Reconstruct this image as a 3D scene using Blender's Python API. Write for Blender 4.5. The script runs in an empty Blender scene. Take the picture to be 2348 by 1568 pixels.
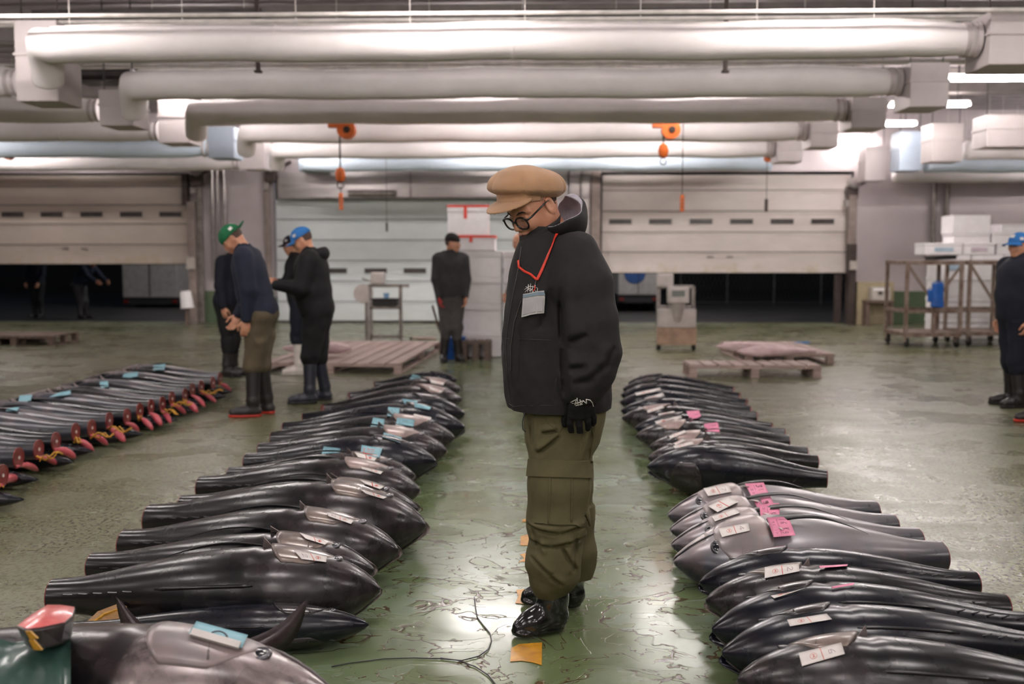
import bpy, bmesh, math, random
import numpy as np
from mathutils import Vector, Matrix
R = math.radians
rng = random.Random(7)
scene = bpy.context.scene
col = scene.collection
# ------------------------------------------------------------------ camera
FPX, CX, CY = 2283.0, 1174.0, 784.0
PITCH = math.atan((784 - 590) / FPX)
YAW = math.atan(61 / FPX)
CAM = Vector((0, 0, 1.4))
cam_data = bpy.data.cameras.new('camera')
cam = bpy.data.objects.new('camera', cam_data)
col.objects.link(cam)
cam.location = CAM
cam.rotation_euler = (R(90) - PITCH, 0, YAW)
cam_data.sensor_width = 36.0
cam_data.lens = 36.0 * FPX / 2348.0
cam_data.clip_end = 300
cam_data.dof.use_dof = True
cam_data.dof.focus_distance = 3.72
cam_data.dof.aperture_fstop = 2.2
scene.camera = cam
_rot = cam.rotation_euler.to_matrix()
def ray(px, py):
    return _rot @ Vector(((px - CX) / FPX, -(py - CY) / FPX, -1.0))
def P(px, py, z=0.0):
    "point at height z seen at a pixel"
    d = ray(px, py)
    return CAM + d * ((z - CAM.z) / d.z)
def Q(px, py, Y):
    "point at depth Y (building axis) seen at a pixel"
    d = ray(px, py)
    return CAM + d * (Y / d.y)
def pxm(Y):
    return Y / FPX
# ------------------------------------------------------------------ world, exposure
world = bpy.data.worlds.new('night')
scene.world = world
world.use_nodes = True
world.node_tree.nodes['Background'].inputs[0].default_value = (0.05, 0.065, 0.09, 1)
world.node_tree.nodes['Background'].inputs[1].default_value = 0.25
scene.view_settings.view_transform = 'Standard'
scene.view_settings.look = 'None'
scene.view_settings.gamma = 1.0
scene.view_settings.use_curve_mapping = False
scene.view_settings.exposure = 0.82
scene.cycles.max_bounces = 8
scene.cycles.diffuse_bounces = 4
scene.cycles.glossy_bounces = 4
scene.cycles.caustics_reflective = False
scene.cycles.caustics_refractive = False
# tube lights of the hall: seen, behind the ducts, and added out of view
LIGHT_Z = 3.78
FIX = []      # (x, y, length, warmth)
for (px, py, L) in ((2290, 183, 1.5), (2131, 243, 1.25), (2020, 287, 1.25), (1962, 325, 0.9)):
    d = ray(px, py); t = (LIGHT_Z - 1.4) / d.z
    p = CAM + d * t
    FIX.append((p.x, p.y, L, 0))
COLS = FIX[0][0]
for yy in (13.6, 16.4, 19.1):
    for xx in (-10.5, -4.6, -0.8, 2.05, 10.6): FIX.append((xx, yy, 1.25, 0))
for yy in (-6.0, -2.4, 1.4, 4.8, 8.1):  # unseen rows, added to light the ducts, fish and aisle
    for xx in (-8.4, -4.6, -0.8, 2.4, 6.0): FIX.append((xx, yy, 1.25, 0))
TUBE_E = 62.0     # radiance of the bare fluorescent tubes (meshes built below)
def srgb(r, g, b, a=1.0):
    f = lambda c: (c / 255) / 12.92 if c / 255 <= 0.04045 else ((c / 255 + 0.055) / 1.055) ** 2.4
    return (f(r), f(g), f(b), a)
# ------------------------------------------------------------------ materials
MATS = {}
def new_mat(name):
    m = bpy.data.materials.new(name); m.use_nodes = True
    return m, m.node_tree, m.node_tree.nodes['Principled BSDF']
def N(nt, t, **kw):
    n = nt.nodes.new(t)
    for k, v in kw.items(): setattr(n, k, v)
    return n
def mix_rgb(nt, fac, a, b, mode='MIX'):
    n = nt.nodes.new('ShaderNodeMix'); n.data_type = 'RGBA'; n.blend_type = mode
    for sock, v in ((n.inputs[0], fac), (n.inputs[6], a), (n.inputs[7], b)):
        if hasattr(v, 'links') or isinstance(v, bpy.types.NodeSocket): nt.links.new(v, sock)
        else: sock.default_value = v
    return n.outputs[2]
def math_n(nt, op, a, b=None, c=None, clamp=False):
    n = nt.nodes.new('ShaderNodeMath'); n.operation = op; n.use_clamp = clamp
    for i, v in enumerate((a, b, c)):
        if v is None: continue
        if isinstance(v, bpy.types.NodeSocket): nt.links.new(v, n.inputs[i])
        else: n.inputs[i].default_value = v
    return n.outputs[0]
def ramp(nt, fac, stops, interp='LINEAR'):
    n = nt.nodes.new('ShaderNodeValToRGB'); n.color_ramp.interpolation = interp
    e = n.color_ramp.elements
    while len(e) < len(stops): e.new(0.5)
    for i, (p, c) in enumerate(stops):
        e[i].position = p
        e[i].color = c if len(c) == 4 else (*c, 1)
    nt.links.new(fac, n.inputs[0])
    return n.outputs[0]
def mrange(nt, v, a, b, c=0.0, d=1.0, interp='LINEAR'):
    n = nt.nodes.new('ShaderNodeMapRange'); n.interpolation_type = interp
    nt.links.new(v, n.inputs[0])
    for i, x in zip((1, 2, 3, 4), (a, b, c, d)): n.inputs[i].default_value = x
    return n.outputs[0]
def coords(nt, kind='Object', scale=(1, 1, 1)):
    tc = nt.nodes.new('ShaderNodeTexCoord')
    mp = nt.nodes.new('ShaderNodeMapping'); mp.inputs['Scale'].default_value = scale
    nt.links.new(tc.outputs[kind], mp.inputs[0])
    return mp.outputs[0]
def noise(nt, vec, scale, detail=3, rough=0.55, dist=0.0):
    n = nt.nodes.new('ShaderNodeTexNoise')
    n.inputs['Scale'].default_value = scale; n.inputs['Detail'].default_value = detail
    n.inputs['Roughness'].default_value = rough; n.inputs['Distortion'].default_value = dist
    if vec is not None: nt.links.new(vec, n.inputs['Vector'])
    return n.outputs[0]
def bump(nt, b, height, strength=0.3, dist=0.01):
    n = nt.nodes.new('ShaderNodeBump'); n.inputs['Strength'].default_value = strength
    n.inputs['Distance'].default_value = dist
    nt.links.new(height, n.inputs['Height']); nt.links.new(n.outputs[0], b.inputs['Normal'])
def mat(name, c, rough=0.6, metal=0.0, var=0.12, vs=6.0, bs=0.0, bscale=60.0, coat=0.0, spec=0.5, c2=None, kind='Object', vscale=(1, 1, 1), emit=None, sheen=0.0):
    "plain surface with procedural variation"
    if name in MATS: return MATS[name]
    m, nt, b = new_mat(name)
    cc = srgb(*c)
    co = coords(nt, kind, vscale)
    nz = noise(nt, co, vs, 4, 0.6)
    c_b = srgb(*c2) if c2 else tuple(max(0, x * (1 - var * 2)) for x in cc[:3]) + (1,)
    if not c2: cc = tuple(min(1, x * (1 + var * 0.6)) for x in cc[:3]) + (1,)
    out = ramp(nt, nz, [(0.32, c_b), (0.68, cc)])
    nt.links.new(out, b.inputs['Base Color'])
    b.inputs['Roughness'].default_value = rough; b.inputs['Metallic'].default_value = metal
    b.inputs['Coat Weight'].default_value = coat; b.inputs['Coat Roughness'].default_value = 0.12
    b.inputs['Specular IOR Level'].default_value = spec
    b.inputs['Sheen Weight'].default_value = sheen
    if bs > 0:
        bump(nt, b, noise(nt, co, bscale, 3, 0.6), bs, 0.004)
    if emit:
        b.inputs['Emission Color'].default_value = srgb(*emit[0]); b.inputs['Emission Strength'].default_value = emit[1]
    MATS[name] = m
    return m
# ------------------------------------------------------------------ object helpers
def link(o, parent=None):
    col.objects.link(o)
    if parent is not None: o.parent = parent
    return o
def tag(o, label=None, cat=None, group=None, kind=None):
    if label: o['label'] = label
    if cat: o['category'] = cat
    if group: o['group'] = group
    if kind: o['kind'] = kind
    return o
def empty(name, loc=(0, 0, 0), rot=(0, 0, 0)):
    o = bpy.data.objects.new(name, None); o.empty_display_size = 0.1
    o.location = loc; o.rotation_euler = rot
    col.objects.link(o)
    return o
def thing(name, label, cat, loc=(0, 0, 0), rot=(0, 0, 0), group=None):
    return tag(empty(name, loc, rot), label, cat, group)
def copy_tree(o, parent=None):
    c = o.copy(); col.objects.link(c); c.parent = parent
    if parent is not None: c.matrix_parent_inverse = o.matrix_parent_inverse
    for ch in list(o.children): copy_tree(ch, c)
    return c
class MB:
    "collects geometry and links it as one mesh object"
    def __init__(s): s.bm = bmesh.new()
    def _mat(s, vs, M):
        if M is not None: bmesh.ops.transform(s.bm, matrix=M, verts=vs)
    def box(s, lo, hi, bev=0.0, M=None):
        x0, y0, z0 = lo; x1, y1, z1 = hi
        r = bmesh.ops.create_cube(s.bm, size=1.0)
        vs = r['verts']
        bmesh.ops.transform(s.bm, matrix=Matrix.Translation(((x0 + x1) / 2, (y0 + y1) / 2, (z0 + z1) / 2)) @ Matrix.Diagonal((abs(x1 - x0), abs(y1 - y0), abs(z1 - z0), 1)), verts=vs)
        if bev > 0:
            es = list({e for v in vs for e in v.link_edges})
            rr = bmesh.ops.bevel(s.bm, geom=es, offset=bev, segments=2, affect='EDGES', profile=0.7)
            vs = list({v for f in rr['faces'] for v in f.verts} | {v for v in vs if v.is_valid})
        s._mat(vs, M)
        return s
    def tube(s, pts, r, n=12, caps=True, M=None):
        pts = [Vector(p) for p in pts]
        rs = r if isinstance(r, (list, tuple)) else [r] * len(pts)
        rings = []
        up = None
        for i, p in enumerate(pts):
            t = (pts[min(i + 1, len(pts) - 1)] - pts[max(i - 1, 0)]).normalized()
            if up is None:
                up = Vector((0, 0, 1)) if abs(t.z) < 0.9 else Vector((1, 0, 0))
            a = (up - t * up.dot(t)).normalized(); b = t.cross(a); up = a
            rings.append([s.bm.verts.new(p + (a * math.cos(2 * math.pi * k / n) + b * math.sin(2 * math.pi * k / n)) * rs[i]) for k in range(n)])
        for A, B in zip(rings, rings[1:]):
            for k in range(n):
                s.bm.faces.new((A[k], A[(k + 1) % n], B[(k + 1) % n], B[k]))
        if caps:
            s.bm.faces.new(list(reversed(rings[0]))); s.bm.faces.new(rings[-1])
        s._mat([v for q in rings for v in q], M)
        return s
    def beam(s, a, b, w, h=None, bev=0.0):
        "square bar from a to b"
        h = h or w
        a, b = Vector(a), Vector(b); t = (b - a); L = t.length; t.normalize()
        up = Vector((0, 0, 1)) if abs(t.z) < 0.95 else Vector((0, 1, 0))
        x = up.cross(t).normalized(); z = t.cross(x)
        M = Matrix((x, t, z)).transposed().to_4x4(); M.translation = a
        s.box((-w / 2, 0, -h / 2), (w / 2, L, h / 2), bev, M)
        return s
    def poly(s, pts, thick=0.0, M=None):
        vs = [s.bm.verts.new(p) for p in pts]
        f = s.bm.faces.new(vs)
        if thick:
            f.normal_update()
            r = bmesh.ops.extrude_face_region(s.bm, geom=[f])
            nv = [g for g in r['geom'] if isinstance(g, bmesh.types.BMVert)]
            bmesh.ops.translate(s.bm, vec=f.normal * thick, verts=nv); vs += nv
        s._mat(vs, M)
        return s
    def lathe(s, prof, n=20, M=None):
        rings = [[s.bm.verts.new((r * math.cos(2 * math.pi * k / n), r * math.sin(2 * math.pi * k / n), z)) for k in range(n)] for r, z in prof]
        for A, B in zip(rings, rings[1:]):
            for k in range(n): s.bm.faces.new((A[k], A[(k + 1) % n], B[(k + 1) % n], B[k]))
        s.bm.faces.new(list(reversed(rings[0]))); s.bm.faces.new(rings[-1])
        s._mat([v for q in rings for v in q], M)
        return s
    def build(s, name, m, parent=None, smooth=False, angle=None):
        bmesh.ops.recalc_face_normals(s.bm, faces=s.bm.faces)
        me = bpy.data.meshes.new(name); s.bm.to_mesh(me); s.bm.free()
        for mm in (m if isinstance(m, (list, tuple)) else [m]): me.materials.append(mm)
        if smooth: me.shade_smooth()
        if angle is not None:
            me.shade_smooth()
            try: me.set_sharp_from_angle(angle=R(angle))
            except Exception: pass
        return link(bpy.data.objects.new(name, me), parent)
def struct(o):
    o['kind'] = 'structure'; return o
def pymesh(name, verts, faces, m, parent=None, smooth=True):
    me = bpy.data.meshes.new(name)
    me.from_pydata([tuple(v) for v in verts], [], faces); me.update()
    for mm in (m if isinstance(m, (list, tuple)) else [m]): me.materials.append(mm)
    if smooth: me.shade_smooth()
    return link(bpy.data.objects.new(name, me), parent)
# ------------------------------------------------------------------ volumes -> surface nets
def V3(p): return np.array(p, dtype=np.float32)
_lat = np.random.RandomState(3).rand(32, 32, 32).astype(np.float32) * 2 - 1
def vnoise(X, Y, Z):
    "smooth value noise, -1..1"
    xi, yi, zi = np.floor(X), np.floor(Y), np.floor(Z)
    fx, fy, fz = X - xi, Y - yi, Z - zi
    fx = fx * fx * (3 - 2 * fx); fy = fy * fy * (3 - 2 * fy); fz = fz * fz * (3 - 2 * fz)
    xi = xi.astype(np.int32) & 31; yi = yi.astype(np.int32) & 31; zi = zi.astype(np.int32) & 31
    x1, y1, z1 = (xi + 1) & 31, (yi + 1) & 31, (zi + 1) & 31
    L = lambda a, b, t: a + (b - a) * t
    return L(L(L(_lat[xi, yi, zi], _lat[x1, yi, zi], fx), L(_lat[xi, y1, zi], _lat[x1, y1, zi], fx), fy),
             L(L(_lat[xi, yi, z1], _lat[x1, yi, z1], fx), L(_lat[xi, y1, z1], _lat[x1, y1, z1], fx), fy), fz)
class Vol:
    def __init__(s, lo, hi, res, fine=None):
        "fine = (lo, hi, res): rectilinear grid, finer inside that box's ranges"
        s.ax = []
        for i in range(3):
            if fine is None:
                s.ax.append(np.arange(lo[i], hi[i] + res, res, dtype=np.float32))
            else:
                fl, fh, fr = fine
                a = np.arange(lo[i], max(lo[i], fl[i]), res); b = np.arange(fl[i], fh[i], fr); c = np.arange(fh[i], hi[i] + res, res)
                s.ax.append(np.unique(np.concatenate([a, b, c])).astype(np.float32))
        s.F = np.full([len(a) for a in s.ax], 1.0, np.float32)
    def _sl(s, lo, hi):
        sl = []
        for i in range(3):
            a = max(0, np.searchsorted(s.ax[i], lo[i]) - 1); b = min(len(s.ax[i]), np.searchsorted(s.ax[i], hi[i]) + 1)
            sl.append(slice(a, b))
        return tuple(sl)
    def op(s, fn, lo, hi, k=0.01, mode='u'):
        m = abs(k) + 0.02
        sl = s._sl([a - m for a in lo], [a + m for a in hi])
        if any(q.stop <= q.start for q in sl): return s
        X, Y, Z = s.ax[0][sl[0]][:, None, None], s.ax[1][sl[1]][None, :, None], s.ax[2][sl[2]][None, None, :]
        d = fn(X, Y, Z).astype(np.float32)
        A = s.F[sl]
        if mode == 'u':
            h = np.clip(0.5 + 0.5 * (A - d) / k, 0, 1); s.F[sl] = A + (d - A) * h - k * h * (1 - h)
        elif mode == 's':
            h = np.clip(0.5 - 0.5 * (A + d) / k, 0, 1); s.F[sl] = A + (-d - A) * h + k * h * (1 - h)
        elif mode == 'i':
            h = np.clip(0.5 - 0.5 * (A - d) / k, 0, 1); s.F[sl] = A + (d - A) * h + k * h * (1 - h)
        elif mode == 'add':
            s.F[sl] = A + d
        return s
    def cone(s, a, b, ra, rb, k=0.01, mode='u', sc=(1, 1, 1)):
        a, b = V3(a), V3(b); ab = b - a; L2 = float(ab @ ab) + 1e-9
        rm = max(ra, rb)
        def fn(X, Y, Z):
            px, py, pz = X - a[0], Y - a[1], Z - a[2]
            t = np.clip((px * ab[0] + py * ab[1] + pz * ab[2]) / L2, 0, 1)
            return np.sqrt(((px - t * ab[0]) / sc[0]) ** 2 + ((py - t * ab[1]) / sc[1]) ** 2 + ((pz - t * ab[2]) / sc[2]) ** 2) - (ra + (rb - ra) * t)
        return s.op(fn, np.minimum(a, b) - rm * max(sc), np.maximum(a, b) + rm * max(sc), k, mode)
    def chain(s, pts, k=0.02, mode='u', sc=(1, 1, 1)):
        "pts: list of (point, radius)"
        for (a, ra), (b, rb) in zip(pts, pts[1:]): s.cone(a, b, ra, rb, k, mode, sc)
        return s
    def ell(s, c, r, B=None, k=0.01, mode='u'):
        "ellipsoid; B = 3 axes (rows)"
        c = V3(c); B = np.eye(3) if B is None else np.array(B)
        rm = max(r)
        def fn(X, Y, Z):
            px, py, pz = X - c[0], Y - c[1], Z - c[2]
            q = [(px * B[i][0] + py * B[i][1] + pz * B[i][2]) / r[i] for i in range(3)]
            k0 = np.sqrt(q[0] ** 2 + q[1] ** 2 + q[2] ** 2)
            k1 = np.sqrt((q[0] / r[0]) ** 2 + (q[1] / r[1]) ** 2 + (q[2] / r[2]) ** 2) + 1e-6
            return k0 * (k0 - 1) / k1
        return s.op(fn, c - rm, c + rm, k, mode)
    def box(s, c, r, B=None, rd=0.005, k=0.01, mode='u'):
        c = V3(c); B = np.eye(3) if B is None else np.array(B)
        rm = math.sqrt(sum(x * x for x in r))
        def fn(X, Y, Z):
            px, py, pz = X - c[0], Y - c[1], Z - c[2]
            q = [np.abs(px * B[i][0] + py * B[i][1] + pz * B[i][2]) - (r[i] - rd) for i in range(3)]
            o = np.sqrt(sum(np.maximum(v, 0) ** 2 for v in q))
            return o + np.minimum(np.maximum(q[0], np.maximum(q[1], q[2])), 0) - rd
        return s.op(fn, c - rm, c + rm, k, mode)
    def plane(s, p, n, k=0.01):
        "keep the side opposite to normal n"
        p, n = V3(p), V3(n) / np.linalg.norm(n)
        return s.op(lambda X, Y, Z: (X - p[0]) * n[0] + (Y - p[1]) * n[1] + (Z - p[2]) * n[2], [-99] * 3, [99] * 3, k, 'i')
    def loft(s, lv, k=0.02, mode='u', n=2.4):
        "lv: list of (z, cx, cy, rx, ry), any z order"
        lv = sorted(lv); zs = np.array([a[0] for a in lv])
        zz = np.linspace(zs[0], zs[-1], 80)
        t = [np.interp(zz, zs, [a[i] for a in lv]) for i in (1, 2, 3, 4)]
        ker = np.ones(7) / 7
        t = [np.convolve(np.pad(a, 3, mode='edge'), ker, 'valid') for a in t]
        lo = (min(a[1] - a[3] for a in lv), min(a[2] - a[4] for a in lv), zs[0]); hi = (max(a[1] + a[3] for a in lv), max(a[2] + a[4] for a in lv), zs[-1])
        def fn(X, Y, Z):
            z = Z.ravel(); g = [np.interp(z, zz, a).astype(np.float32)[None, None, :] for a in t]
            q = (np.abs((X - g[0]) / g[2]) ** n + np.abs((Y - g[1]) / g[3]) ** n) ** (1 / n)
            d = (q - 1) * np.minimum(g[2], g[3])
            return np.maximum(d, np.maximum(Z - zs[-1], zs[0] - Z))
        return s.op(fn, lo, hi, k, mode)
    def wrinkle(s, amp, f, seed=0.0, lo=None, hi=None, ridge=False, warp=0.0):
        "add folded relief; f = frequencies per axis"
        lo = lo or [a[0] for a in s.ax]; hi = hi or [a[-1] for a in s.ax]
        def fn(X, Y, Z):
            X, Y, Z = np.broadcast_arrays(X, Y, Z)
            if warp:
                w = vnoise(X * 7 + seed, Y * 7, Z * 7) * warp
                X, Z = X + w, Z + w
            v = vnoise(X * f[0] + seed, Y * f[1] + seed * 2.3, Z * f[2] + seed * 1.7)
            if ridge: v = 1 - 2 * np.sqrt(np.abs(v) + 1e-4)
            # fade at the limits of the region
            return amp * v
        return s.op(fn, lo, hi, 0.0, 'add')
    def mesh(s, name, m, parent=None, smooth=True):
        F = s.F; S = F < 0
        nx, ny, nz = F.shape
        cn = [(i, j, k) for i in (0, 1) for j in (0, 1) for k in (0, 1)]
        def sub(A, c): return A[c[0]:nx - 1 + c[0], c[1]:ny - 1 + c[1], c[2]:nz - 1 + c[2]]
        cnt = sum(sub(S, c).astype(np.int8) for c in cn)
        act = (cnt > 0) & (cnt < 8)
        I = np.argwhere(act)
        if len(I) == 0: raise ValueError('empty volume ' + name)
        idx = np.full(act.shape, -1, np.int64); idx[act] = np.arange(len(I))
        vals = {c: F[I[:, 0] + c[0], I[:, 1] + c[1], I[:, 2] + c[2]] for c in cn}
        acc = np.zeros((len(I), 3), np.float64); num = np.zeros(len(I))
        for c in cn:
            for ax in range(3):
                if c[ax]: continue
                d = list(c); d[ax] = 1; d = tuple(d)
                a, b = vals[c], vals[d]
                m_ = (a < 0) != (b < 0)
                t = np.where(m_, a / np.where(m_, a - b, 1), 0)
                p = np.zeros((len(I), 3))
                for q in range(3): p[:, q] = c[q]
                p[:, ax] = t
                acc += p * m_[:, None]; num += m_
        loc = acc / num[:, None]
        verts = np.zeros((len(I), 3))
        for q in range(3):
            a = s.ax[q]; verts[:, q] = a[I[:, q]] + loc[:, q] * (a[I[:, q] + 1] - a[I[:, q]])
        quads = []
        for ax in range(3):
            a, b = (ax + 1) % 3, (ax + 2) % 3
            sl0 = [slice(1, n - 1) for n in F.shape]; sl1 = list(sl0)
            sl0[ax] = slice(0, F.shape[ax] - 1); sl1[ax] = slice(1, F.shape[ax])
            s0, s1 = S[tuple(sl0)], S[tuple(sl1)]
            E = np.argwhere(s0 != s1)
            if len(E) == 0: continue
            inside0 = s0[E[:, 0], E[:, 1], E[:, 2]]
            G = E.copy()
            for q in range(3):
                if q != ax: G[:, q] += 1
            def cell(da, db):
                H = G.copy(); H[:, a] -= da; H[:, b] -= db
                return idx[H[:, 0], H[:, 1], H[:, 2]]
            q4 = np.stack([cell(1, 1), cell(0, 1), cell(0, 0), cell(1, 0)], 1)
            q4[~inside0] = q4[~inside0][:, ::-1]
            quads.append(q4)
        quads = np.concatenate(quads)
        quads = quads[(quads >= 0).all(1)]
        me = bpy.data.meshes.new(name)
        me.vertices.add(len(verts)); me.vertices.foreach_set('co', verts.astype(np.float32).ravel())
        me.loops.add(len(quads) * 4); me.loops.foreach_set('vertex_index', quads.astype(np.int32).ravel())
        me.polygons.add(len(quads))
        me.polygons.foreach_set('loop_start', np.arange(0, len(quads) * 4, 4, dtype=np.int32))
        me.polygons.foreach_set('loop_total', np.full(len(quads), 4, np.int32))
        me.update(calc_edges=True); me.validate()
        for mm in (m if isinstance(m, (list, tuple)) else [m]): me.materials.append(mm)
        if smooth: me.shade_smooth()
        return link(bpy.data.objects.new(name, me), parent)
# ================================================================== SETTING
WY = 21.2
# ---- floor material
def floor_mat():
    m, nt, b = new_mat('green_coated_floor')
    co = coords(nt)
    sep = N(nt, 'ShaderNodeSeparateXYZ'); nt.links.new(co, sep.inputs[0])
    X, Y = sep.outputs[0], sep.outputs[1]
    st = coords(nt, 'Object', (1.0, 1.35, 1))
    n1 = noise(nt, st, 1.15, 4.6, 0.60, 0.5)
    n2 = noise(nt, st, 2.7, 3.8, 0.62, 0.7)
    n3 = noise(nt, co, 0.55, 3, 0.5)
    def line(nz, c, w):
        d = math_n(nt, 'ABSOLUTE', math_n(nt, 'SUBTRACT', nz, c))
        return mrange(nt, d, w, w * 2.4, 1.0, 0.0)
    lines = math_n(nt, 'MAXIMUM', line(n1, 0.50, 0.0034), line(n2, 0.53, 0.0034))
    lines = math_n(nt, 'MAXIMUM', lines, line(n2, 0.415, 0.0022))
    brk = mrange(nt, noise(nt, co, 5.0, 2), 0.38, 0.52)
    lines = math_n(nt, 'MULTIPLY', lines, brk)
    base = ramp(nt, n1, [(0.40, srgb(90, 104, 68)), (0.499, srgb(102, 118, 84)), (0.503, srgb(120, 134, 112)), (0.62, srgb(106, 121, 94))])
    patch = ramp(nt, n2, [(0.525, (0, 0, 0)), (0.532, (1, 1, 1))])
    base = mix_rgb(nt, math_n(nt, 'MULTIPLY', patch, 0.55), base, srgb(98, 114, 76))
    tint = ramp(nt, n3, [(0.42, (0, 0, 0)), (0.62, (1, 1, 1))])
    base = mix_rgb(nt, math_n(nt, 'MULTIPLY', tint, 0.45), base, srgb(92, 99, 64))
    # side aisles: coarse speckled wearing surface
    wob = math_n(nt, 'MULTIPLY', math_n(nt, 'SUBTRACT', noise(nt, co, 0.7, 3), 0.5), 0.5)
    ax = math_n(nt, 'ABSOLUTE', math_n(nt, 'ADD', X, 0.05))
    side = mrange(nt, math_n(nt, 'ADD', ax, wob), 0.85, 1.25)
    sp = noise(nt, coords(nt, 'Object', (1.0, 0.8, 1)), 46, 2, 0.55)
    spk = mrange(nt, sp, 0.53, 0.575)
    dens = mrange(nt, noise(nt, co, 1.1, 3), 0.35, 0.6, 0.6, 1.0)
    spk = math_n(nt, 'MULTIPLY', math_n(nt, 'MULTIPLY', spk, side), dens)
    sbase = ramp(nt, noise(nt, co, 0.9, 4, 0.6), [(0.35, srgb(98, 96, 70)), (0.5, srgb(112, 114, 88)), (0.68, srgb(126, 124, 106))])
    base = mix_rgb(nt, math_n(nt, 'MULTIPLY', side, 0.8), base, sbase)
    base = mix_rgb(nt, math_n(nt, 'MULTIPLY', spk, 0.85), base, srgb(66, 52, 34))
    # dirt trails far down the hall
    far = mrange(nt, Y, 7.0, 12.0)
    trail = noise(nt, coords(nt, 'Object', (0.35, 1.5, 1)), 1.3, 4, 0.6, 0.4)
    tr = math_n(nt, 'MULTIPLY', mrange(nt, trail, 0.50, 0.66), far)
    base = mix_rgb(nt, math_n(nt, 'MULTIPLY', tr, 0.6), base, srgb(84, 74, 58))
    tr2 = math_n(nt, 'MULTIPLY', mrange(nt, trail, 0.30, 0.42, 1.0, 0.0), far)
    base = mix_rgb(nt, math_n(nt, 'MULTIPLY', tr2, 0.4), base, srgb(122, 128, 120))
    base = mix_rgb(nt, math_n(nt, 'MULTIPLY', lines, math_n(nt, 'SUBTRACT', 1.0, math_n(nt, 'MULTIPLY', side, 0.85))), base, srgb(74, 56, 34))
    nt.links.new(base, b.inputs['Base Color'])
    wet = mrange(nt, noise(nt, coords(nt, 'Object', (0.8, 1.0, 1)), 1.25, 3, 0.5, 0.3), 0.46, 0.56)
    r = mrange(nt, n2, 0.3, 0.7, 0.16, 0.30)
    r = math_n(nt, 'SUBTRACT', r, math_n(nt, 'MULTIPLY', wet, 0.09))
    r = math_n(nt, 'ADD', r, math_n(nt, 'MULTIPLY', side, 0.10), clamp=True)
    nt.links.new(r, b.inputs['Roughness'])
    b.inputs['Specular IOR Level'].default_value = 0.5
    h = math_n(nt, 'ADD', math_n(nt, 'MULTIPLY', patch, 0.25), math_n(nt, 'MULTIPLY', lines, -0.6))
    h = math_n(nt, 'ADD', h, math_n(nt, 'MULTIPLY', math_n(nt, 'MULTIPLY', sp, side), -1.6))
    h = math_n(nt, 'ADD', h, math_n(nt, 'MULTIPLY', noise(nt, co, 90, 2), math_n(nt, 'MULTIPLY', side, 0.5)))
    h = math_n(nt, 'ADD', h, math_n(nt, 'MULTIPLY', noise(nt, co, 7, 3), 0.12))
    bump(nt, b, h, 0.30, 0.006)
    return m
FLOOR = floor_mat()
X0, X1, YB = -13.5, 13.5, -9.0
mb = MB(); mb.box((X0, YB, -0.2), (X1, WY + 0.35, 0.0))
struct(mb.build('floor', FLOOR))
# yellow tape worn into pieces along the aisle
TAPE = mat('yellow_tape', (206, 150, 36), 0.35, var=0.15, vs=20, c2=(170, 116, 30))
def tape_piece(q):
    mb = MB(); n = []
    for (px, py) in q:
        p = P(px, py); n.append((p.x, p.y, 0.0015))
    mb.poly(n, 0.0012); o = mb.build('trim_1', TAPE); struct(o)
    return o
tape_piece([(1172, 1487), (1190, 1478), (1243, 1474), (1242, 1526), (1222, 1520), (1196, 1516), (1170, 1518)])
tape_piece([(1184, 1354), (1200, 1352), (1246, 1350), (1246, 1382), (1200, 1386), (1182, 1384), (1188, 1368)])
tape_piece([(1192, 1272), (1212, 1268), (1250, 1268), (1250, 1290), (1206, 1288), (1190, 1289), (1202, 1281)])
tape_piece([(1194, 1230), (1212, 1226), (1250, 1226), (1250, 1252), (1193, 1251)])
tape_piece([(1198, 1192), (1207, 1190), (1245, 1190), (1245, 1198), (1197, 1197)])
# ---- ceiling, walls
CEIL = mat('painted_steel_deck', (158, 150, 152), 0.6, var=0.1, vs=2.0)
DARKST = mat('dark_steel', (58, 50, 50), 0.55, var=0.2)
STEEL = mat('stainless', (176, 170, 168), 0.3, 0.85, var=0.12, vs=3, vscale=(0.3, 1, 2.5))
BRUSH = mat('brushed_steel', (150, 142, 138), 0.42, 0.6, var=0.2, vs=6)
CZ = 4.45
mb = MB(); mb.box((X0, YB, CZ), (X1, WY + 0.3, CZ + 0.1)); 
struct(mb.build('ceiling', CEIL))
mb = MB()
yy = YB + 0.4
while yy < WY:
    mb.box((X0 + 0.1, yy, CZ - 0.03), (X1 - 0.1, yy + 0.12, CZ - 0.001)); yy += 0.42
o = mb.build('ceiling', CEIL); struct(o); o.name = 'ceiling_rib'; 
BEAM = mat('beam_paint', (140, 132, 130), 0.5, var=0.1)
for i, yb in enumerate((5.2, 8.15, 12.2, 16.4)):
    mb = MB()
    mb.box((X0 + 0.1, yb, CZ - 0.42), (X1 - 0.1, yb + 0.014, CZ - 0.03))
    mb.box((X0 + 0.1, yb - 0.1, CZ - 0.44), (X1 - 0.1, yb + 0.11, CZ - 0.42))
    struct(mb.build('ceiling_beam', BEAM))
WALLM = mat('wall_panel_mauve', (188, 178, 180), 0.42, 0.25, var=0.07, vs=0.9, bs=0.05, bscale=20)
WALLT = mat('wall_panel_dark', (120, 108, 104), 0.5, 0.2, var=0.08, vs=0.8)
DADO = mat('green_dado', (84, 100, 74), 0.4, var=0.12, vs=2)
def qx(px, py=620): return Q(px, py, WY).x
def qz(py, px=1174): return Q(px, py, WY).z
DOORS = [(-140, 440), (628, 1250), (1376, 1953)]
top = qz(394)
segs = []
edges = [X0] + [qx(p) for d in DOORS for p in d] + [X1]
mb = MB()
for i in range(0, len(edges), 2):
    mb.box((edges[i], WY, 0.55), (edges[i + 1], WY + 0.3, CZ))
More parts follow.
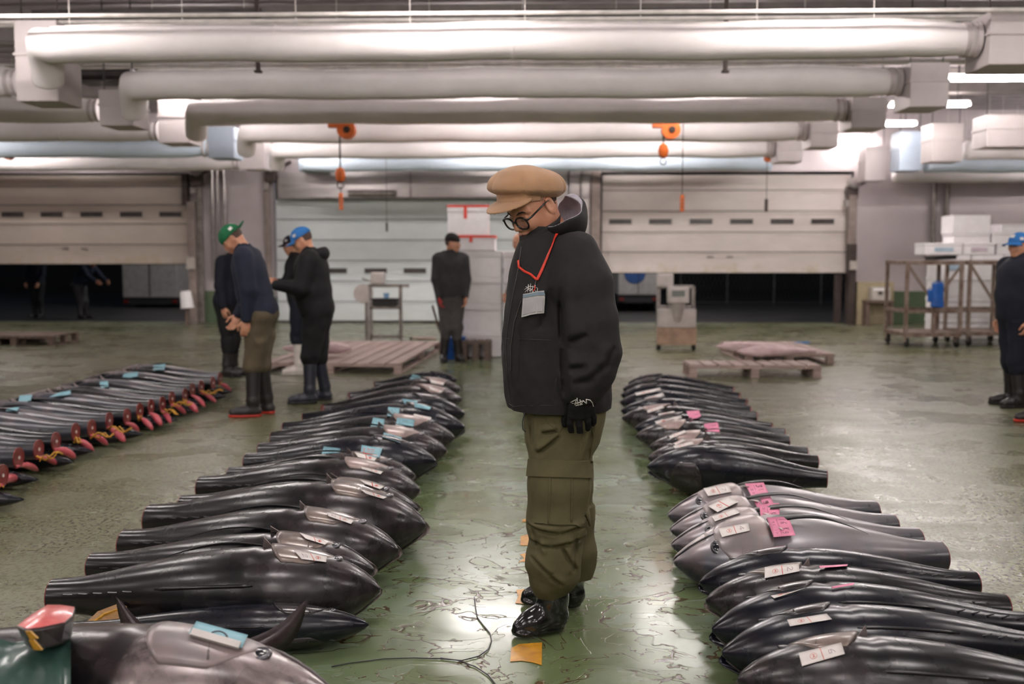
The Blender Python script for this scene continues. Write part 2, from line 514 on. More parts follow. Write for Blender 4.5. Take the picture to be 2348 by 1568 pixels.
mb.box((X0, WY + 0.002, top), (X1, WY + 0.298, CZ))
struct(mb.build('wall_back', WALLM))
mb = MB()
for i in range(0, len(edges), 2):
    mb.box((edges[i] + 0.002, WY - 0.03, 0.0), (edges[i + 1] - 0.002, WY + 0.28, qz(667)))
struct(mb.build('baseboard_back', DADO))
SIDEW = mat('side_wall', (150, 142, 140), 0.6, var=0.08, vs=1)
for nm, a, b_ in (('wall_left', (X0 - 0.3, YB, 0), (X0, WY + 0.3, CZ)), ('wall_right', (X1, YB, 0), (X1 + 0.3, WY + 0.3, CZ)), ('wall_front', (X0, YB - 0.3, 0), (X1, YB, CZ))):
    mb = MB(); mb.box(a, b_); struct(mb.build(nm, SIDEW))
# ---- sectional doors
def door_mat(name, c, dirt):
    m, nt, b = new_mat(name)
    co = coords(nt)
    nz = noise(nt, coords(nt, 'Object', (1, 1, 3)), 1.4, 4, 0.6)
    base = ramp(nt, nz, [(0.35, tuple(v * 0.9 for v in srgb(*c)[:3]) + (1,)), (0.65, srgb(*c))])
    sep = N(nt, 'ShaderNodeSeparateXYZ'); nt.links.new(co, sep.inputs[0])
    dn = noise(nt, coords(nt, 'Object', (1, 1, 1)), 3.2, 5, 0.7)
    low = mrange(nt, sep.outputs[2], 0.0, 0.28, 1.0, 0.0)
    dfac = math_n(nt, 'MULTIPLY', mrange(nt, dn, 0.45, 0.68), low)
    base = mix_rgb(nt, math_n(nt, 'MULTIPLY', dfac, dirt), base, srgb(170, 150, 84))
    nt.links.new(base, b.inputs['Base Color']); b.inputs['Roughness'].default_value = 0.45
    return m
DM = [door_mat('door_enamel_cream', (198, 184, 174), 0.7), door_mat('door_enamel_bluish_lit', (210, 216, 217), 0.15), door_mat('door_enamel_ivory', (218, 207, 202), 0.6)]  # middle door: the bluish light on it is put into the enamel colour
PANE = mat('door_pane', (74, 68, 66), 0.25, var=0.2)
RUB = mat('rubber_black', (30, 28, 28), 0.6)
def make_door(n, pl, pr, seams, winrow, winc, m, wh=12):
    x0, x1 = qx(pl) + 0.04, qx(pr) - 0.04
    d = struct(empty('door_%d' % n, (0, WY + 0.12, qz(seams[-1])))); base = Vector(d.location)
    for k in range(len(seams) - 1):
        za, zb = qz(seams[k]) - 0.008, qz(seams[k + 1]) + 0.008
        mb = MB(); tilt = 0.0
        mb.box((x0, -0.02, zb - base.z), (x1, 0.03, za - base.z), 0.008)
        # lips above and below each section
        mb.box((x0, -0.035, za - base.z - 0.028), (x1, -0.018, za - base.z - 0.008))
        mb.build('panel', m, d)
        mb = MB(); mb.box((x0 + 0.01, -0.005, zb - base.z - 0.016), (x1 - 0.01, 0.02, zb - base.z)); mb.build('seal', RUB, d)
        for hx in np.linspace(x0 + 0.25, x1 - 0.25, 5):
            pass
        if k == winrow:
            wz = (qz(seams[k]) + qz(seams[k + 1])) / 2
            w = 52 * pxm(WY)
            for c in winc:
                cx = qx(c)
                mb = MB()
                mb.box((cx - w / 2 - 0.03, -0.032, wz - 0.085 - base.z), (cx + w / 2 + 0.03, -0.019, wz + 0.085 - base.z), 0.006)
                fr = mb.build('window_frame', m, d)
                mb = MB(); mb.box((cx - w / 2, -0.037, wz - 0.055 - base.z), (cx + w / 2, -0.0325, wz + 0.055 - base.z), 0.0); mb.build('pane', PANE, fr)
    return d
make_door(1, -140, 440, [398, 425, 468, 512, 560, 606], 2, [-63, 29, 119, 210, 301, 391], DM[0])
make_door(2, 628, 1250, [455, 502, 550, 597, 645, 692, 737], 3, [675, 768, 860, 950, 1043, 1136], DM[1])
make_door(3, 1376, 1953, [400, 436, 484, 532, 578, 626], 2, [1422, 1514, 1607, 1700, 1793, 1886], DM[2])
# handles near the bottom of the raised doors
for n, c in ((1, (145, 189)), (3, (1630, 1675))):
    d = bpy.data.objects['door_%d' % n]
    for p in c:
        q = Q(p, 570 if n == 1 else 589, WY)
        mb = MB(); mb.box((q.x - 0.07, -0.045, q.z - d.location.z - 0.02), (q.x + 0.07, -0.021, q.z - d.location.z + 0.02), 0.006); mb.build('handle', BRUSH, d)
# stainless hood over the closed middle door, with winding drum behind it
t = thing('door_hood', 'long stainless hood over the closed middle loading door', 'hood', (0, WY, qz(455)))
z0 = qz(455); h = qz(395) - z0
mb = MB(); mb.box((qx(644), -0.14, 0.012), (qx(1248), -0.01, h), 0.01); mb.build('casing', STEEL, t)
mb = MB(); mb.box((qx(644), -0.16, 0.0), (qx(1248), -0.02, 0.02)); mb.build('flange', BRUSH, t)
mb = MB(); mb.tube([(qx(805), -0.19, 0.10), (qx(912), -0.19, 0.10)], 0.07, 14); mb.build('motor', BRUSH, t)
for k in (646, 945, 1247):
    mb = MB(); mb.box((qx(k) - 0.02, -0.15, 0.02), (qx(k) + 0.02, -0.135, h)); mb.build('joint_strip', BRUSH, t)
# guide posts, pipes, junction boxes (trim)
GUARD = mat('guard_rail_grey', (150, 136, 130), 0.4, 0.4, var=0.15)
DKPOST = mat('dark_post', (72, 60, 56), 0.5, 0.3, var=0.2)
def post(pl, pr, pt, pb, m, d=0.12, y=WY - 0.03, nm='trim_2'):
    mb = MB(); z0 = max(0.0, qz(pb)); mb.box((qx(pl), y - d, z0), (qx(pr), y - 0.001, qz(pt)), 0.01)
    return struct(mb.build(nm, m))
post(441, 458, 462, 745, GUARD, 0.22); post(458, 470, 400, 745, BRUSH, 0.10)
post(428, 441, 398, 470, DKPOST, 0.15); post(612, 626, 395, 745, GUARD, 0.1)
post(1936, 1954, 450, 560, GUARD, 0.2); post(1938, 1954, 560, 745, DKPOST, 0.25); post(1921, 1937, 600, 745, DKPOST, 0.08, WY + 0.25)
post(1353, 1375, 395, 745, GUARD, 0.14); post(1252, 1300, 388, 745, STEEL, 0.16); post(1305, 1328, 388, 745, STEEL, 0.12); post(1332, 1350, 388, 745, STEEL, 0.18)
def pipe(px, pt, pb, r=0.035, m=None, y=WY - 0.09):
    mb = MB(); mb.tube([(qx(px), y, qz(pb)), (qx(px), y, qz(pt))], r, 10)
    return struct(mb.build('trim_3', m or STEEL))
for px in (494, 521): pipe(px, 380, 640)
pipe(506, 380, 640, 0.02); pipe(2133, 410, 640, 0.05, BRUSH); pipe(2162, 410, 640, 0.05, BRUSH); pipe(617, 380, 740, 0.03, DKPOST)
# door machinery at the upper corners
def machine(px, py, lab, s=1):
    p = Q(px, py, WY - 0.22)
    t = thing('door_motor', lab, 'motor', p)
    mb = MB(); mb.box((-0.13, 0, -0.14), (0.10, 0.15, 0.12), 0.02); mb.build('gearbox', DKPOST, t)
    mb = MB(); mb.tube([(0, -0.1, 0.18 * s), (0, 0.12, 0.18 * s)], 0.11, 18); mb.build('drum', STEEL, t)
    mb = MB(); mb.beam((0.05, 0.05, 0.1), (0.42, 0.05, 0.3), 0.05); mb.build('bracket', DKPOST, t)
    mb = MB(); mb.box((-0.16, 0.02, -0.3), (-0.06, 0.14, -0.16), 0.01); mb.build('roller', BRUSH, t)
machine(1958, 440, 'dark door winding gear at the upper corner of the right loading door')
machine(452, 412, 'dark door winding gear at the upper corner of the left loading door')
machine(620, 402, 'shiny door winding gear at the upper left of the middle loading door')
BOXW = mat('switchbox', (196, 188, 180), 0.4)
def small_box(px0, px1, py0, py1, lab, y=WY - 0.1, m=None, nm='switch_box', cat='switch box'):
    t = thing(nm, lab, cat, ((qx(px0) + qx(px1)) / 2, y, qz(py1)))
    w = (qx(px1) - qx(px0)) / 2; h = qz(py0) - qz(py1)
    mb = MB(); mb.box((-w, -0.06, 0), (w, 0.06, h), 0.01); mb.build('casing', m or BOXW, t)
    mb = MB(); mb.box((-w * 0.75, -0.072, h * 0.15), (w * 0.75, -0.06, h * 0.85), 0.004); mb.build('lid', m or BOXW, t)
    return t
small_box(441, 459, 590, 617, 'pale switch box on the post beside the left door', WY - 0.32)
small_box(1938, 1952, 598, 618, 'pale switch box on the post beside the right door', WY - 0.32)
pass
# ---- night yard beyond the doors
ASPH = mat('asphalt_night', (62, 58, 56), 0.5, var=0.2, vs=1)
mb = MB(); mb.box((-26, WY + 0.36, -0.35), (26, 46, -0.13)); struct(mb.build('ground_outside', ASPH))
YARD = mat('yard_wall', (46, 44, 44), 0.8, var=0.3, vs=0.6)
mb = MB(); mb.box((-26, 46, -0.3), (26, 46.3, 9)); struct(mb.build('wall_outside', YARD))
TRW = mat('truck_box_white', (176, 168, 164), 0.5); TRB = mat('truck_dark', (44, 42, 44), 0.5); BLU = mat('blue_print', (50, 84, 140), 0.5)
def truck(pl, pr, pt, pb, Y, lab, logo=False):
    a, b_ = Q(pl, pb, Y), Q(pr, pt, Y)
    t = thing('truck', lab, 'truck', ((a.x + b_.x) / 2, Y, -0.13)); w = (b_.x - a.x) / 2
    z0, z1 = a.z + 0.13, max(b_.z, a.z + 2.2) + 0.13
    mb = MB(); mb.box((-w, 0, z0), (w, 5.5, z1), 0.03); mb.build('cargo_box', TRW, t)
    mb = MB(); mb.box((-0.01, -0.02, z0 + 0.05), (0.01, 0.0, z1 - 0.05)); mb.build('door_seam', TRB, t)
    mb = MB(); mb.box((-w, 0.05, z0 - 0.22), (w, 5.6, z0 - 0.005)); mb.build('chassis', TRB, t)
    for sx in (-1, 1):
        mb = MB(); mb.tube([(sx * (w - 0.3), 1.0, 0.42), (sx * (w - 0.02), 1.0, 0.42)], 0.42, 20); mb.build('wheel', RUB, t)
        mb = MB(); mb.box((sx * w - 0.09 * sx - 0.06, -0.03, z0 - 0.16), (sx * w - 0.09 * sx + 0.06, 0.04, z0 - 0.08)); mb.build('tail_lamp', mat('tail_red', (120, 30, 24), 0.3), t)
    if logo:
        mb = MB(); mb.lathe([(0.30, 0), (0.30, 0.012)], 24, Matrix.Translation((-0.1, -0.004, z0 + 0.62)) @ Matrix.Rotation(R(90), 4, 'X')); mb.build('round_emblem', BLU, t)
    return t
truck(282, 404, 560, 682, 30, 'pale box truck parked in the dark yard beyond the left door')
truck(1418, 1510, 560, 676, 28, 'white box truck with a blue round emblem in the dark yard beyond the right door', True)
# chain-link fence beyond the right door: posts, rails and a woven net
FEN = mat('galvanised_wire', (92, 90, 88), 0.5, 0.5)
t = thing('wire_fence', 'chain-link fence standing in the dark yard beyond the right door', 'fence', (0, 33, -0.13))
fa, fb = Q(1560, 700, 33).x, Q(1990, 700, 33).x
for k in range(5):
    x = fa + (fb - fa) * k / 4
    mb = MB(); mb.tube([(x, 0, 0), (x, 0, 3.2)], 0.035, 8); mb.build('post', FEN, t)
mb = MB()
for z in (0.05, 1.6, 3.15): mb.tube([(fa, 0, z), (fb, 0, z)], 0.02, 6)
mb.build('rail', FEN, t)
mb = MB(); n = 44; w = (fb - fa) / n
for k in range(-8, n):
    for s in (0, 1):
        x0_, x1_ = fa + k * w, fa + (k + 8) * w
        za, zb = (0.1, 3.1)
        if x0_ < fa: f = (fa - x0_) / (x1_ - x0_); x0c, zac = fa, za + (zb - za) * f
        else: x0c, zac = x0_, za
        if x1_ > fb: f = (x1_ - fb) / (x1_ - x0c + 1e-6); x1c, zbc = fb, zb - (zb - zac) * f
        else: x1c, zbc = x1_, zb
        if s: x0c, x1c = fa + fb - x0c, fa + fb - x1c
        mb.tube([(x0c, 0.01 * s, zac), (x1c, 0.01 * s, zbc)], 0.008, 3, caps=False)
o = mb.build('wire_net', FEN, t); o['kind'] = 'stuff'
ld = bpy.data.lights.new('yard_fill', 'POINT'); ld.energy = 420; ld.shadow_soft_size = 0.2  # two fill lights added to lift the dark yard, no lamps seen there
lo = bpy.data.objects.new('yard_fill', ld); col.objects.link(lo); lo.location = (3, 25, 5.5)
ld = bpy.data.lights.new('yard_fill', 'POINT'); ld.energy = 300; ld.shadow_soft_size = 0.2
lo = bpy.data.objects.new('yard_fill', ld); col.objects.link(lo); lo.location = (-7, 26, 5.5)
# ---- air ducts
DUCT = mat('duct_fabric', (238, 231, 231), 0.75, var=0.05, vs=1.5, bs=0.12, bscale=9)
DUCTB = mat('duct_fabric_bluish', (208, 222, 236), 0.7, var=0.05, vs=1.5, bs=0.1, bscale=9)
RAIL = mat('duct_rail', (226, 220, 216), 0.35)
BOXM = mat('plenum_box', (200, 190, 190), 0.5, 0.15, var=0.06, vs=2)
BOXB = mat('plenum_box_bluish', (180, 192, 208), 0.5, 0.15, var=0.06, vs=2)
YD = [9.02, 11.13, 13.2, 15.33, 17.7, 20.1]
PYD = [97, 192, 255, 302, 342, 374]
ORD = ['first', 'second', 'third', 'fourth', 'fifth', 'sixth', 'seventh']
def duct(i, pl, pr, bay, r=0.158, lbend=False, rflange=False, m=None, Y=None, py=None):
    Y = Y or YD[i]; py = py or PYD[i]
    a, b_ = Q(pl, py, Y), Q(pr, py, Y); z = Q((pl + pr) / 2, py, Y).z
    if bay == 'over the middle bay' and i < 5: b_.x = Q((2268, 2086, 1952, 1858, 1782)[i], py, (8.8, 10.85, 12.95, 15.1, 17.45)[i]).x - 0.045
    t = thing('air_duct', '%s white fabric air duct from the front %s' % (ORD[i], bay), 'air duct', ((a.x + b_.x) / 2, Y, z + r), group=None)
    cx = t.location.x
    pts, rs = [], []
    n = 60; rr = random.Random(i * 7 + int(pl))
    if lbend:
        for k in range(7):
            an = R(90 - 15 * k)
            pts.append((a.x + r * 1.05 - math.sin(an) * 0 - math.cos(R(90) - an) * 0 + (-r * 0.9) * math.sin(an) * 1.0 - cx, 0.36 * math.sin(an) ** 1.0 - 0.02, -r - 0.26 * math.sin(an) ** 1.6)); rs.append(r * (0.86 + 0.02 * k))
    L = b_.x - a.x
    st = 0.22 if lbend else 0.0
    ph = rr.random() * 6
    for k in range(n + 1):
        f = k / n; x = a.x + st + (L - st) * f
        e = 1.0
        if rflange and f > 0.93: e = 1 - 0.16 * ((f - 0.93) / 0.07) + 0.03 * math.sin(f * 900)
        wv = 0.012 * math.sin(x * 2.1 + ph) + 0.006 * math.sin(x * 5.3 + ph * 2)
        pts.append((x - cx, 0, -r + wv * 0.7)); rs.append(r * e * (1 + wv * 0.7))
    mb = MB(); mb.tube(pts, rs, 28); mb.build('fabric_sleeve', m or DUCT, t, smooth=True)
    mb = MB(); rp = [(p[0], p[1], p[2] + q + 0.008) for p, q in list(zip(pts, rs))[(7 if lbend else 0):]]
    mb.tube(rp, 0.011, 6); mb.build('top_seam', RAIL, t, smooth=True)
    # hanging wires every metre
    x = a.x + 0.4
    while x < b_.x: mb = MB(); mb.tube([(x - cx, 0, 0), (x - cx, 0, CZ - t.location.z - 0.005)], 0.004, 4); mb.build('hanging_wire', RAIL, t); x += 1.02
    for f in (0.27, 0.52, 0.78):
        x = a.x + L * f - cx; mb = MB()
        mb.tube([(x - 0.006, 0, -r), (x + 0.006, 0, -r)], r + 0.004, 28); mb.build('joint_band', m or DUCT, t, smooth=False)
    if rflange:
        x = b_.x - cx; mb = MB(); mb.tube([(x - 0.10, 0, -r), (x - 0.06, 0, -r)], r * 0.95, 24); mb.tube([(x - 0.01, 0, -r), (x + 0.03, 0, -r)], r * 0.98, 24); mb.build('collar', BOXM, t, smooth=False)
    return t
Lp = [60, 272, 424, 545, 618, 690]; Rp = [2256, 2066, 1937, 1848, 1780, 1768]
for i in range(6):
    duct(i, Lp[i], Rp[i], 'over the middle bay', lbend=i < 5, rflange=i < 5, m=DUCTB if i == 5 else DUCT)
for i, pr in ((1, 40), (2, 226), (3, 362), (4, 480), (5, 548)):
    duct(i, -620, pr, 'in the left bay', rflange=True, m=DUCTB if i == 4 else DUCT)
for i, pl, py, Y in ((4, 2212, 345, 17.7), (5, 2122, 376, 19.4), (6, 2050, 400, 20.75)):
    duct(i, pl, 3000, 'in the right bay', m=DUCTB if i == 5 else DUCT, Y=Y, py=py)
def plenum(pl, pr, pt, pb, Y, lab, dep=0.5, m=None):
    a, b_ = Q(pl, pb, Y), Q(pr, pt, Y)
    t = thing('duct_box', lab, 'duct box', ((a.x + b_.x) / 2, Y, b_.z)); w = (b_.x - a.x) / 2; h = b_.z - a.z
    mb = MB(); mb.box((-w, 0, -h), (w, dep, 0), 0.012); mb.build('casing', m or BOXM, t)
    mb = MB()
    for z in (-h * 0.42,):
        mb.box((-w - 0.012, -0.012, z - 0.012), (w + 0.012, dep + 0.012, z + 0.012))
    mb.build('seam_band', m or BOXM, t)
    top_ = CZ - b_.z - 0.04
    if top_ > 0.05:
        for sx in (-1, 1):
            mb = MB(); mb.tube([(sx * (w - 0.03), 0.1, -0.01), (sx * (w - 0.03), 0.1, top_)], 0.008, 6); mb.build('hanger_rod', DARKST, t)
    return t
for k, (pl, pr, pt, pb, Y, mm) in enumerate([(38, 128, 45, 232, 9.62, BOXM), (228, 302, 205, 288, 11.7, BOXM), (364, 432, 222, 328, 13.8, BOXM), (477, 536, 290, 362, 15.9, BOXB), (550, 606, 322, 388, 18.2, BOXM), (684, 742, 356, 391, 20.5, BOXB)]):
    plenum(pl, pr, pt, pb, Y, 'sheet metal duct box at the left end of the %s middle duct' % ORD[k], m=mm)
for k, (pl, pr, pt, pb, Y) in enumerate([(2268, 2480, 22, 148, 8.8), (2086, 2178, 142, 245, 10.85), (1952, 2034, 222, 294, 12.95), (1858, 1924, 278, 337, 15.1), (1782, 1840, 322, 371, 17.45)]):
    plenum(pl, pr, pt, pb, Y, 'sheet metal duct box at the right end of the %s middle duct' % ORD[k])
for k, (pl, pr, pt, pb, Y, mm) in enumerate([(2262, 2460, 262, 336, 14.9, BOXM), (2136, 2210, 282, 370, 17.3, BOXM), (2062, 2118, 300, 391, 19.1, BOXB), (1984, 2034, 334, 414, 20.2, BOXM)]):
    plenum(pl, pr, pt, pb, Y, 'sheet metal duct box hanging in the right bay, %s from the front' % ORD[k], m=mm)
# ---- conduits and dark shade boxes under the ceiling
for k, (py, Y, r) in enumerate(((44, 9.9, 0.02), (52, 10.3, 0.015), (150, 12.0, 0.02), (143, 11.9, 0.015), (30, 8.7, 0.02))):
    a, b_ = Q(-300, py, Y), Q(2600, py, Y); z = Q(1174, py, Y).z
    mb = MB(); mb.tube([(a.x, Y, z), (b_.x, Y, z)], r, 8); o = mb.build('trim_4', RAIL); struct(o)
# dark boxes added where the ceiling void lies in shade
for (pl, pr, py, Y) in ((72, 600, 44, 10.6), (1180, 2200, 44, 10.6), (170, 300, 175, 12.6)):
    a, b_ = Q(pl, py, Y), Q(pr, py, Y)
    mb = MB(); mb.box((a.x, Y, a.z - 0.06), (b_.x, Y + 0.4, a.z + 0.10), 0.01); o = mb.build('trim_5', DARKST); struct(o)
# ---- light fixtures
TUBE = mat('lit_tube', (255, 255, 255), 0.4, emit=((255, 247, 243), TUBE_E))
FIXB = mat('fixture_enamel', (214, 214, 214), 0.4)
t0 = None
for i, (x, y, L, w) in enumerate(FIX):
    if i in (0, 4, 0) or t0 is None or L != 1.25:
        t = thing('ceiling_light', 'x', 'ceiling light', (x, y, LIGHT_Z + 0.03))
        mb = MB(); mb.box((-L / 2, -0.04, 0.012), (L / 2, 0.04, 0.05), 0.008); mb.build('housing', FIXB, t)
        for sy in (-1, 1):
            mb = MB(); mb.tube([(-L / 2 + 0.02, sy * 0.07, -0.018), (L / 2 - 0.02, sy * 0.07, -0.018)], 0.017, 6); mb.build('tube', TUBE, t)
        for sx in (-1, 1):
            mb = MB(); mb.tube([(sx * L * 0.35, 0, 0.05), (sx * L * 0.35, 0, CZ - LIGHT_Z - 0.07)], 0.008, 6); mb.build('hanger', DARKST, t)
        if L == 1.25: t0 = t
    else:
        t = copy_tree(t0); t.location = (x, y, LIGHT_Z + 0.03)
    lab = ('lit twin-tube ceiling light on the right, %s from the front' % ORD[i]) if i < 4 else ('lit twin-tube ceiling light, %s from the left in the %s row behind the ducts' % (ORD[(i - 4) % 5], ORD[(i - 4) // 5]) if i < 19 else 'lit twin-tube ceiling light, %s from the left in the %s added row before the ducts' % (ORD[(i - 19) % 5], ORD[4 - (i - 19) // 5]))
    t['label'] = lab
    if i >= 4: t['group'] = 'ceiling lights hanging behind the ducts' if i < 19 else 'added unseen ceiling lights in front of the ducts'
# ================================================================== PEOPLE
from mathutils.bvhtree import BVHTree
def bvh_of(*objs):
    vs, fs = [], []
    for o in objs:
        off = len(vs); mw = o.matrix_world if o.parent is None else None
        T = Matrix.Identity(4)
        q = o
        while q is not None:
            T = q.matrix_basis @ T
            if q.parent is not None: T = q.matrix_parent_inverse @ T
            q = q.parent
        vs += [T @ v.co for v in o.data.vertices]
        fs += [[i + off for i in p.vertices] for p in o.data.polygons]
    return BVHTree.FromPolygons(vs, fs)
def hit(bvh, px, py, off=0.0):
    d = ray(px, py).normalized()
    loc, nrm, i, dist = bvh.ray_cast(CAM, d)
    if loc is None: return None, None
    if nrm.dot(d) > 0: nrm = -nrm
    return loc + nrm * off, nrm
def patch(name, quad, bvh, m, parent, nu=8, nv=6, thick=0.004, off=0.001, smooth=True, shrink=0):
    "cloth patch laid on a surface: quad = 4 pixel corners in order, becomes a shell following the surface"
    q = [Vector(c) for c in quad]; P_, Nn = [], []
    for j in range(nv + 1):
        for i in range(nu + 1):
            u, v = i / nu, j / nv
            c = (q[0] * (1 - u) + q[1] * u) * (1 - v) + (q[3] * (1 - u) + q[2] * u) * v
            l, n = hit(bvh, c.x, c.y, off)
            P_.append(l); Nn.append(n)
    ok = [l for l in P_ if l is not None]
    if not ok: return None
    for k in range(len(P_)):
        if P_[k] is None:
            P_[k] = P_[k - 1] if k and P_[k - 1] is not None else ok[0]; Nn[k] = Nn[k - 1] if k and Nn[k - 1] is not None else Vector((0, -1, 0))
    av = sum(Nn, Vector()) .normalized()
    A = [p.copy() for p in P_]; B = [p + (n * 0.5 + av * 0.5) * thick for p, n in zip(P_, Nn)]
    nn = len(A); F = []
    w = nu + 1
    for j in range(nv):
        for i in range(nu):
            a = j * w + i
            F.append((a, a + 1, a + w + 1, a + w)); F.append((nn + a, nn + a + w, nn + a + w + 1, nn + a + 1))
    rim = [i for i in range(w)] + [j * w + nu for j in range(1, nv + 1)] + [nv * w + i for i in range(nu - 1, -1, -1)] + [j * w for j in range(nv - 1, 0, -1)]
    for a, b_ in zip(rim, rim[1:] + rim[:1]): F.append((a, b_, nn + b_, nn + a))
    o = pymesh(name, A + B, F, m, parent, smooth)
    bm = bmesh.new(); bm.from_mesh(o.data); bmesh.ops.recalc_face_normals(bm, faces=bm.faces); bm.to_mesh(o.data); bm.free()
    if smooth: o.data.set_sharp_from_angle(angle=R(40))
    return o
def ribbon(name, pts, width, bvh, m, parent, off=0.004, thick=0.002, seg=14):
    L = []
    for a, b_ in zip(pts, pts[1:]):
        for k in range(seg): L.append((a[0] + (b_[0] - a[0]) * k / seg, a[1] + (b_[1] - a[1]) * k / seg))
    L.append(pts[-1]); V, F = [], []
    prev = None; PP = []
    for c in L:
        l, n = hit(bvh, c[0], c[1], off)
        if l is None: l, n = (PP[-1][0], PP[-1][1]) if PP else (Q(c[0], c[1], 3.6), Vector((0, -1, 0)))
        PP.append((l, n))
    for i, (l, n) in enumerate(PP):
        t = (PP[min(i + 1, len(PP) - 1)][0] - PP[max(i - 1, 0)][0])
        t = t.normalized() if t.length > 0 else Vector((0, 0, 1))
        s = t.cross(n).normalized() * width / 2
        V += [l - s, l + s, l + s + n * thick, l - s + n * thick]
    for i in range(len(PP) - 1):
        a, b_ = 4 * i, 4 * i + 4
        for k in range(4): F.append((a + k, a + (k + 1) % 4, b_ + (k + 1) % 4, b_ + k))
    F.append((3, 2, 1, 0)); e = 4 * (len(PP) - 1); F.append((e, e + 1, e + 2, e + 3))
    o = pymesh(name, V, F, m, parent)
    return o
def strokes(name, lines, bvh, m, parent, r=0.0012, off=0.002):
    mb = MB()
    for ln in lines:
        pts = []
        for a, b_ in zip(ln, ln[1:]):
            for k in range(4):
                l, n = hit(bvh, a[0] + (b_[0] - a[0]) * k / 4, a[1] + (b_[1] - a[1]) * k / 4, off)
                if l is not None: pts.append(l)
        l, n = hit(bvh, *ln[-1], off)
        if l is not None: pts.append(l)
        if len(pts) > 1: mb.tube(pts, r, 5)
    return mb.build(name, m, parent, smooth=True)
SKIN = mat('skin', (208, 156, 126), 0.48, var=0.12, vs=14, bs=0.08, bscale=160, c2=(190, 130, 104))
SKIN.node_tree.nodes['Principled BSDF'].inputs['Subsurface Weight'].default_value = 0.12
SKIN.node_tree.nodes['Principled BSDF'].inputs['Subsurface Radius'].default_value = (0.012, 0.004, 0.002)
SKIN.node_tree.nodes['Principled BSDF'].inputs['Subsurface Scale'].default_value = 0.5
JACK = mat('black_shell_fabric', (37, 35, 35), 0.78, var=0.1, vs=30, bs=0.2, bscale=420, spec=0.3)
JACKL = mat('grey_lining', (160, 156, 166), 0.6, var=0.12, vs=30, bs=0.3, bscale=200)
OLIVE = mat('olive_cotton', (94, 88, 62), 0.85, var=0.08, vs=18, bs=0.25, bscale=500, spec=0.25)
BOOTM = mat('black_rubber_boot', (20, 19, 20), 0.16, var=0.1, vs=12, coat=0.5)
BOOTS_MATTE = mat('black_rubber_shaft', (26, 25, 25), 0.5, var=0.1)
FELT = mat('camel_felt', (174, 136, 104), 0.92, var=0.07, vs=10, bs=0.35, bscale=380, spec=0.15, sheen=0.3)
GLOVE = mat('black_knit', (24, 23, 24), 0.85, var=0.1, vs=40, bs=0.4, bscale=500, spec=0.2)
HAIRM = mat('short_black_hair', (84, 62, 52), 0.7, var=0.2, vs=120, bs=0.5, bscale=600)
BROWM = mat('eyebrow', (48, 34, 28), 0.8, var=0.3, vs=200)
LIPM = mat('lip', (160, 92, 80), 0.45, var=0.1, vs=40)
GLASSF = mat('black_acetate', (16, 15, 17), 0.12, coat=0.4)
EYEW = mat('eye_white', (222, 214, 208), 0.2); IRIS = mat('iris_dark', (28, 18, 14), 0.1)
REDL = mat('red_ribbon', (226, 62, 42), 0.5, var=0.08, vs=60)
WHT = mat('white_print', (232, 226, 222), 0.6, var=0.04)
METAL = mat('small_metal', (170, 168, 166), 0.25, 0.9)
def lens_mat():
    m, nt, b = new_mat('spectacle_lens')
    b.inputs['Base Color'].default_value = (0.9, 0.86, 0.84, 1); b.inputs['Roughness'].default_value = 0.02
    b.inputs['Alpha'].default_value = 0.22; b.inputs['Specular IOR Level'].default_value = 0.9
    b.inputs['Base Color'].default_value = (0.28, 0.22, 0.22, 1)
    return m
LENS = lens_mat()
Y0 = 3.70
KM = 1.62e-3       # metres per pixel at the man
def M3(px, py, dy=0.0): return Q(px, py, Y0 + dy)
man = thing('person', 'man in camel cap, glasses and black jacket, looking down in the middle of the aisle', 'person', (P(1255, 1435).x, 3.72, 0))
def setp(o):
    o.parent = man; o.matrix_parent_inverse = Matrix.Translation(man.location).inverted(); return o
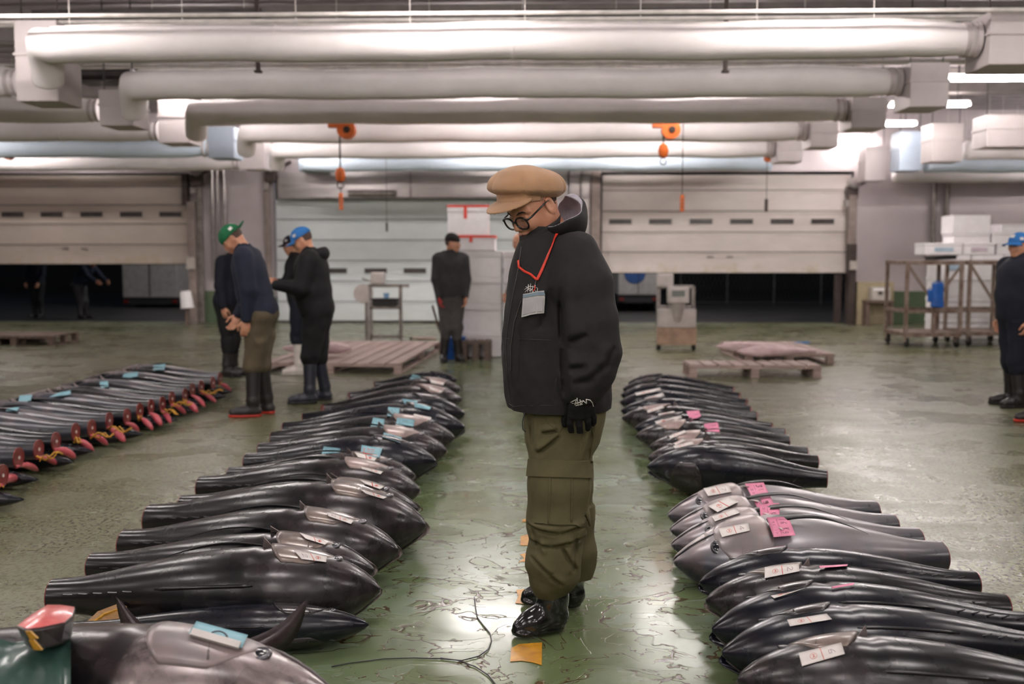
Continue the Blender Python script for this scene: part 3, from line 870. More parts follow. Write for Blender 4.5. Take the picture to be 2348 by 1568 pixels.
# ---- head frame
HC = M3(1226, 474, 0.0); th, pt = R(38), R(35)
Hf = Vector((-math.cos(pt) * math.cos(th), -math.cos(pt) * math.sin(th), -math.sin(pt)))
Hl = Vector((math.sin(th), -math.cos(th), 0)); Hu = Hf.cross(Hl) * -1
if Hu.z < 0: Hu = -Hu
HB = [tuple(Hf), tuple(Hl), tuple(Hu)]
HS = 1.05
def H(f, l, u): return HC + (Hf * f + Hl * l + Hu * u) * 0.001 * HS
def head_sdf(v, H, B, s=1.0, fine=True):
    "adds a head with a face to a volume; H maps (front, left, up) mm to world; s = size factor"
    m = 0.001 * s
    E = lambda c, r, k=0.01, mode='u': v.ell(H(*c), [x * m for x in r], B, k * s, mode)
    Cn = lambda a, b_, ra, rb, k=0.01, mode='u': v.cone(H(*a), H(*b_), ra * m, rb * m, k * s, mode)
    E((-7, 0, 30), (89, 76, 88)); E((32, 0, -22), (62, 60, 82), 0.03)
    for sd in (-1, 1):
        Cn((4, sd * 54, -38), (52, sd * 26, -88), 22, 16, 0.03)
        E((62, sd * 38, -24), (26, 22, 24), 0.025)
    E((66, 0, -90), (22, 26, 18), 0.022)
    Cn((82, -10, 27), (70, -50, 27), 10, 9, 0.015); Cn((82, 10, 27), (70, 50, 27), 10, 9, 0.015)
    for sd in (-1, 1):
        E((94, sd * 32, 6), (18, 17, 13), 0.014, 's')
        E((76, sd * 32, 6), (13, 16, 12), 0.005)
        Cn((86, sd * 22, 12), (82, sd * 44, 11), 3.5, 3.5, 0.004)
        Cn((86, sd * 22, -2), (82, sd * 44, -1), 3.0, 3.0, 0.005)
    Cn((88, 0, 18), (108, 0, -20), 7, 10.5, 0.012)
    for sd in (-1, 1):
        E((101, sd * 12, -27), (9, 7.5, 7), 0.005); E((103, sd * 6, -33), (4, 3, 4), 0.002, 's')
    E((88, 0, -52), (14, 26, 17), 0.014)
    E((100, 0, -47), (6, 20, 4.5), 0.004); E((98, 0, -57), (6.5, 18, 5.5), 0.004)
    Cn((106, -20, -52), (106, 20, -52), 1.6, 1.6, 0.002, 's')
    for sd in (-1, 1):
        E((-6, sd * 81, -2), (19, 6, 32), 0.006); E((-9, sd * 75, -28), (8, 6, 9), 0.006)
        E((-2, sd * 88, 3), (11, 6, 21), 0.003, 's')
        Cn((-12, sd * 82, 24), (4, sd * 84, 26), 3.5, 3.5, 0.004)
    return v
# ---- the continuous body: head, neck, trunk, arms, legs in one surface
hc = HC
v = Vol((-0.32, 3.28, 0.02), (0.42, 4.12, 1.72), 0.013, fine=((hc.x - 0.16, hc.y - 0.16, hc.z - 0.14), (hc.x + 0.13, hc.y + 0.13, hc.z + 0.16), 0.0023))
head_sdf(v, H, HB, HS)
v.chain([(M3(1243, 490, 0.02), 0.058), (M3(1268, 545, 0.03), 0.062), (M3(1285, 600, 0.02), 0.08)], 0.03)
v.chain([(M3(1285, 600, 0.02), 0.08), (M3(1282, 700, 0.02), 0.12), (M3(1280, 820, 0.02), 0.12), (M3(1296, 950, 0), 0.12)], 0.04)
for sd, el, wr in ((-1, M3(1352, 790, -0.19), M3(1336, 900, -0.222)), (1, M3(1330, 800, 0.24), M3(1300, 900, 0.25))):
    v.chain([(M3(1300, 612, sd * 0.13), 0.045), (el, 0.038), (wr, 0.028)], 0.02)
NF_T, NF_H = P(1170, 1464), P(1296, 1444)
FF_T, FF_H = P(1190, 1384), P(1336, 1396)
_nd, _fd = (NF_T - NF_H).normalized(), (FF_T - FF_H).normalized()
for sd, kn, an in ((-1, M3(1280, 1190, -0.10), NF_H + _nd * 0.055 + Vector((0, 0, 0.07))), (1, M3(1305, 1190, 0.11), FF_H + _fd * 0.055 + Vector((0, 0, 0.07)))):
    v.chain([(M3(1302, 960, sd * 0.075), 0.07), (kn, 0.052), (an, 0.03)], 0.03)
body = setp(v.mesh('body', SKIN))
# eyes
for sd in (-1, 1):
    c = H(78, sd * 32, 5); mb = MB()
    r = bmesh.ops.create_uvsphere(mb.bm, u_segments=16, v_segments=10, radius=0.0122); bmesh.ops.translate(mb.bm, verts=r['verts'], vec=c)
    e = setp(mb.build('eye', EYEW, smooth=True)); mb = MB()
    g = (Hf * 0.9 - Hu * 0.35).normalized()
    r = bmesh.ops.create_uvsphere(mb.bm, u_segments=12, v_segments=8, radius=0.0065); bmesh.ops.translate(mb.bm, verts=r['verts'], vec=c + g * 0.0075)
    o = mb.build('iris', IRIS, smooth=True); o.parent = e; o.matrix_parent_inverse = Matrix.Translation(man.location).inverted()
bb = bvh_of(body)
def head_curve(name, pts, r, m, off=0.001):
    "tube along the surface of the head: pts in head mm, projected inward along -f"
    out = []
    for (f, l, u) in pts:
        loc, n, i, d = bb.ray_cast(H(f + 60, l, u), -Hf)
        out.append(loc + n * off if loc is not None else H(f, l, u))
    mb = MB(); mb.tube(out, r, 8); return setp(mb.build(name, m, smooth=True))
for sd in (-1, 1):
    head_curve('eyebrow', [(90, sd * 16, 25), (90, sd * 28, 30), (88, sd * 42, 30), (84, sd * 52, 25)], [0.0018, 0.0034, 0.0034, 0.0014], BROWM, 0.0)
head_curve('lip', [(100, -18, -51), (100, -8, -48), (100, 0, -49.5), (100, 8, -48), (100, 18, -51)], [0.0015, 0.0034, 0.003, 0.0034, 0.0015], LIPM, -0.0012)
head_curve('lip', [(100, -16, -54), (100, 0, -58), (100, 16, -54)], [0.0015, 0.0045, 0.0015], LIPM, -0.002)
# cropped hair on sides and back
v = Vol(tuple(hc - Vector((0.16, 0.16, 0.16))), tuple(hc + Vector((0.16, 0.16, 0.17))), 0.004)
v.ell(H(-8, 0, 31), [0.0905 * HS, 0.0772 * HS, 0.0895 * HS], HB, 0.01)
v.box(H(60, 0, 20), [0.082, 0.1, 0.15], HB, 0.01, 0.004, 's')
v.box(H(0, 0, -95), [0.2, 0.2, 0.06], HB, 0.01, 0.006, 's')
for sd in (-1, 1): v.ell(H(-8, sd * 80, -4), [0.027, 0.02, 0.04], HB, 0.004, 's')
hair = setp(v.mesh('hair', HAIRM))
# ---- newsboy cap: puffy crown with gored folds, band, visor
def cap_sdf():
    v = Vol(tuple(hc - Vector((0.26, 0.24, 0.12))), tuple(hc + Vector((0.2, 0.2, 0.24))), 0.0036)
    c = H(6, 0, 92)
    up2 = (Hu * 0.10 + Vector((0.06, -0.04, 1))).normalized(); l2 = Hl; f2 = l2.cross(up2) * 1.0
    if f2.dot(Hf) < 0: f2 = -f2
    B2 = [tuple(f2), tuple(l2), tuple(up2)]
    cc = M3(1204, 433, 0.0)
    def fn(X, Y, Z):
        px, py, pz = X - cc[0], Y - cc[1], Z - cc[2]
        q = [px * b[0] + py * b[1] + pz * b[2] for b in B2]
        an = np.arctan2(q[1], q[0]); rad = np.sqrt(q[0] ** 2 + q[1] ** 2)
        puff = 1 + 0.045 * np.abs(np.sin(an * 4 + 0.5)) ** 0.7 * np.clip(rad / 0.1, 0, 1) + 0.02 * np.sin(an * 3 + 1)
        rx, ry, rz = 0.138 * puff, 0.126 * puff, np.where(q[2] > 0, 0.080, 0.034)
        k0 = np.sqrt((q[0] / rx) ** 2 + (q[1] / ry) ** 2 + (q[2] / rz) ** 2)
        d = (k0 - 1) * 0.06
        for (a0, dep) in ((2.3, 0.010), (0.9, 0.006), (-1.2, 0.008), (-2.4, 0.007)):
            dd = np.abs(((an - a0 + np.pi) % (2 * np.pi)) - np.pi) * rad
            d = d + dep * np.exp(-(dd / 0.012) ** 2) * np.clip((rad - 0.02) / 0.05, 0, 1) * (q[2] > -0.02)
        return d
    v.op(fn, cc - Vector((0.17, 0.17, 0.17)), cc + Vector((0.17, 0.17, 0.17)), 0.01)
    v.ell(M3(1192, 414, -0.01), (0.075, 0.085, 0.045), None, 0.03)
    v.ell(M3(1246, 430, 0.0), (0.060, 0.085, 0.044), None, 0.03)
    v.wrinkle(0.007, (11, 11, 11), 2.0)
    bc = M3(1209, 452, 0.0)
    def band(X, Y, Z):
        px, py, pz = X - bc[0], Y - bc[1], Z - bc[2]
        q = [px * b[0] + py * b[1] + pz * b[2] for b in B2]
        k0 = np.sqrt((q[0] / 0.119) ** 2 + (q[1] / 0.099) ** 2)
        return np.maximum((k0 - 1) * 0.1, np.abs(q[2] + 0.10 * q[0] - 0.004) - 0.0145)
    v.op(band, bc - Vector((0.13, 0.13, 0.05)), bc + Vector((0.13, 0.13, 0.05)), 0.003)
    global CAPB, CAPC
    CAPB, CAPC = B2, bc
    v.ell(H(-8, 0, 26), [0.094 * HS, 0.0775 * HS, 0.092 * HS], HB, 0.003, 's')
    return v
cap = setp(cap_sdf().mesh('cap', FELT))
# visor
v = Vol(tuple(hc - Vector((0.26, 0.26, 0.16))), tuple(hc + Vector((0.1, 0.14, 0.14))), 0.0024)
def visor(X, Y, Z):
    px, py, pz = X - CAPC[0], Y - CAPC[1], Z - CAPC[2]
    f, l, u = [px * b[0] + py * b[1] + pz * b[2] for b in CAPB]
    fd = f - 0.085
    uu = -0.003 - 0.56 * fd - 2.6 * l * l - 1.6 * fd * np.abs(fd)
    th_ = np.abs(u - uu) * 0.88 - 0.0030
    out = (np.sqrt((np.maximum(f - 0.055, 0) / 0.112) ** 2 + (l / 0.096) ** 2) - 1) * 0.08
    inn = (1 - np.sqrt((f / 0.116) ** 2 + (l / 0.096) ** 2)) * 0.1
    return np.maximum(np.maximum(th_, out), np.maximum(inn, 0.048 - f))
v.op(visor, [-9] * 3, [9] * 3, 0.003)
vis = setp(v.mesh('visor', FELT))
# ---- glasses
GC = -3      # height of the lens centres
def rim(l0, n=28):
    return [(f_, l_, u_) for f_, l_, u_ in ((106 - 0.10 * abs(l0 + 28.5 * math.copysign(abs(math.cos(a)) ** 0.8, math.cos(a))), l0 + 28.5 * math.copysign(abs(math.cos(a)) ** 0.8, math.cos(a)), GC + 22.5 * math.copysign(abs(math.sin(a)) ** 0.85, math.sin(a))) for a in [2 * math.pi * k / n for k in range(n)])]
gl = setp(empty('glasses')); gl.location = (0, 0, 0)
def setg(o, par=None):
    o.parent = par or gl; o.matrix_parent_inverse = Matrix.Translation(man.location).inverted(); return o
gl.location = man.location; gl.matrix_parent_inverse = Matrix.Translation(man.location).inverted()
mb = MB()
for l0 in (-36, 36):
    pts = [H(*p) for p in rim(l0)]; pts.append(pts[0]); pts.append(pts[1])
    mb.tube(pts, 0.0037, 8, caps=False)
mb.tube([H(106, -8, GC + 6), H(109, 0, GC + 9), H(106, 8, GC + 6)], 0.0034, 8)
for sd in (-1, 1):
    mb.tube([H(100, sd * 64, GC + 12), H(96, sd * 72, GC + 12), H(84, sd * 78, GC + 13), H(0, sd * 82, GC + 22), H(-14, sd * 82, GC + 18), H(-30, sd * 80, GC - 6)], [0.0036, 0.004, 0.0038, 0.003, 0.0028, 0.002], 8)
setg(mb.build('glasses_frame', GLASSF, smooth=True))
for l0 in (-36, 36):
    mb = MB(); mb.poly([H(p[0] - 0.5, p[1], p[2]) for p in rim(l0)]); o = mb.build('lens', LENS); setg(o)
# ---- trousers
v = Vol((-0.2, 3.42, 0.14), (0.36, 4.0, 0.96), 0.0052)
hp = 937
def lv(py, l, r_, dyc, ry): 
    a, b_ = M3(l, py, dyc), M3(r_, py, dyc); return (a.z, (a.x + b_.x) / 2, a.y, (b_.x - a.x) / 2, ry)
v.loft([lv(900, 1200, 1392, 0, 0.175), lv(960, 1202, 1388, 0, 0.185), lv(1010, 1206, 1376, 0, 0.185), lv(1060, 1222, 1350, 0, 0.14), lv(1100, 1240, 1330, 0, 0.08)], 0.03)
v.chain([(M3(1284, 1010, -0.075), 0.108), (M3(1282, 1110, -0.095), 0.110), (M3(1276, 1200, -0.095), 0.110), (M3(1270, 1265, -0.085), 0.104), (M3(1270, 1308, -0.08), 0.102), (M3(1264, 1334, -0.07), 0.074), (M3(1265, 1343, -0.07), 0.060)], 0.022)
v.chain([(M3(1296, 1000, 0.09), 0.11), (M3(1298, 1110, 0.10), 0.10), (M3(1306, 1190, 0.12), 0.086), (M3(1314, 1262, 0.13), 0.088), (M3(1320, 1290, 0.14), 0.07), (M3(1320, 1312, 0.14), 0.058)], 0.022)
CRE = []
# cloth folds: deep creases above the hem, soft ones on the thigh
for (a, b_, r_, k) in [((1206, 1214, -0.2), (1285, 1232, -0.235), 0.006, 0.016), ((1285, 1232, -0.235), (1352, 1210, -0.2), 0.006, 0.016),
    ((1212, 1245, -0.17), (1262, 1262, -0.215), 0.006, 0.016), ((1262, 1262, -0.215), (1345, 1240, -0.18), 0.006, 0.018), ((1216, 1275, -0.16), (1262, 1325, -0.2), 0.006, 0.018),
    ((1262, 1325, -0.2), (1290, 1345, -0.17), 0.005, 0.016), ((1285, 1255, -0.21), (1322, 1318, -0.185), 0.006, 0.018), ((1322, 1225, -0.2), (1318, 1318, -0.17), 0.004, 0.014), ((1338, 1180, -0.19), (1352, 1230, -0.14), 0.007, 0.02),
    ((1213, 955, -0.19), (1222, 1040, -0.19), 0.004, 0.016), ((1232, 1048, -0.2), (1288, 1000, -0.20), 0.004, 0.02), ((1240, 1000, -0.2), (1280, 992, -0.2), 0.004, 0.016), ((1360, 960, -0.14), (1345, 1060, -0.16), 0.003, 0.018), ((1222, 1210, -0.17), (1240, 1270, -0.16), 0.004, 0.016)]:
    pa, pb = M3(*a), M3(*b_)
    # push the crease line to the cloth surface
    CRE.append((a, b_, r_, k))
def crease(v, a, b_, w, dep):
    "valley along a line, with a raised lip above it"
    pa, pb = np.array(M3(*a)), np.array(M3(*b_)); ab = pb - pa; L2 = ab @ ab
    nrm = np.array([-ab[2], 0, ab[0]]); nrm = nrm / (np.linalg.norm(nrm) + 1e-9)
    if nrm[2] < 0: nrm = -nrm
    def fn(X, Y, Z):
        px, pz = X - pa[0], Z - pa[2]
        t = (px * ab[0] + pz * ab[2]) / (ab[0] ** 2 + ab[2] ** 2 + 1e-9)
        s_ = px * nrm[0] + pz * nrm[2]
        fade = np.clip(1 - (2 * np.clip(t, 0, 1) - 1) ** 4, 0, 1) * (t > 0) * (t < 1)
        yw = 1.0 / (1 + np.exp((Y - (Y0 - 0.02)) / 0.02))
        prof = np.exp(-(s_ / w) ** 2) * dep - np.exp(-((s_ - 2.2 * w) / (1.6 * w)) ** 2) * dep * 0.7
        return prof * fade * yw
    lo = np.minimum(pa, pb) - 6 * w; hi = np.maximum(pa, pb) + 6 * w; lo[1] -= 0.3; hi[1] = Y0 + 0.06
    v.op(fn, lo, hi, 0.0, 'add')
for (a, b_, r_, k) in CRE: crease(v, a, b_, 0.007, 0.013)
v.wrinkle(0.012, (9, 9, 15), 3.0, lo=(-0.3, 3.3, 0.14), hi=(0.4, 4.1, 0.42), warp=0.06)
v.wrinkle(0.008, (10, 10, 7), 8.0, warp=0.06)
trou = setp(v.mesh('trousers', OLIVE))
tb = bvh_of(trou)
pk = setp(patch('cargo_pocket', [(1219, 1088), (1345, 1090), (1341, 1206), (1226, 1200)], tb, OLIVE, None, 22, 20, 0.010, 0.001))
setp(patch('pocket_flap', [(1216, 1051), (1354, 1056), (1356, 1096), (1212, 1092)], tb, OLIVE, None, 22, 8, 0.016, 0.002))
setp(ribbon('side_seam', [(1350, 940), (1362, 1000), (1352, 1050)], 0.004, tb, OLIVE, None, 0.001, 0.002))
for ln in ([(1262, 1096), (1258, 1200)], [(1312, 1096), (1310, 1204)]):
    setp(ribbon('pocket_pleat', ln, 0.006, bvh_of(*[o for o in man.children if o.name.startswith('cargo_pocket')]), OLIVE, None, 0.0, 0.003))
setp(strokes('pocket_opening', [[(1246, 938), (1250, 965), (1282, 992), (1292, 975)]], tb, OLIVE, None, 0.0022, 0.0))
# ---- jacket
v = Vol((-0.2, 3.28, 0.84), (0.36, 4.12, 1.56), 0.0052)
L_ = []
for (py, l, r_, ry) in [(940, 1168, 1396, 0.21), (925, 1162, 1402, 0.215), (880, 1153, 1400, 0.215), (820, 1147, 1398, 0.21), (760, 1150, 1398, 0.205), (700, 1157, 1395, 0.20), (650, 1166, 1392, 0.195), (610, 1174, 1380, 0.18), (580, 1183, 1358, 0.155), (556, 1192, 1335, 0.125), (540, 1200, 1318, 0.10), (522, 1210, 1300, 0.08)]:
    L_.append(lv(py, l, r_, 0.01, ry))
v.loft(L_, 0.02, n=2.3)
for sd, pts in ((-1, [((1318, 590, -0.13), 0.09), ((1340, 660, -0.17), 0.102), ((1352, 740, -0.195), 0.100), ((1360, 800, -0.20), 0.097), ((1350, 850, -0.21), 0.090), ((1340, 878, -0.215), 0.076), ((1336, 893, -0.22), 0.062)]),
                (1, [((1300, 585, 0.13), 0.09), ((1310, 660, 0.2), 0.09), ((1315, 780, 0.23), 0.085), ((1280, 860, 0.23), 0.075), ((1262, 905, 0.22), 0.062)])):
    v.chain([(M3(*a), r_) for a, r_ in pts], 0.035)
# crease between sleeve and body, folds on the sleeve
for (a, b_, r_) in [((1286, 660, -0.235), (1290, 800, -0.265), 0.008), ((1290, 800, -0.265), (1297, 915, -0.26), 0.010), ((1304, 790, -0.30), (1350, 768, -0.305), 0.006), ((1300, 850, -0.30), (1350, 842, -0.31), 0.007),
                    ((1335, 880, -0.305), (1402, 830, -0.26), 0.005), ((1408, 790, -0.22), (1385, 845, -0.27), 0.006), ((1262, 660, -0.21), (1240, 760, -0.22), 0.005), ((1195, 740, -0.17), (1185, 900, -0.18), 0.004), ((1310, 880, -0.3), (1370, 872, -0.28), 0.004)]:
    crease(v, a, b_, 0.011, r_ * 1.8)
v.wrinkle(0.009, (9, 9, 6), 1.0, warp=0.08)
v.wrinkle(0.003, (26, 26, 22), 5.0)
# hollow at the neck and at the cuff
v.chain([(M3(1236, 505, 0.0), 0.068), (M3(1250, 545, 0.01), 0.074), (M3(1262, 575, 0.01), 0.06)], 0.008, 's')
zc = M3(1340, 932).z
v.plane(M3(1280, 938), (0.02, 0, -1), 0.004)
v.cone(M3(1335, 900, -0.225), M3(1333, 930, -0.225), 0.040, 0.045, 0.006, 's')
jacket = setp(v.mesh('jacket', JACK))
# stand collar and hood
v = Vol(tuple(M3(1160, 600, -0.22)), tuple(M3(1372, 425, 0.22)), 0.0036)
cl = [lv(602, 1186, 1330, 0.01, 0.115), lv(575, 1189, 1312, 0.01, 0.108), lv(550, 1191, 1296, 0.01, 0.100), lv(530, 1192, 1288, 0.01, 0.096), lv(505, 1193, 1286, 0.01, 0.094), lv(480, 1193, 1286, 0.01, 0.094)]
ci = [(a[0], a[1], a[2], a[3] - 0.010, a[4] - 0.010) for a in cl]
v.loft(cl, 0.01, n=2.1); v.loft([(a[0] - 0.012 if i == 0 else a[0] + (0.02 if i == len(ci) - 1 else 0), *a[1:]) for i, a in enumerate(ci)], 0.006, 's', n=2.1)
a_, b_, c_ = M3(1190, 534, 0.0), M3(1266, 497, -0.07), M3(1232, 545, -0.09)
n_ = (b_ - a_).cross(c_ - a_).normalized(); n_ = n_ if n_.z > 0 else -n_
n2 = Vector((-0.42, -0.25, 0.87))
v.plane(M3(1228, 528, -0.05), n2, 0.006)
v.wrinkle(0.0035, (16, 16, 14), 4.0)
collar = setp(v.mesh('collar', JACK))
def hoodvol(grow, lining=False):
    v = Vol(tuple(M3(1225, 600, -0.22)), tuple(M3(1372, 425, 0.22)), 0.0036)
    v.ell(M3(1292, 505, 0.015), [0.088 + grow, 0.150 + grow, 0.088 + grow], None, 0.01)
    v.ell(M3(1316, 482, 0.05), [0.048 + grow, 0.10 + grow, 0.062 + grow], None, 0.02)
    v.wrinkle(0.006, (13, 13, 12), 6.0)
    v.ell(M3(1284, 490, 0.0), [0.082 + grow, 0.138 + grow, 0.082 + grow], None, 0.012, 's')
    v.ell(M3(1310, 470, 0.04), [0.036 + grow, 0.085 + grow, 0.055 + grow], None, 0.012, 's')
    n = Vector((0.03, -0.42, 0.90))
    v.plane(M3(1300, 465, 0.0), n, 0.006)
    v.plane(M3(1262, 500, 0.0), (-1, 0.1, 0.25), 0.01)
    return v
hood = setp(hoodvol(0.0).mesh('hood', JACK))
v = hoodvol(-0.0035); setp(v.mesh('hood_lining', JACKL))
v = Vol(tuple(M3(1225, 600, -0.22)), tuple(M3(1372, 425, 0.22)), 0.0042)
v.ell(M3(1288, 496, 0.01), [0.083, 0.142, 0.082], None, 0.01)
v.ell(M3(1312, 474, 0.05), [0.036, 0.088, 0.056], None, 0.02)
v.ell(M3(1284, 488, -0.01), [0.080, 0.137, 0.078], None, 0.01, 's')
v.plane(M3(1300, 463, 0.0), (0.03, -0.42, 0.90), 0.006); v.plane(M3(1264, 500, 0.0), (-1, 0.1, 0.25), 0.01)
setp(v.mesh('hood_lining', JACKL))
jb = bvh_of(jacket, collar)
ZIP = mat('zip_tape', (54, 46, 42), 0.4, var=0.1)
setp(ribbon('zip', [(1196, 566), (1188, 620), (1176, 680), (1166, 740), (1160, 800), (1164, 870), (1172, 925)], 0.004, jb, ZIP, None, 0.0, 0.0018))
setp(ribbon('zip', [(1196, 690), (1180, 740), (1172, 800), (1172, 850)], 0.004, jb, ZIP, None, 0.001, 0.002))
lan = setp(ribbon('lanyard', [(1279, 534), (1268, 566), (1250, 606), (1233, 642)], 0.0105, jb, REDL, None, 0.005, 0.0015))
setp(ribbon('lanyard', [(1190, 598), (1192, 613), (1205, 623), (1218, 629), (1233, 642)], 0.0085, jb, REDL, None, 0.005, 0.0015))
setp(strokes('cord_clip', [[(1232, 642), (1229, 652), (1230, 660)]], jb, METAL, None, 0.0014, 0.008))
setp(strokes('clip_strap', [[(1228, 655), (1230, 662), (1226, 668)]], jb, REDL, None, 0.002, 0.010))
BADGE = mat('badge_plastic', (196, 194, 192), 0.12, var=0.1, vs=30, coat=0.6)
CARD = mat('badge_card', (172, 170, 172), 0.4, var=0.06, vs=20)
bd = setp(patch('badge_holder', [(1204, 675), (1248, 667), (1243, 717), (1200, 727)], jb, BADGE, None, 4, 4, 0.003, 0.010))
setp(patch('badge_strip', [(1205, 677), (1247, 669), (1247, 676), (1204, 684)], jb, mat('badge_blue', (120, 140, 152), 0.3), None, 4, 1, 0.001, 0.0142))
setp(patch('badge_card', [(1206, 688), (1243, 681), (1240, 713), (1203, 722)], jb, CARD, None, 4, 4, 0.001, 0.0137))
logo = [[(1203, 664), (1215, 656), (1232, 660)], [(1212, 652), (1210, 670)], [(1217, 650), (1216, 672)], [(1204, 670), (1212, 662), (1216, 668), (1222, 660)], [(1222, 655), (1220, 673), (1226, 664)], [(1226, 664), (1231, 671), (1233, 661)], [(1206, 657), (1219, 664)]]
setp(strokes('chest_logo', logo, jb, WHT, None, 0.0011, 0.001))
setp(strokes('hem_stitch', [[(1168, 926), (1178, 932), (1200, 930), (1280, 929)]], jb, ZIP, None, 0.0012, 0.0))
setp(strokes('pocket_seam', [[(1276, 868), (1270, 905), (1268, 926)], [(1160, 776), (1220, 778), (1264, 780)]], jb, ZIP, None, 0.0014, 0.0))
mb = MB(); mb.tube([M3(1204, 945, -0.16), M3(1198, 965, -0.165), M3(1199, 985, -0.16), M3(1205, 990, -0.155)], 0.0018, 6); setp(mb.build('drawcord', RUB, smooth=True))
# ---- gloved hand
def hand_pts():
    v = Vol(tuple(M3(1280, 1006, -0.33)), tuple(M3(1378, 900, -0.12)), 0.0028)
    v.chain([(M3(1336, 905, -0.23), 0.032), (M3(1333, 925, -0.235), 0.034)], 0.01)
    wr = M3(1333, 925, -0.235)
    v.cone(M3(1318, 930, -0.238), M3(1312, 952, -0.238), 0.022, 0.017, 0.016)
    v.cone(M3(1330, 930, -0.238), M3(1328, 955, -0.240), 0.022, 0.017, 0.016)
    v.cone(M3(1342, 930, -0.236), M3(1344, 952, -0.236), 0.022, 0.016, 0.016)
    v.cone(M3(1350, 925, -0.230), M3(1356, 944, -0.228), 0.020, 0.015, 0.016)
    for pts in ([((1310, 950, -0.238), .0128), ((1307, 970, -0.236), .0118), ((1309, 985, -0.222), .0110), ((1311, 991, -0.212), .0098)],
                [((1327, 953, -0.240), .0130), ((1328, 975, -0.240), .0120), ((1330, 990, -0.228), .0112), ((1331, 996, -0.216), .0100)],
                [((1344, 950, -0.236), .0125), ((1348, 966, -0.236), .0115), ((1349, 978, -0.222), .0108), ((1348, 983, -0.208), .0096)],
                [((1357, 943, -0.228), .0112), ((1362, 957, -0.226), .0102), ((1362, 967, -0.214), .0095), ((1360, 972, -0.202), .0088)]):
        v.chain([(M3(*a), r_) for a, r_ in pts], 0.003)
    v.chain([(M3(1314, 925, -0.215), 0.017), (M3(1301, 945, -0.195), 0.0135), (M3(1295, 962, -0.185), 0.0115), (M3(1294, 974, -0.185), 0.0098)], 0.008)
    return v
glove = setp(hand_pts().mesh('glove', GLOVE))
gb = bvh_of(glove, jacket)
setp(strokes('glove_logo', [[(1309, 922), (1322, 915), (1318, 928), (1334, 919)], [(1312, 925), (1330, 922)], [(1323, 912), (1326, 930)], [(1330, 916), (1331, 929), (1337, 918)], [(1337, 918), (1345, 925), (1344, 915)], [(1344, 915), (1353, 917), (1358, 923), (1360, 932)], [(1320, 930), (1336, 926)]], gb, WHT, None, 0.0016, 0.001))
# far glove, mostly hidden by the body
v = Vol(tuple(M3(1215, 1010, 0.08)), tuple(M3(1300, 890, 0.36)), 0.005)
v.chain([(M3(1262, 905, 0.22), 0.030), (M3(1258, 935, 0.22), 0.036)], 0.01)
for i, dx in enumerate((-14, -5, 4, 13)): v.chain([(M3(1258 + dx, 940, 0.21 + 0.006 * i), 0.013), (M3(1256 + dx, 968, 0.22), 0.011), (M3(1258 + dx, 984, 0.235), 0.009)], 0.004)
v.chain([(M3(1248, 925, 0.2), 0.015), (M3(1238, 950, 0.19), 0.011)], 0.008)
setp(v.mesh('glove', GLOVE))
# ---- boots
def boot(T, Hh, topc, rtop, nm='boot'):
    d = (T - Hh); d.z = 0; L = d.length; d.normalize(); s = Vector((-d.y, d.x, 0))
    lo = Vector((min(T.x, Hh.x, topc.x) - 0.11, min(T.y, Hh.y, topc.y) - 0.11, 0.0)); hi = Vector((max(T.x, Hh.x, topc.x) + 0.11, max(T.y, Hh.y, topc.y) + 0.11, topc.z + 0.01))
    v = Vol(tuple(lo), tuple(hi), 0.0042)
    g = lambda f, l, u: Hh + d * f + s * l + Vector((0, 0, u))
    B = [tuple(d), tuple(s), (0, 0, 1)]
    v.chain([(topc, rtop), (g(0.050, 0, 0.13), 0.055), (g(0.045, 0, 0.075), 0.046)], 0.02)
    v.chain([(g(0.035, 0, 0.052), 0.042), (g(0.11, 0.0, 0.050), 0.038), (g(L - 0.085, 0, 0.046), 0.040), (g(L - 0.040, 0, 0.036), 0.030)], 0.03)
    v.cone(g(0.07, 0, 0.10), g(0.15, 0, 0.058), 0.034, 0.026, 0.03)
    v.cone(g(0.05, 0, 0.018), g(L - 0.055, 0, 0.02), 0.042, 0.047, 0.012, 'u', (1, 1, 0.45))
    v.plane(g(0, 0, 0.012), (0, 0, -1), 0.004)
    shaft = v.mesh(nm, BOOTM)
    # sole: outline slab with heel block
    mb = MB(); out = []
    for k in range(28):
        a = 2 * math.pi * k / 28; c, sn = math.cos(a), math.sin(a)
        f = L / 2 + (L / 2 + 0.004) * math.copysign(abs(c) ** 0.75, c)
        wd = 0.047 if c > 0.1 else 0.040
        if -0.45 < c < 0.1: wd = 0.037
        out.append(g(f, wd * math.copysign(abs(sn) ** 0.8, sn), 0.012))
    mb.poly(out); 
    fs = list(mb.bm.faces); r_ = bmesh.ops.extrude_face_region(mb.bm, geom=fs); nv = [q for q in r_['geom'] if isinstance(q, bmesh.types.BMVert)]
    bmesh.ops.translate(mb.bm, verts=nv, vec=(0, 0, 0.014))
    o2 = mb.build('sole', RUB)
    mb = MB()
    Mx = Matrix((d, s, Vector((0, 0, 1)))).transposed().to_4x4(); Mx.translation = Hh
    mb.box((0.002, -0.036, 0.0), (0.075, 0.036, 0.013), 0.004, Mx); mb.box((L * 0.52, -0.040, 0.0), (L - 0.02, 0.040, 0.013), 0.004, Mx)
    o3 = mb.build('heel', RUB)
    return shaft, o2, o3, g, L
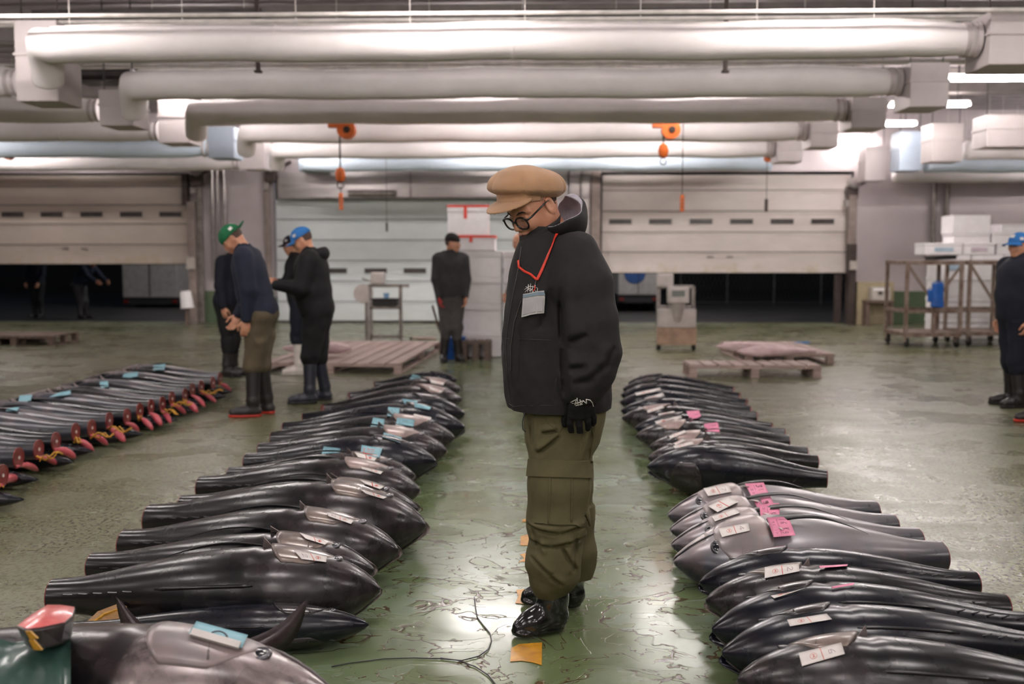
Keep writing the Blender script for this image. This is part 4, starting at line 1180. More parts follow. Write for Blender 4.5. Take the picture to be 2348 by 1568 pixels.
for T, Hh, tc, rt in ((NF_T, NF_H, M3(1266, 1330, -0.07), 0.060), (FF_T, FF_H, M3(1318, 1298, 0.15), 0.060)):
    sh, so, he, g, L = boot(T, Hh, tc, rt)
    setp(sh)
    for o in (so, he): o.parent = sh; o.matrix_parent_inverse = Matrix.Translation(man.location).inverted()
    mb = MB(); mb.box((-0.010, -0.004, -0.005), (0.010, 0.004, 0.007), 0.001, Matrix.Translation(Q(1172, 1451, T.y - 0.0)) if T is NF_T else Matrix.Translation(g(L - 0.01, 0, 0.035)))
    if T is NF_T:
        bq = bvh_of(sh); mb.bm.free()
        o = patch('toe_label', [(1167, 1446), (1177, 1447), (1176, 1456), (1167, 1454)], bq, WHT, None, 2, 2, 0.001, 0.001)
        if o: o.parent = sh; o.matrix_parent_inverse = Matrix.Translation(man.location).inverted()
    else: mb.bm.free()
# ================================================================== TUNA
# local frame of a fish: x from the cut tail (0) to the snout (L = 1.3), y towards the back (dorsal), z one flank up
FL = 1.30
_U = [0.0, 0.04, 0.12, 0.22, 0.33, 0.45, 0.56, 0.66, 0.75, 0.82, 0.88, 0.93, 0.965, 0.985, 1.0]
_Dd = [0.058, 0.060, 0.072, 0.098, 0.130, 0.160, 0.176, 0.178, 0.166, 0.144, 0.112, 0.078, 0.048, 0.028, 0.006]   # back height
_Dv = [0.056, 0.058, 0.070, 0.100, 0.140, 0.175, 0.190, 0.188, 0.170, 0.142, 0.104, 0.066, 0.038, 0.022, 0.005]   # belly depth
_W = [0.052, 0.053, 0.060, 0.080, 0.103, 0.122, 0.132, 0.134, 0.128, 0.114, 0.093, 0.068, 0.044, 0.028, 0.006]    # half width
def prof(u, t): return float(np.interp(u, _U, t))
def smooth_prof(t):
    uu = np.linspace(0, 1, 81); y = np.interp(uu, _U, t); k = np.ones(7) / 7
    y2 = np.convolve(np.pad(y, 3, mode='reflect', reflect_type='odd'), k, 'valid'); w = np.clip((uu - 0.02) / 0.03, 0, 1) * np.clip((1 - uu) / 0.04, 0, 1)
    return uu, y * (1 - w) + y2 * w
PD, PV, PW = smooth_prof(_Dd), smooth_prof(_Dv), smooth_prof(_W)
def fish_pt(u, a, grow=0.0, fat=1.0):
    "a: 0 = back ridge, 90 = upper flank, 180 = belly, 270 = lower flank"
    d, v, w = (float(np.interp(u, *p)) for p in (PD, PV, PW))
    d *= fat; v *= fat
    ca, sa = math.cos(a), math.sin(a)
    h = (d if ca > 0 else v) + grow
    e = 0.92
    y = h * math.copysign(abs(ca) ** e, ca); z = (w + grow) * math.copysign(abs(sa) ** e, sa)
    return Vector((u * FL, y, z))
def fish_mat(name, back, flank, belly, lo, hi, rough=0.24, pink=0.2, head=0.0):
    "colour follows the angle round the body (a property of the skin), with scale noise and scuffs"
    m, nt, b = new_mat(name)
    tc = N(nt, 'ShaderNodeTexCoord'); sp = N(nt, 'ShaderNodeSeparateXYZ'); nt.links.new(tc.outputs['UV'], sp.inputs[0])
    u, a = sp.outputs[0], sp.outputs[1]
    co = coords(nt, 'Object', (2.2, 9, 9)); co2 = coords(nt, 'Object', (1, 1, 1))
    ten = mrange(nt, u, 0.15, 0.62, 1.0, 0.0)
    oi = N(nt, 'ShaderNodeObjectInfo')
    rnd = oi.outputs['Random']
    nz = noise(nt, co, 1.2, 3, 0.5, 0.2)
    f = math_n(nt, 'ADD', a, math_n(nt, 'MULTIPLY', math_n(nt, 'SUBTRACT', nz, 0.5), 0.10))
    f = math_n(nt, 'ADD', f, math_n(nt, 'MULTIPLY', math_n(nt, 'SUBTRACT', rnd, 0.5), 0.10))
    c = ramp(nt, f, [(0.0, srgb(*back)), (lo, srgb(*[x * 1.15 for x in back])), ((lo + hi) / 2, srgb(*[(x + y) / 2 * 0.9 for x, y in zip(back, flank)])), (hi, srgb(*flank)), (0.92, srgb(*belly))])
    st = noise(nt, coords(nt, 'Object', (1.5, 26, 26)), 1.2, 4, 0.6, 0.5)
    c = mix_rgb(nt, math_n(nt, 'MULTIPLY', mrange(nt, st, 0.50, 0.80), 0.10), c, srgb(*[x * 0.55 for x in flank]))
    blot = noise(nt, co2, 7, 5, 0.65)
    c = mix_rgb(nt, math_n(nt, 'MULTIPLY', mrange(nt, blot, 0.48, 0.80), pink), c, srgb(168, 136, 128))
    if head > 0:
        hm = math_n(nt, 'MULTIPLY', mrange(nt, u, 0.66, 0.70), math_n(nt, 'MULTIPLY', mrange(nt, noise(nt, co2, 9, 5, 0.65, 0.4), 0.36, 0.60), head))
        c = mix_rgb(nt, hm, c, srgb(150, 136, 136))
    c = mix_rgb(nt, math_n(nt, 'MULTIPLY', ten, 0.55), c, srgb(*[x * 0.25 + y * 0.22 for x, y in zip(back, flank)]))
    nt.links.new(c, b.inputs['Base Color'])
    rr = mrange(nt, noise(nt, co2, 5, 3, 0.6), 0.3, 0.7, rough * 0.95, rough * 1.45)
    nt.links.new(rr, b.inputs['Roughness'])
    b.inputs['Metallic'].default_value = 0.22
    b.inputs['Coat Weight'].default_value = 0.25; b.inputs['Coat Roughness'].default_value = 0.2
    hgt = math_n(nt, 'ADD', noise(nt, coords(nt, 'Object', (1.0, 1.6, 1.6)), 130, 2, 0.5), math_n(nt, 'MULTIPLY', blot, 0.5))
    bump(nt, b, hgt, 0.05, 0.003)
    return m
SK_DARK = fish_mat('tuna_skin_dark', (15, 16, 21), (112, 100, 94), (150, 138, 132), 0.42, 0.60, 0.22, 0.07, 0.10)
SK_BIG = fish_mat('tuna_skin_big', (24, 22, 26), (120, 104, 98), (150, 138, 132), 0.30, 0.6, 0.22, 0.1, 0.95)
SK_BLUE = fish_mat('tuna_skin_blueblack', (16, 19, 30), (54, 50, 54), (120, 110, 106), 0.56, 0.78, 0.22, 0.05)
SK_SILV = fish_mat('tuna_skin_silver', (46, 50, 60), (142, 138, 144), (182, 174, 174), 0.14, 0.40, 0.27, 0.40)
PLATE_D = mat('gill_plate_dark', (58, 52, 54), 0.24, 0.15, var=0.3, vs=9, c2=(30, 28, 32), coat=0.4, bs=0.1, bscale=60)
PLATE_M = fish_mat('gill_plate_mottled', (116, 108, 110), (158, 148, 148), (172, 160, 158), 0.3, 0.6, 0.3, 0.6)
HEADM = fish_mat('tuna_head', (56, 52, 54), (142, 126, 122), (168, 150, 144), 0.10, 0.55, 0.26, 0.4)
PLATE_B = mat('gill_plate_brown', (132, 116, 106), 0.28, 0.15, var=0.25, vs=9, c2=(84, 76, 76), coat=0.4, bs=0.1, bscale=60)
PLATE_P = mat('gill_plate_pink', (172, 150, 144), 0.32, 0.1, var=0.15, vs=9, c2=(120, 104, 102), coat=0.3, bs=0.12, bscale=50)
FINM = mat('fin_black', (24, 22, 26), 0.3, 0.1, var=0.25, vs=20, coat=0.3)
MEAT = mat('raw_tuna_meat', (128, 44, 42), 0.3, var=0.25, vs=14, c2=(96, 24, 26), coat=0.4, bs=0.2, bscale=60)
MEATP = mat('raw_tuna_pink', (206, 96, 104), 0.32, var=0.2, vs=12, c2=(184, 70, 84), coat=0.4, bs=0.2, bscale=50)
EYEF = mat('fish_eye', (20, 24, 34), 0.06, coat=1.0); EYER = mat('fish_eye_ring', (78, 76, 82), 0.2, 0.2, coat=0.5)
MEMB = mat('pale_membrane', (206, 192, 186), 0.35, var=0.1, vs=30)
YFIN = mat('yellow_finlet', (190, 140, 40), 0.4, var=0.2, vs=40)
ROPE = mat('yellow_twine', (196, 142, 44), 0.7, var=0.25, vs=60, bs=0.3, bscale=300)
MOUTH = mat('mouth_dark', (40, 24, 24), 0.4, var=0.2)
def add_uv(me, uvf):
    uvl = me.uv_layers.new(name='UVMap')
    for p in me.polygons:
        us = [uvf[i] for i in p.vertices]
        mx = max(q[1] for q in us)
        for li, q in zip(p.loop_indices, us): uvl.data[li].uv = q
def grid_mesh(name, rows, uvs, m, parent, closed=True, cap0=False, cap1=False):
    n = len(rows[0]); V = [v for r_ in rows for v in r_]; UV = [v for r_ in uvs for v in r_]; F = []
    for i in range(len(rows) - 1):
        for k in range(n if closed else n - 1):
            k2 = (k + 1) % n
            F.append((i * n + k, i * n + k2, (i + 1) * n + k2, (i + 1) * n + k))
    if cap0: F.append(tuple(range(n - 1, -1, -1)))
    if cap1: F.append(tuple((len(rows) - 1) * n + k for k in range(n)))
    o = pymesh(name, V, F, m, parent); 
    bm = bmesh.new(); bm.from_mesh(o.data); bmesh.ops.recalc_face_normals(bm, faces=bm.faces); bm.to_mesh(o.data); bm.free()
    add_uv(o.data, UV)
    return o
def aval(a):
    a = a % (2 * math.pi)
    return (a if a <= math.pi else 2 * math.pi - a) / math.pi
def make_tuna(skin, plate, mouth=0.22, fin=1, fat=1.0, plates=True, sweep=1.0, head=None):
    "a whole gutted tuna with its tail cut off; returns the root object"
    root = empty('tuna')
    NA, NU = 40, 54
    rows, uvs = [], []
    u_j = 0.885         # mouth corner
    jd = 0.42           # share of belly side that belongs to the lower jaw
    us = list(np.linspace(0, 0.84, 34)) + list(np.linspace(0.855, 0.985, 14)) + [0.992, 0.997, 1.0]
    for u in us:
        r_, q_ = [], []
        for k in range(NA):
            a = 2 * math.pi * k / NA
            p = fish_pt(u, a, 0, fat)
            if u > u_j:      # upper jaw only: belly side is cut away at the mouth
                lim = -0.10 * float(np.interp(u, *PV))
                if p.y < lim: p.y = lim + (p.y - lim) * 0.06
            # gill slit groove and shoulder behind the head
            g = math.exp(-((u - 0.665) / 0.012) ** 2) * max(0, abs(math.sin(a))) ** 0.5
            p.y *= 1 - 0.05 * g; p.z *= 1 - 0.05 * g
            # flank keel, slight
            r_.append(p); q_.append((u, aval(a)))
        rows.append(r_); uvs.append(q_)
    body = grid_mesh('body', rows, uvs, skin, root, cap1=True)
    # lower jaw, hanging open
    rows, uvs = [], []
    piv = Vector((u_j * FL - 0.02, -0.02, 0)); ang = -mouth
    for i in range(12):
        t = i / 11; u = u_j - 0.02 + (1.0 - u_j + 0.02) * t
        d, v_, w = (float(np.interp(min(u, 1), *p)) for p in (PD, PV, PW))
        r_, q_ = [], []
        for k in range(14):
            a = math.pi * (k / 13)
            y = -0.10 * v_ - v_ * 0.88 * math.sin(a) ** 0.8; z = w * 0.94 * math.cos(a)
            r_.append(Vector((u * FL, y, z)))
            q_.append((u, 0.75 + 0.2 * math.sin(a)))
        for k in range(13, -1, -1):
            a = math.pi * (k / 13)
            y = -0.10 * v_ - v_ * 0.66 * math.sin(a) ** 0.8 * min(1, 0.4 + t); z = w * 0.80 * math.cos(a)
            r_.append(Vector((u * FL, y, z))); q_.append((u, 0.6))
        Rm = Matrix.Rotation(ang, 3, 'Z')
        r_ = [Rm @ (p - piv) + piv for p in r_]
        rows.append(r_); uvs.append(q_)
    grid_mesh('lower_jaw', rows, uvs, skin if head is None else head, root, cap0=True, cap1=True)
    # cut tail: skin edge ring and meat disc, bulging a little
    rows = []
    for s_, dx in ((1.0, 0.0), (1.0, -0.004), (0.93, -0.006), (0.86, -0.003), (0.45, -0.005), (0.12, -0.004)):
        r_ = [fish_pt(0.0, 2 * math.pi * k / NA, 0, fat) for k in range(NA)]
        rows.append([Vector((dx, p.y * s_, p.z * s_)) for p in r_])
    grid_mesh('cut_face', rows, [[(0, 0.5)] * NA] * len(rows), MEAT, root, cap1=True)
    # spine in the cut
    mb = MB(); mb.tube([(-0.001, 0.0, 0), (-0.009, 0.0, 0)], 0.009, 10); mb.build('spine', MEMB, root, smooth=False)
    for sd in (1, -1):
        A = math.pi / 2 if sd > 0 else 3 * math.pi / 2
        if plates:
            # operculum: rounded plate standing proud of the cheek
            rows, uvs = [], []
            nA, nU = 16, 14
            for layer in (0, 1):
                for i in range(nU + 1):
                    t = i / nU
                    r_, q_ = [], []
                    half = (0.34 + 0.50 * math.sin(min(1, t * 1.5) * math.pi / 2)) if True else 0
                    taper = 1.0 - 0.75 * max(0, (t - 0.55) / 0.45) ** 1.5
                    for k in range(nA + 1):
                        s_ = (k / nA) * 2 - 1
                        a = A + s_ * 1.02 * taper * sd * 1.0
                        # rear edge is a rounded arc
                        ub = 0.675 + 0.055 * abs(s_) ** 2.4
                        u = ub + (0.865 - ub) * t
                        gr = (0.009 * (1 - t) ** 0.7 * (1 - abs(s_) ** 4) + 0.0012) if layer == 0 else -0.006
                        p = fish_pt(u, a, gr, fat); r_.append(p); q_.append((u, aval(a)))
                    if layer == 0: rows.append(r_); uvs.append(q_)
                    else: rows.append(r_); uvs.append(q_)
            n = nA + 1; L0 = rows[:nU + 1]; L1 = rows[nU + 1:]
            V = [p for r_ in L0 for p in r_] + [p for r_ in L1 for p in r_]; UV = [p for r_ in uvs for p in r_]
            F = []; off = n * (nU + 1)
            for i in range(nU):
                for k in range(nA):
                    a_ = i * n + k; F.append((a_, a_ + 1, a_ + n + 1, a_ + n)); F.append((off + a_, off + a_ + n, off + a_ + n + 1, off + a_ + 1))
            rim_ = [k for k in range(n)] + [i * n + nA for i in range(1, nU + 1)] + [nU * n + k for k in range(nA - 1, -1, -1)] + [i * n for i in range(nU - 1, 0, -1)]
            for a_, b_ in zip(rim_, rim_[1:] + rim_[:1]): F.append((a_, b_, off + b_, off + a_))
            o = pymesh('gill_cover', V, F, plate, root)
            bm = bmesh.new(); bm.from_mesh(o.data); bmesh.ops.recalc_face_normals(bm, faces=bm.faces); bm.to_mesh(o.data); bm.free()
            add_uv(o.data, UV)
            # cheek ridge in front of the plate
            pts = [fish_pt(0.775 + 0.03 * abs(s_) , A + s_ * 0.85 * sd, 0.003, fat) for s_ in np.linspace(-1, 1, 10)]
            mb = MB(); mb.tube(pts, 0.003, 6); mb.build('cheek_ridge', plate, root, smooth=True)
        # eye with a raised ring
        c = fish_pt(0.868, A - sd * 0.30, 0.0, fat); n = (c - Vector((c.x, 0, 0))).normalized()
        q = n.to_track_quat('Z', 'Y').to_matrix().to_4x4(); q.translation = c
        mb = MB(); mb.lathe([(0.029, -0.006), (0.027, -0.001), (0.023, 0.0012), (0.019, 0.0), (0.010, -0.002)], 22, q); e = mb.build('eye_ring', EYER, root, smooth=True)
        mb = MB(); mb.lathe([(0.0185, -0.004), (0.0185, -0.001), (0.015, 0.0012), (0.009, 0.0025), (0.003, 0.003)], 22, q); mb.build('eye', EYEF, root, smooth=True)
        # upper lip line
        pts = [fish_pt(u, A + sd * (0.22 + 0.0 * u), 0.0015, fat) for u in (0.86, 0.89, 0.92, 0.95, 0.975, 0.99)]
        mb = MB(); mb.tube(pts, [0.002, 0.004, 0.004, 0.0035, 0.003, 0.002], 6); mb.build('lip', HEADM if head is None else head, root, smooth=True)
        # pectoral fin: long swept blade rooted behind the gill cover
        if fin:
            tip = 0.30 if sweep == 1.0 else 0.30 + 0.12 * (1 - sweep)
            P_, N_ = [], 14
            V, F = [], []
            for i in range(N_ + 1):
                t = i / N_
                u = 0.665 + (tip - 0.665) * t
                a = A + sd * (0.22 + 0.12 * t - 0.30 * t * t * sweep)
                wd = 0.060 * (1 - t) ** 0.85 * (0.6 + 1.9 * t * (1 - t)) + 0.0008
                lift = 0.005 + 0.024 * math.sin(t * math.pi) * sweep
                base = fish_pt(u, a, lift, fat)
                side = (fish_pt(u, a + 0.05, lift, fat) - fish_pt(u, a - 0.05, lift, fat)).normalized()
                nn = (base - Vector((base.x, 0, 0))).normalized()
                th_ = 0.0035 * (1 - t) + 0.0008
                V += [base - side * wd * 0.5, base + nn * th_, base + side * wd * 0.5, base - nn * th_]
            for i in range(N_):
                for k in range(4): F.append((4 * i + k, 4 * i + (k + 1) % 4, 4 * i + 4 + (k + 1) % 4, 4 * i + 4 + k))
            F.append((3, 2, 1, 0)); F.append(tuple(4 * N_ + k for k in range(4)))
            o = pymesh('pectoral_fin', V, F, FINM, root)
            bm = bmesh.new(); bm.from_mesh(o.data); bmesh.ops.recalc_face_normals(bm, faces=bm.faces); bm.to_mesh(o.data); bm.free()
            a = A + sd * 0.12
            mb = MB(); mb.poly([fish_pt(0.66, a, 0.004, fat), fish_pt(0.625, a - sd * 0.02, 0.004, fat), fish_pt(0.645, a - sd * 0.28, 0.028, fat)], 0.002); mb.build('fin_membrane', MEMB, root)
    # dorsal ridge with folded first fin, finlets on the tail stock
    mb = MB(); pts = [fish_pt(u, 0, 0.0, fat) for u in np.linspace(0.36, 0.66, 12)]
    mb.tube(pts, [0.002] + [0.0055] * 10 + [0.002], 6); mb.build('dorsal_fin', FINM, root, smooth=True)
    for base in (0, math.pi):
        mb = MB()
        for u in (0.08, 0.13, 0.18, 0.23, 0.28):
            p = fish_pt(u, base, -0.001, fat); s_ = 1 if base == 0 else -1
            mb.poly([p + Vector((0.012, 0, 0.0015)), p + Vector((-0.006, 0, 0.0015)), p + Vector((-0.022, s_ * 0.014, 0.0015))], 0.003)
        o = mb.build('finlets', FINM, root); o['kind'] = 'stuff'
    return root
def bend_tuna(root, sag=0.0, lat=0.0):
    pass
TUNA_DARK = make_tuna(SK_DARK, PLATE_B, mouth=0.36)
TUNA_PINK = make_tuna(SK_DARK, PLATE_P, mouth=0.10, head=None)
TUNA_BLUE = make_tuna(SK_BLUE, PLATE_D, mouth=0.32, fin=0)
TUNA_SILV = make_tuna(SK_SILV, PLATE_M, mouth=0.06, head=SK_SILV)
TUNA_BIG = make_tuna(SK_BIG, PLATE_M, mouth=0.05, head=PLATE_M, fin=0)
_used = set()
FISH = []
def place_tuna(proto, S, T, roll, label, group, scale=1.0, fatscale=1.0, dorsal=-1, ycap=1.02):
    """S snout point, T tail point (3-D). dorsal=-1: back towards the camera. roll in degrees lifts the back upward."""
    d = (S - T); L = d.length; d.normalize()
    y = Vector((0, dorsal, 0)); y = (y - d * y.dot(d)).normalized()
    z = d.cross(y)
    if z.z < 0: z = -z      # flank up; mirrored when needed
    ra = R(roll)
    y2 = y * math.cos(ra) + z * math.sin(ra); z2 = -y * math.sin(ra) + z * math.cos(ra)
    flip = d.cross(y2).dot(z2) < 0
    if flip: z2 = -z2       # same body, other flank up (both flanks are built)
    k = L / FL
    M = Matrix((d * k, y2 * k * min(fatscale, ycap), z2 * k * fatscale)).transposed().to_4x4(); M.translation = T
    if proto.name in _used: o = copy_tree(proto)
    else: o = proto; _used.add(proto.name)
    o.matrix_basis = M
    tag(o, label, 'tuna', group)
    FISH.append(o)
    return o
def tuna_px(proto, s, t, zs, zt, roll, label, group, Yoff=0.0, **kw):
    S, T = P(s[0], s[1], zs), P(t[0], t[1], zt)
    return place_tuna(proto, S, T, roll, label, group, **kw)
# ---- rows of tuna (snout pixel, tail pixel, kind, roll)
D_, K_, B_, S_ = TUNA_DARK, TUNA_PINK, TUNA_BLUE, TUNA_SILV
ORDN = ['first', 'second', 'third', 'fourth', 'fifth', 'sixth', 'seventh', 'eighth', 'ninth', 'tenth', 'eleventh', 'twelfth', 'thirteenth', 'fourteenth', 'fifteenth', 'sixteenth', 'seventeenth', 'eighteenth', 'nineteenth', 'twentieth', 'twenty-first']
desc = {id(D_): 'dark tuna with brown gill plate', id(K_): 'dark tuna with pale pinkish gill plate', id(B_): 'blue-black tuna', id(S_): 'silvery grey tuna'}
G1, G2, G3 = 'tuna in the row left of the standing man', 'tuna in the row right of the standing man', 'tuna in the far left row with tails facing the aisle'
LEFT = [((872, 1352), (125, 1366), D_, 24, 1.03), ((858, 1308), (215, 1298), D_, 16, 0.92), ((914, 1262), (288, 1248), D_, 24, 1.02), ((977, 1206), (347, 1192), D_, 24, 1.08),
        ((958, 1166), (420, 1160), D_, 12, 0.9), ((962, 1124), (462, 1118), K_, 22, 1.0), ((950, 1090), (528, 1090), D_, 18, 0.9), ((1000, 1058), (566, 1062), B_, 26, 1.0), ((1024, 1034), (598, 1036), K_, 14, 1.0),
        ((1042, 1004), (626, 1010), K_, 12, 1.0), ((1066, 980), (652, 990), B_, 30, 1.02), ((1066, 948), (695, 966), B_, 26, 1.0), ((1060, 916), (740, 944), K_, 6, 1.0), ((1058, 892), (800, 912), K_, 6, 0.95), ((1048, 870), (858, 884), B_, 18, 0.9)]
for i, (s, t, pr, roll, ff) in enumerate(LEFT):
    z = 0.155
    tuna_px(pr, s, t, z - 0.01, z - 0.045, roll, '%s, %s from the near end, left row' % (desc[id(pr)], ORDN[i]), G1, fatscale=ff * 1.27, ycap=1.34)
RIGHT = [((1690, 1560), (2560, 1600), D_, 36, 1.0), ((1655, 1498), (2440, 1496), B_, 46, 0.95), ((1632, 1444), (2372, 1444), B_, 48, 0.98), ((1618, 1378), (2303, 1396), D_, 34, 0.95), ((1604, 1336), (2234, 1340), B_, 40, 0.9),
         ((1545, 1288), (2158, 1275), S_, -22, 1.02), ((1541, 1250), (2104, 1238), S_, -16, 0.92), ((1538, 1216), (2048, 1204), S_, -14, 0.92), ((1532, 1182), (2006, 1172), S_, -10, 0.95),
         ((1484, 1070), (1895, 1098), B_, 56, 1.18), ((1486, 1050), (1872, 1060), K_, 18, 0.9), ((1490, 1024), (1850, 1040), K_, 6, 0.9), ((1458, 1000), (1808, 1012), K_, 8, 0.9), ((1456, 982), (1798, 998), B_, 20, 0.9),
         ((1426, 958), (1770, 984), K_, 14, 0.85), ((1424, 942), (1735, 958), B_, 24, 0.85), ((1422, 922), (1722, 944), B_, 22, 0.85), ((1424, 906), (1712, 928), B_, 22, 0.85), ((1428, 892), (1696, 912), B_, 20, 0.85), ((1440, 878), (1682, 896), B_, 18, 0.8)]
for i, (s, t, pr, roll, ff) in enumerate(RIGHT):
    z = 0.155 if i not in (9,) else 0.18
    if 5 <= i <= 8: z = 0.13
    tuna_px(pr, s, t, z - 0.02, z - 0.04, roll, '%s, %s from the near end, right row' % (desc[id(pr)], ORDN[i]), G2, fatscale=ff * (1.27 if i != 9 else 1.0), ycap=1.3)
# far left row: tails with red cut faces towards the aisle, heads to the left
CUTS = [(5, 1090), (42, 1049), (88, 1030), (128, 1012), (173, 990), (210, 981), (250, 964), (291, 955), (320, 942), (346, 932), (372, 926), (394, 914), (424, 906), (441, 893), (461, 887), (488, 878), (504, 868)]
KIND3 = [B_, S_, S_, B_, S_, S_, S_, B_, S_, D_, S_, B_, S_, B_, S_, D_, S_]
CUTP = []
for i, c in enumerate(CUTS):
    zt = 0.19
    T = P(c[0], c[1], zt)
    pr = KIND3[i]
    S = T + Vector((-1.22, 0.10 + 0.02 * (i % 3), -0.05))
    o = place_tuna(pr, S, T, 20, '%s with red cut tail, %s along the far left row' % (desc[id(pr)].split(' with')[0], ORDN[i]), G3, dorsal=-1, fatscale=1.28)
    CUTP.append((T, o))
    if i % 3 != 2:
        place_tuna(B_, T + Vector((0.13, -0.05, -0.125)), T + Vector((-1.10, 0.10, -0.125)), 10, 'blue-black tuna in the lower layer, snout towards the aisle, %s along' % ORDN[i], 'lower tuna of the far left row', fatscale=0.5)
# big tuna lying in the near left corner, head towards the lower right
big = tuna_px(TUNA_BIG, (772, 1602), (-440, 1524), 0.24, 0.24, 16, 'large tuna with pale head and gill plate, in the near left corner', 'tuna in the near left corner', fatscale=1.0)
nb = tuna_px(TUNA_BLUE, (845, 1432), (170, 1446), 0.085, 0.085, 20, 'black tuna lying low in front of the nearest left-row tuna', 'tuna in the near left corner', fatscale=0.75)
bpy.context.view_layer.update()
_src = []
for o in FISH:
    for ch in o.children:
        if ch.name.split('.')[0] in ('body', 'gill_cover', 'lower_jaw'): _src.append(ch)
def bvh_world(objs):
    vs, fs = [], []
    for o in objs:
        off = len(vs); mw = o.matrix_world
        vs += [mw @ v.co for v in o.data.vertices]; fs += [[i + off for i in p.vertices] for p in o.data.polygons]
    return BVHTree.FromPolygons(vs, fs)
FB = bvh_world(_src)
# ---- paper tags
PW_ = mat('tag_white', (226, 220, 216), 0.6, var=0.04, vs=20); PB_ = mat('tag_blue', (132, 178, 190), 0.6, var=0.06, vs=20); PP_ = mat('tag_pink', (226, 138, 168), 0.6, var=0.05, vs=20)
RINK = mat('red_ink', (220, 70, 50), 0.6); DINK = mat('dark_ink', (60, 48, 60), 0.6); PINK_INK = mat('purple_ink', (128, 64, 110), 0.6)
GLYPH = {'1': [[(.5, 0), (.5, 1)]], '2': [[(.1, .2), (.5, 0), (.9, .25), (.1, 1), (.95, 1)]], '3': [[(.1, .05), (.9, .05), (.45, .45), (.9, .7), (.5, 1), (.1, .9)]], '4': [[(.7, 1), (.7, 0), (.1, .65), (.95, .65)]],
         '6': [[(.8, 0), (.25, .5), (.3, .95), (.8, .9), (.75, .55), (.3, .6)]], 'K': [[(.1, 0), (.1, 1)], [(.8, 0), (.1, .55), (.9, 1)]], 'g': [[(.8, .35), (.3, .3), (.2, .7), (.7, .75), (.8, .35), (.75, 1.1), (.2, 1.1)]], '7': [[(.1, 0), (.9, 0), (.4, 1)]]}
STAMP = [[(0.5 + 0.45 * math.cos(a), 0.5 + 0.45 * math.sin(a)) for a in [k * math.pi / 5 for k in range(11)]], [(.3, .3), (.7, .35), (.45, .5), (.7, .65), (.3, .7)], [(.5, .2), (.5, .8)]]
def paper(quad, m, label, group, marks=(), lift=0.006, stiff=0.6, thick=0.0009, cat='paper tag', bvh=None):
    bvh = bvh or FB
    q = [Vector(c) for c in quad]; cor, nn = [], []
    for c in q:
        l, n = hit(bvh, c.x, c.y, 0.0)
        cor.append(l); nn.append(n)
    good = [c for c in cor if c is not None]
    if not good: return None
    yy = sum(c.y for c in good) / len(good)
    gn = sum((n for n in nn if n is not None), Vector()).normalized()
    for k in range(4):
        if cor[k] is None or abs(cor[k].y - yy) > 0.16:
            # continue the plane of the good corners
            d = ray(q[k].x, q[k].y); g0 = good[0]; dn = d.dot(gn)
            cor[k] = CAM + d * ((g0 - CAM).dot(gn) / dn) if abs(dn) > 0.15 else Q(q[k].x, q[k].y, yy)
            nn[k] = gn
    def S(u, v):
        bl = (cor[0] * (1 - u) + cor[1] * u) * (1 - v) + (cor[3] * (1 - u) + cor[2] * u) * v
        c = (q[0] * (1 - u) + q[1] * u) * (1 - v) + (q[3] * (1 - u) + q[2] * u) * v
        l, n = hit(bvh, c.x, c.y, 0.0)
        if l is None or (l - bl).length > 0.05: l = bl
        out = (CAM - bl).normalized()
        a = bl * stiff + l * (1 - stiff)
        pen = max(0.0, (l - a).dot(out))
        return a + out * (pen * 0.9) + gn * lift
    nu, nv = 6, 4
    V = [S(i / nu, j / nv) for j in range(nv + 1) for i in range(nu + 1)]
    fn_ = (V[nu] - V[0]).cross(V[-1] - V[0]).normalized()
    if fn_.dot(CAM - V[0]) < 0: fn_ = -fn_
    n = len(V); V2 = V + [p + fn_ * thick for p in V]; F = []; w = nu + 1
    for j in range(nv):
        for i in range(nu):
            a = j * w + i; F.append((a, a + 1, a + w + 1, a + w)); F.append((n + a, n + a + w, n + a + w + 1, n + a + 1))
    rim_ = [i for i in range(w)] + [j * w + nu for j in range(1, nv + 1)] + [nv * w + i for i in range(nu - 1, -1, -1)] + [j * w for j in range(nv - 1, 0, -1)]
    for a, b_ in zip(rim_, rim_[1:] + rim_[:1]): F.append((a, b_, n + b_, n + a))
    o = pymesh('paper_tag', V2, F, m); tag(o, label, cat, group)
    wd = ((V[nu] - V[0]).length + (V[nv * w] - V[0]).length) * 0.5
    for (nm, mm, lines, r_) in marks:
        mb = MB(); any_ = False
        for ln in lines:
            pts = []
            for a, b_ in zip(ln, ln[1:]):
                for k in range(3): pts.append(S(a[0] + (b_[0] - a[0]) * k / 3, a[1] + (b_[1] - a[1]) * k / 3) + fn_ * (thick + 0.0002))
            pts.append(S(*ln[-1]) + fn_ * (thick + 0.0002))
            mb.tube(pts, r_ * wd, 4); any_ = True
        if any_: mb.build(nm, mm, o)
    return o
def place_lines(lines, x, y, w, h, rot=False):
    if rot: return [[(x + w * (1 - q[1]), y + h * q[0]) for q in ln] for ln in lines]
    return [[(x + w * q[0], y + h * q[1]) for q in ln] for ln in lines]
def white_marks(num='2', mirror=False):
    m = [('red_line', RINK, [[(0.5, 0.02), (0.52, 0.98)]], 0.012), ('stamp', RINK, place_lines(STAMP, 0.22 if not mirror else 0.62, 0.25, 0.18, 0.5), 0.006)]
    if num: m.append(('number', PINK_INK, place_lines(GLYPH[num], 0.66 if not mirror else 0.18, 0.2, 0.16, 0.55, True), 0.007))
    return m
def words(txt, x, y, w, h, rot=True):
    out = []; n = len(txt)
    for i, ch in enumerate(txt):
        if ch == ' ': continue
        if rot: out += place_lines(GLYPH[ch], x, y + h * (n - 1 - i) / n if False else y + h * i / n, w, h / n * 0.75, True)
        else: out += place_lines(GLYPH[ch], x + w * i / n, y, w / n * 0.75, h)
    return out
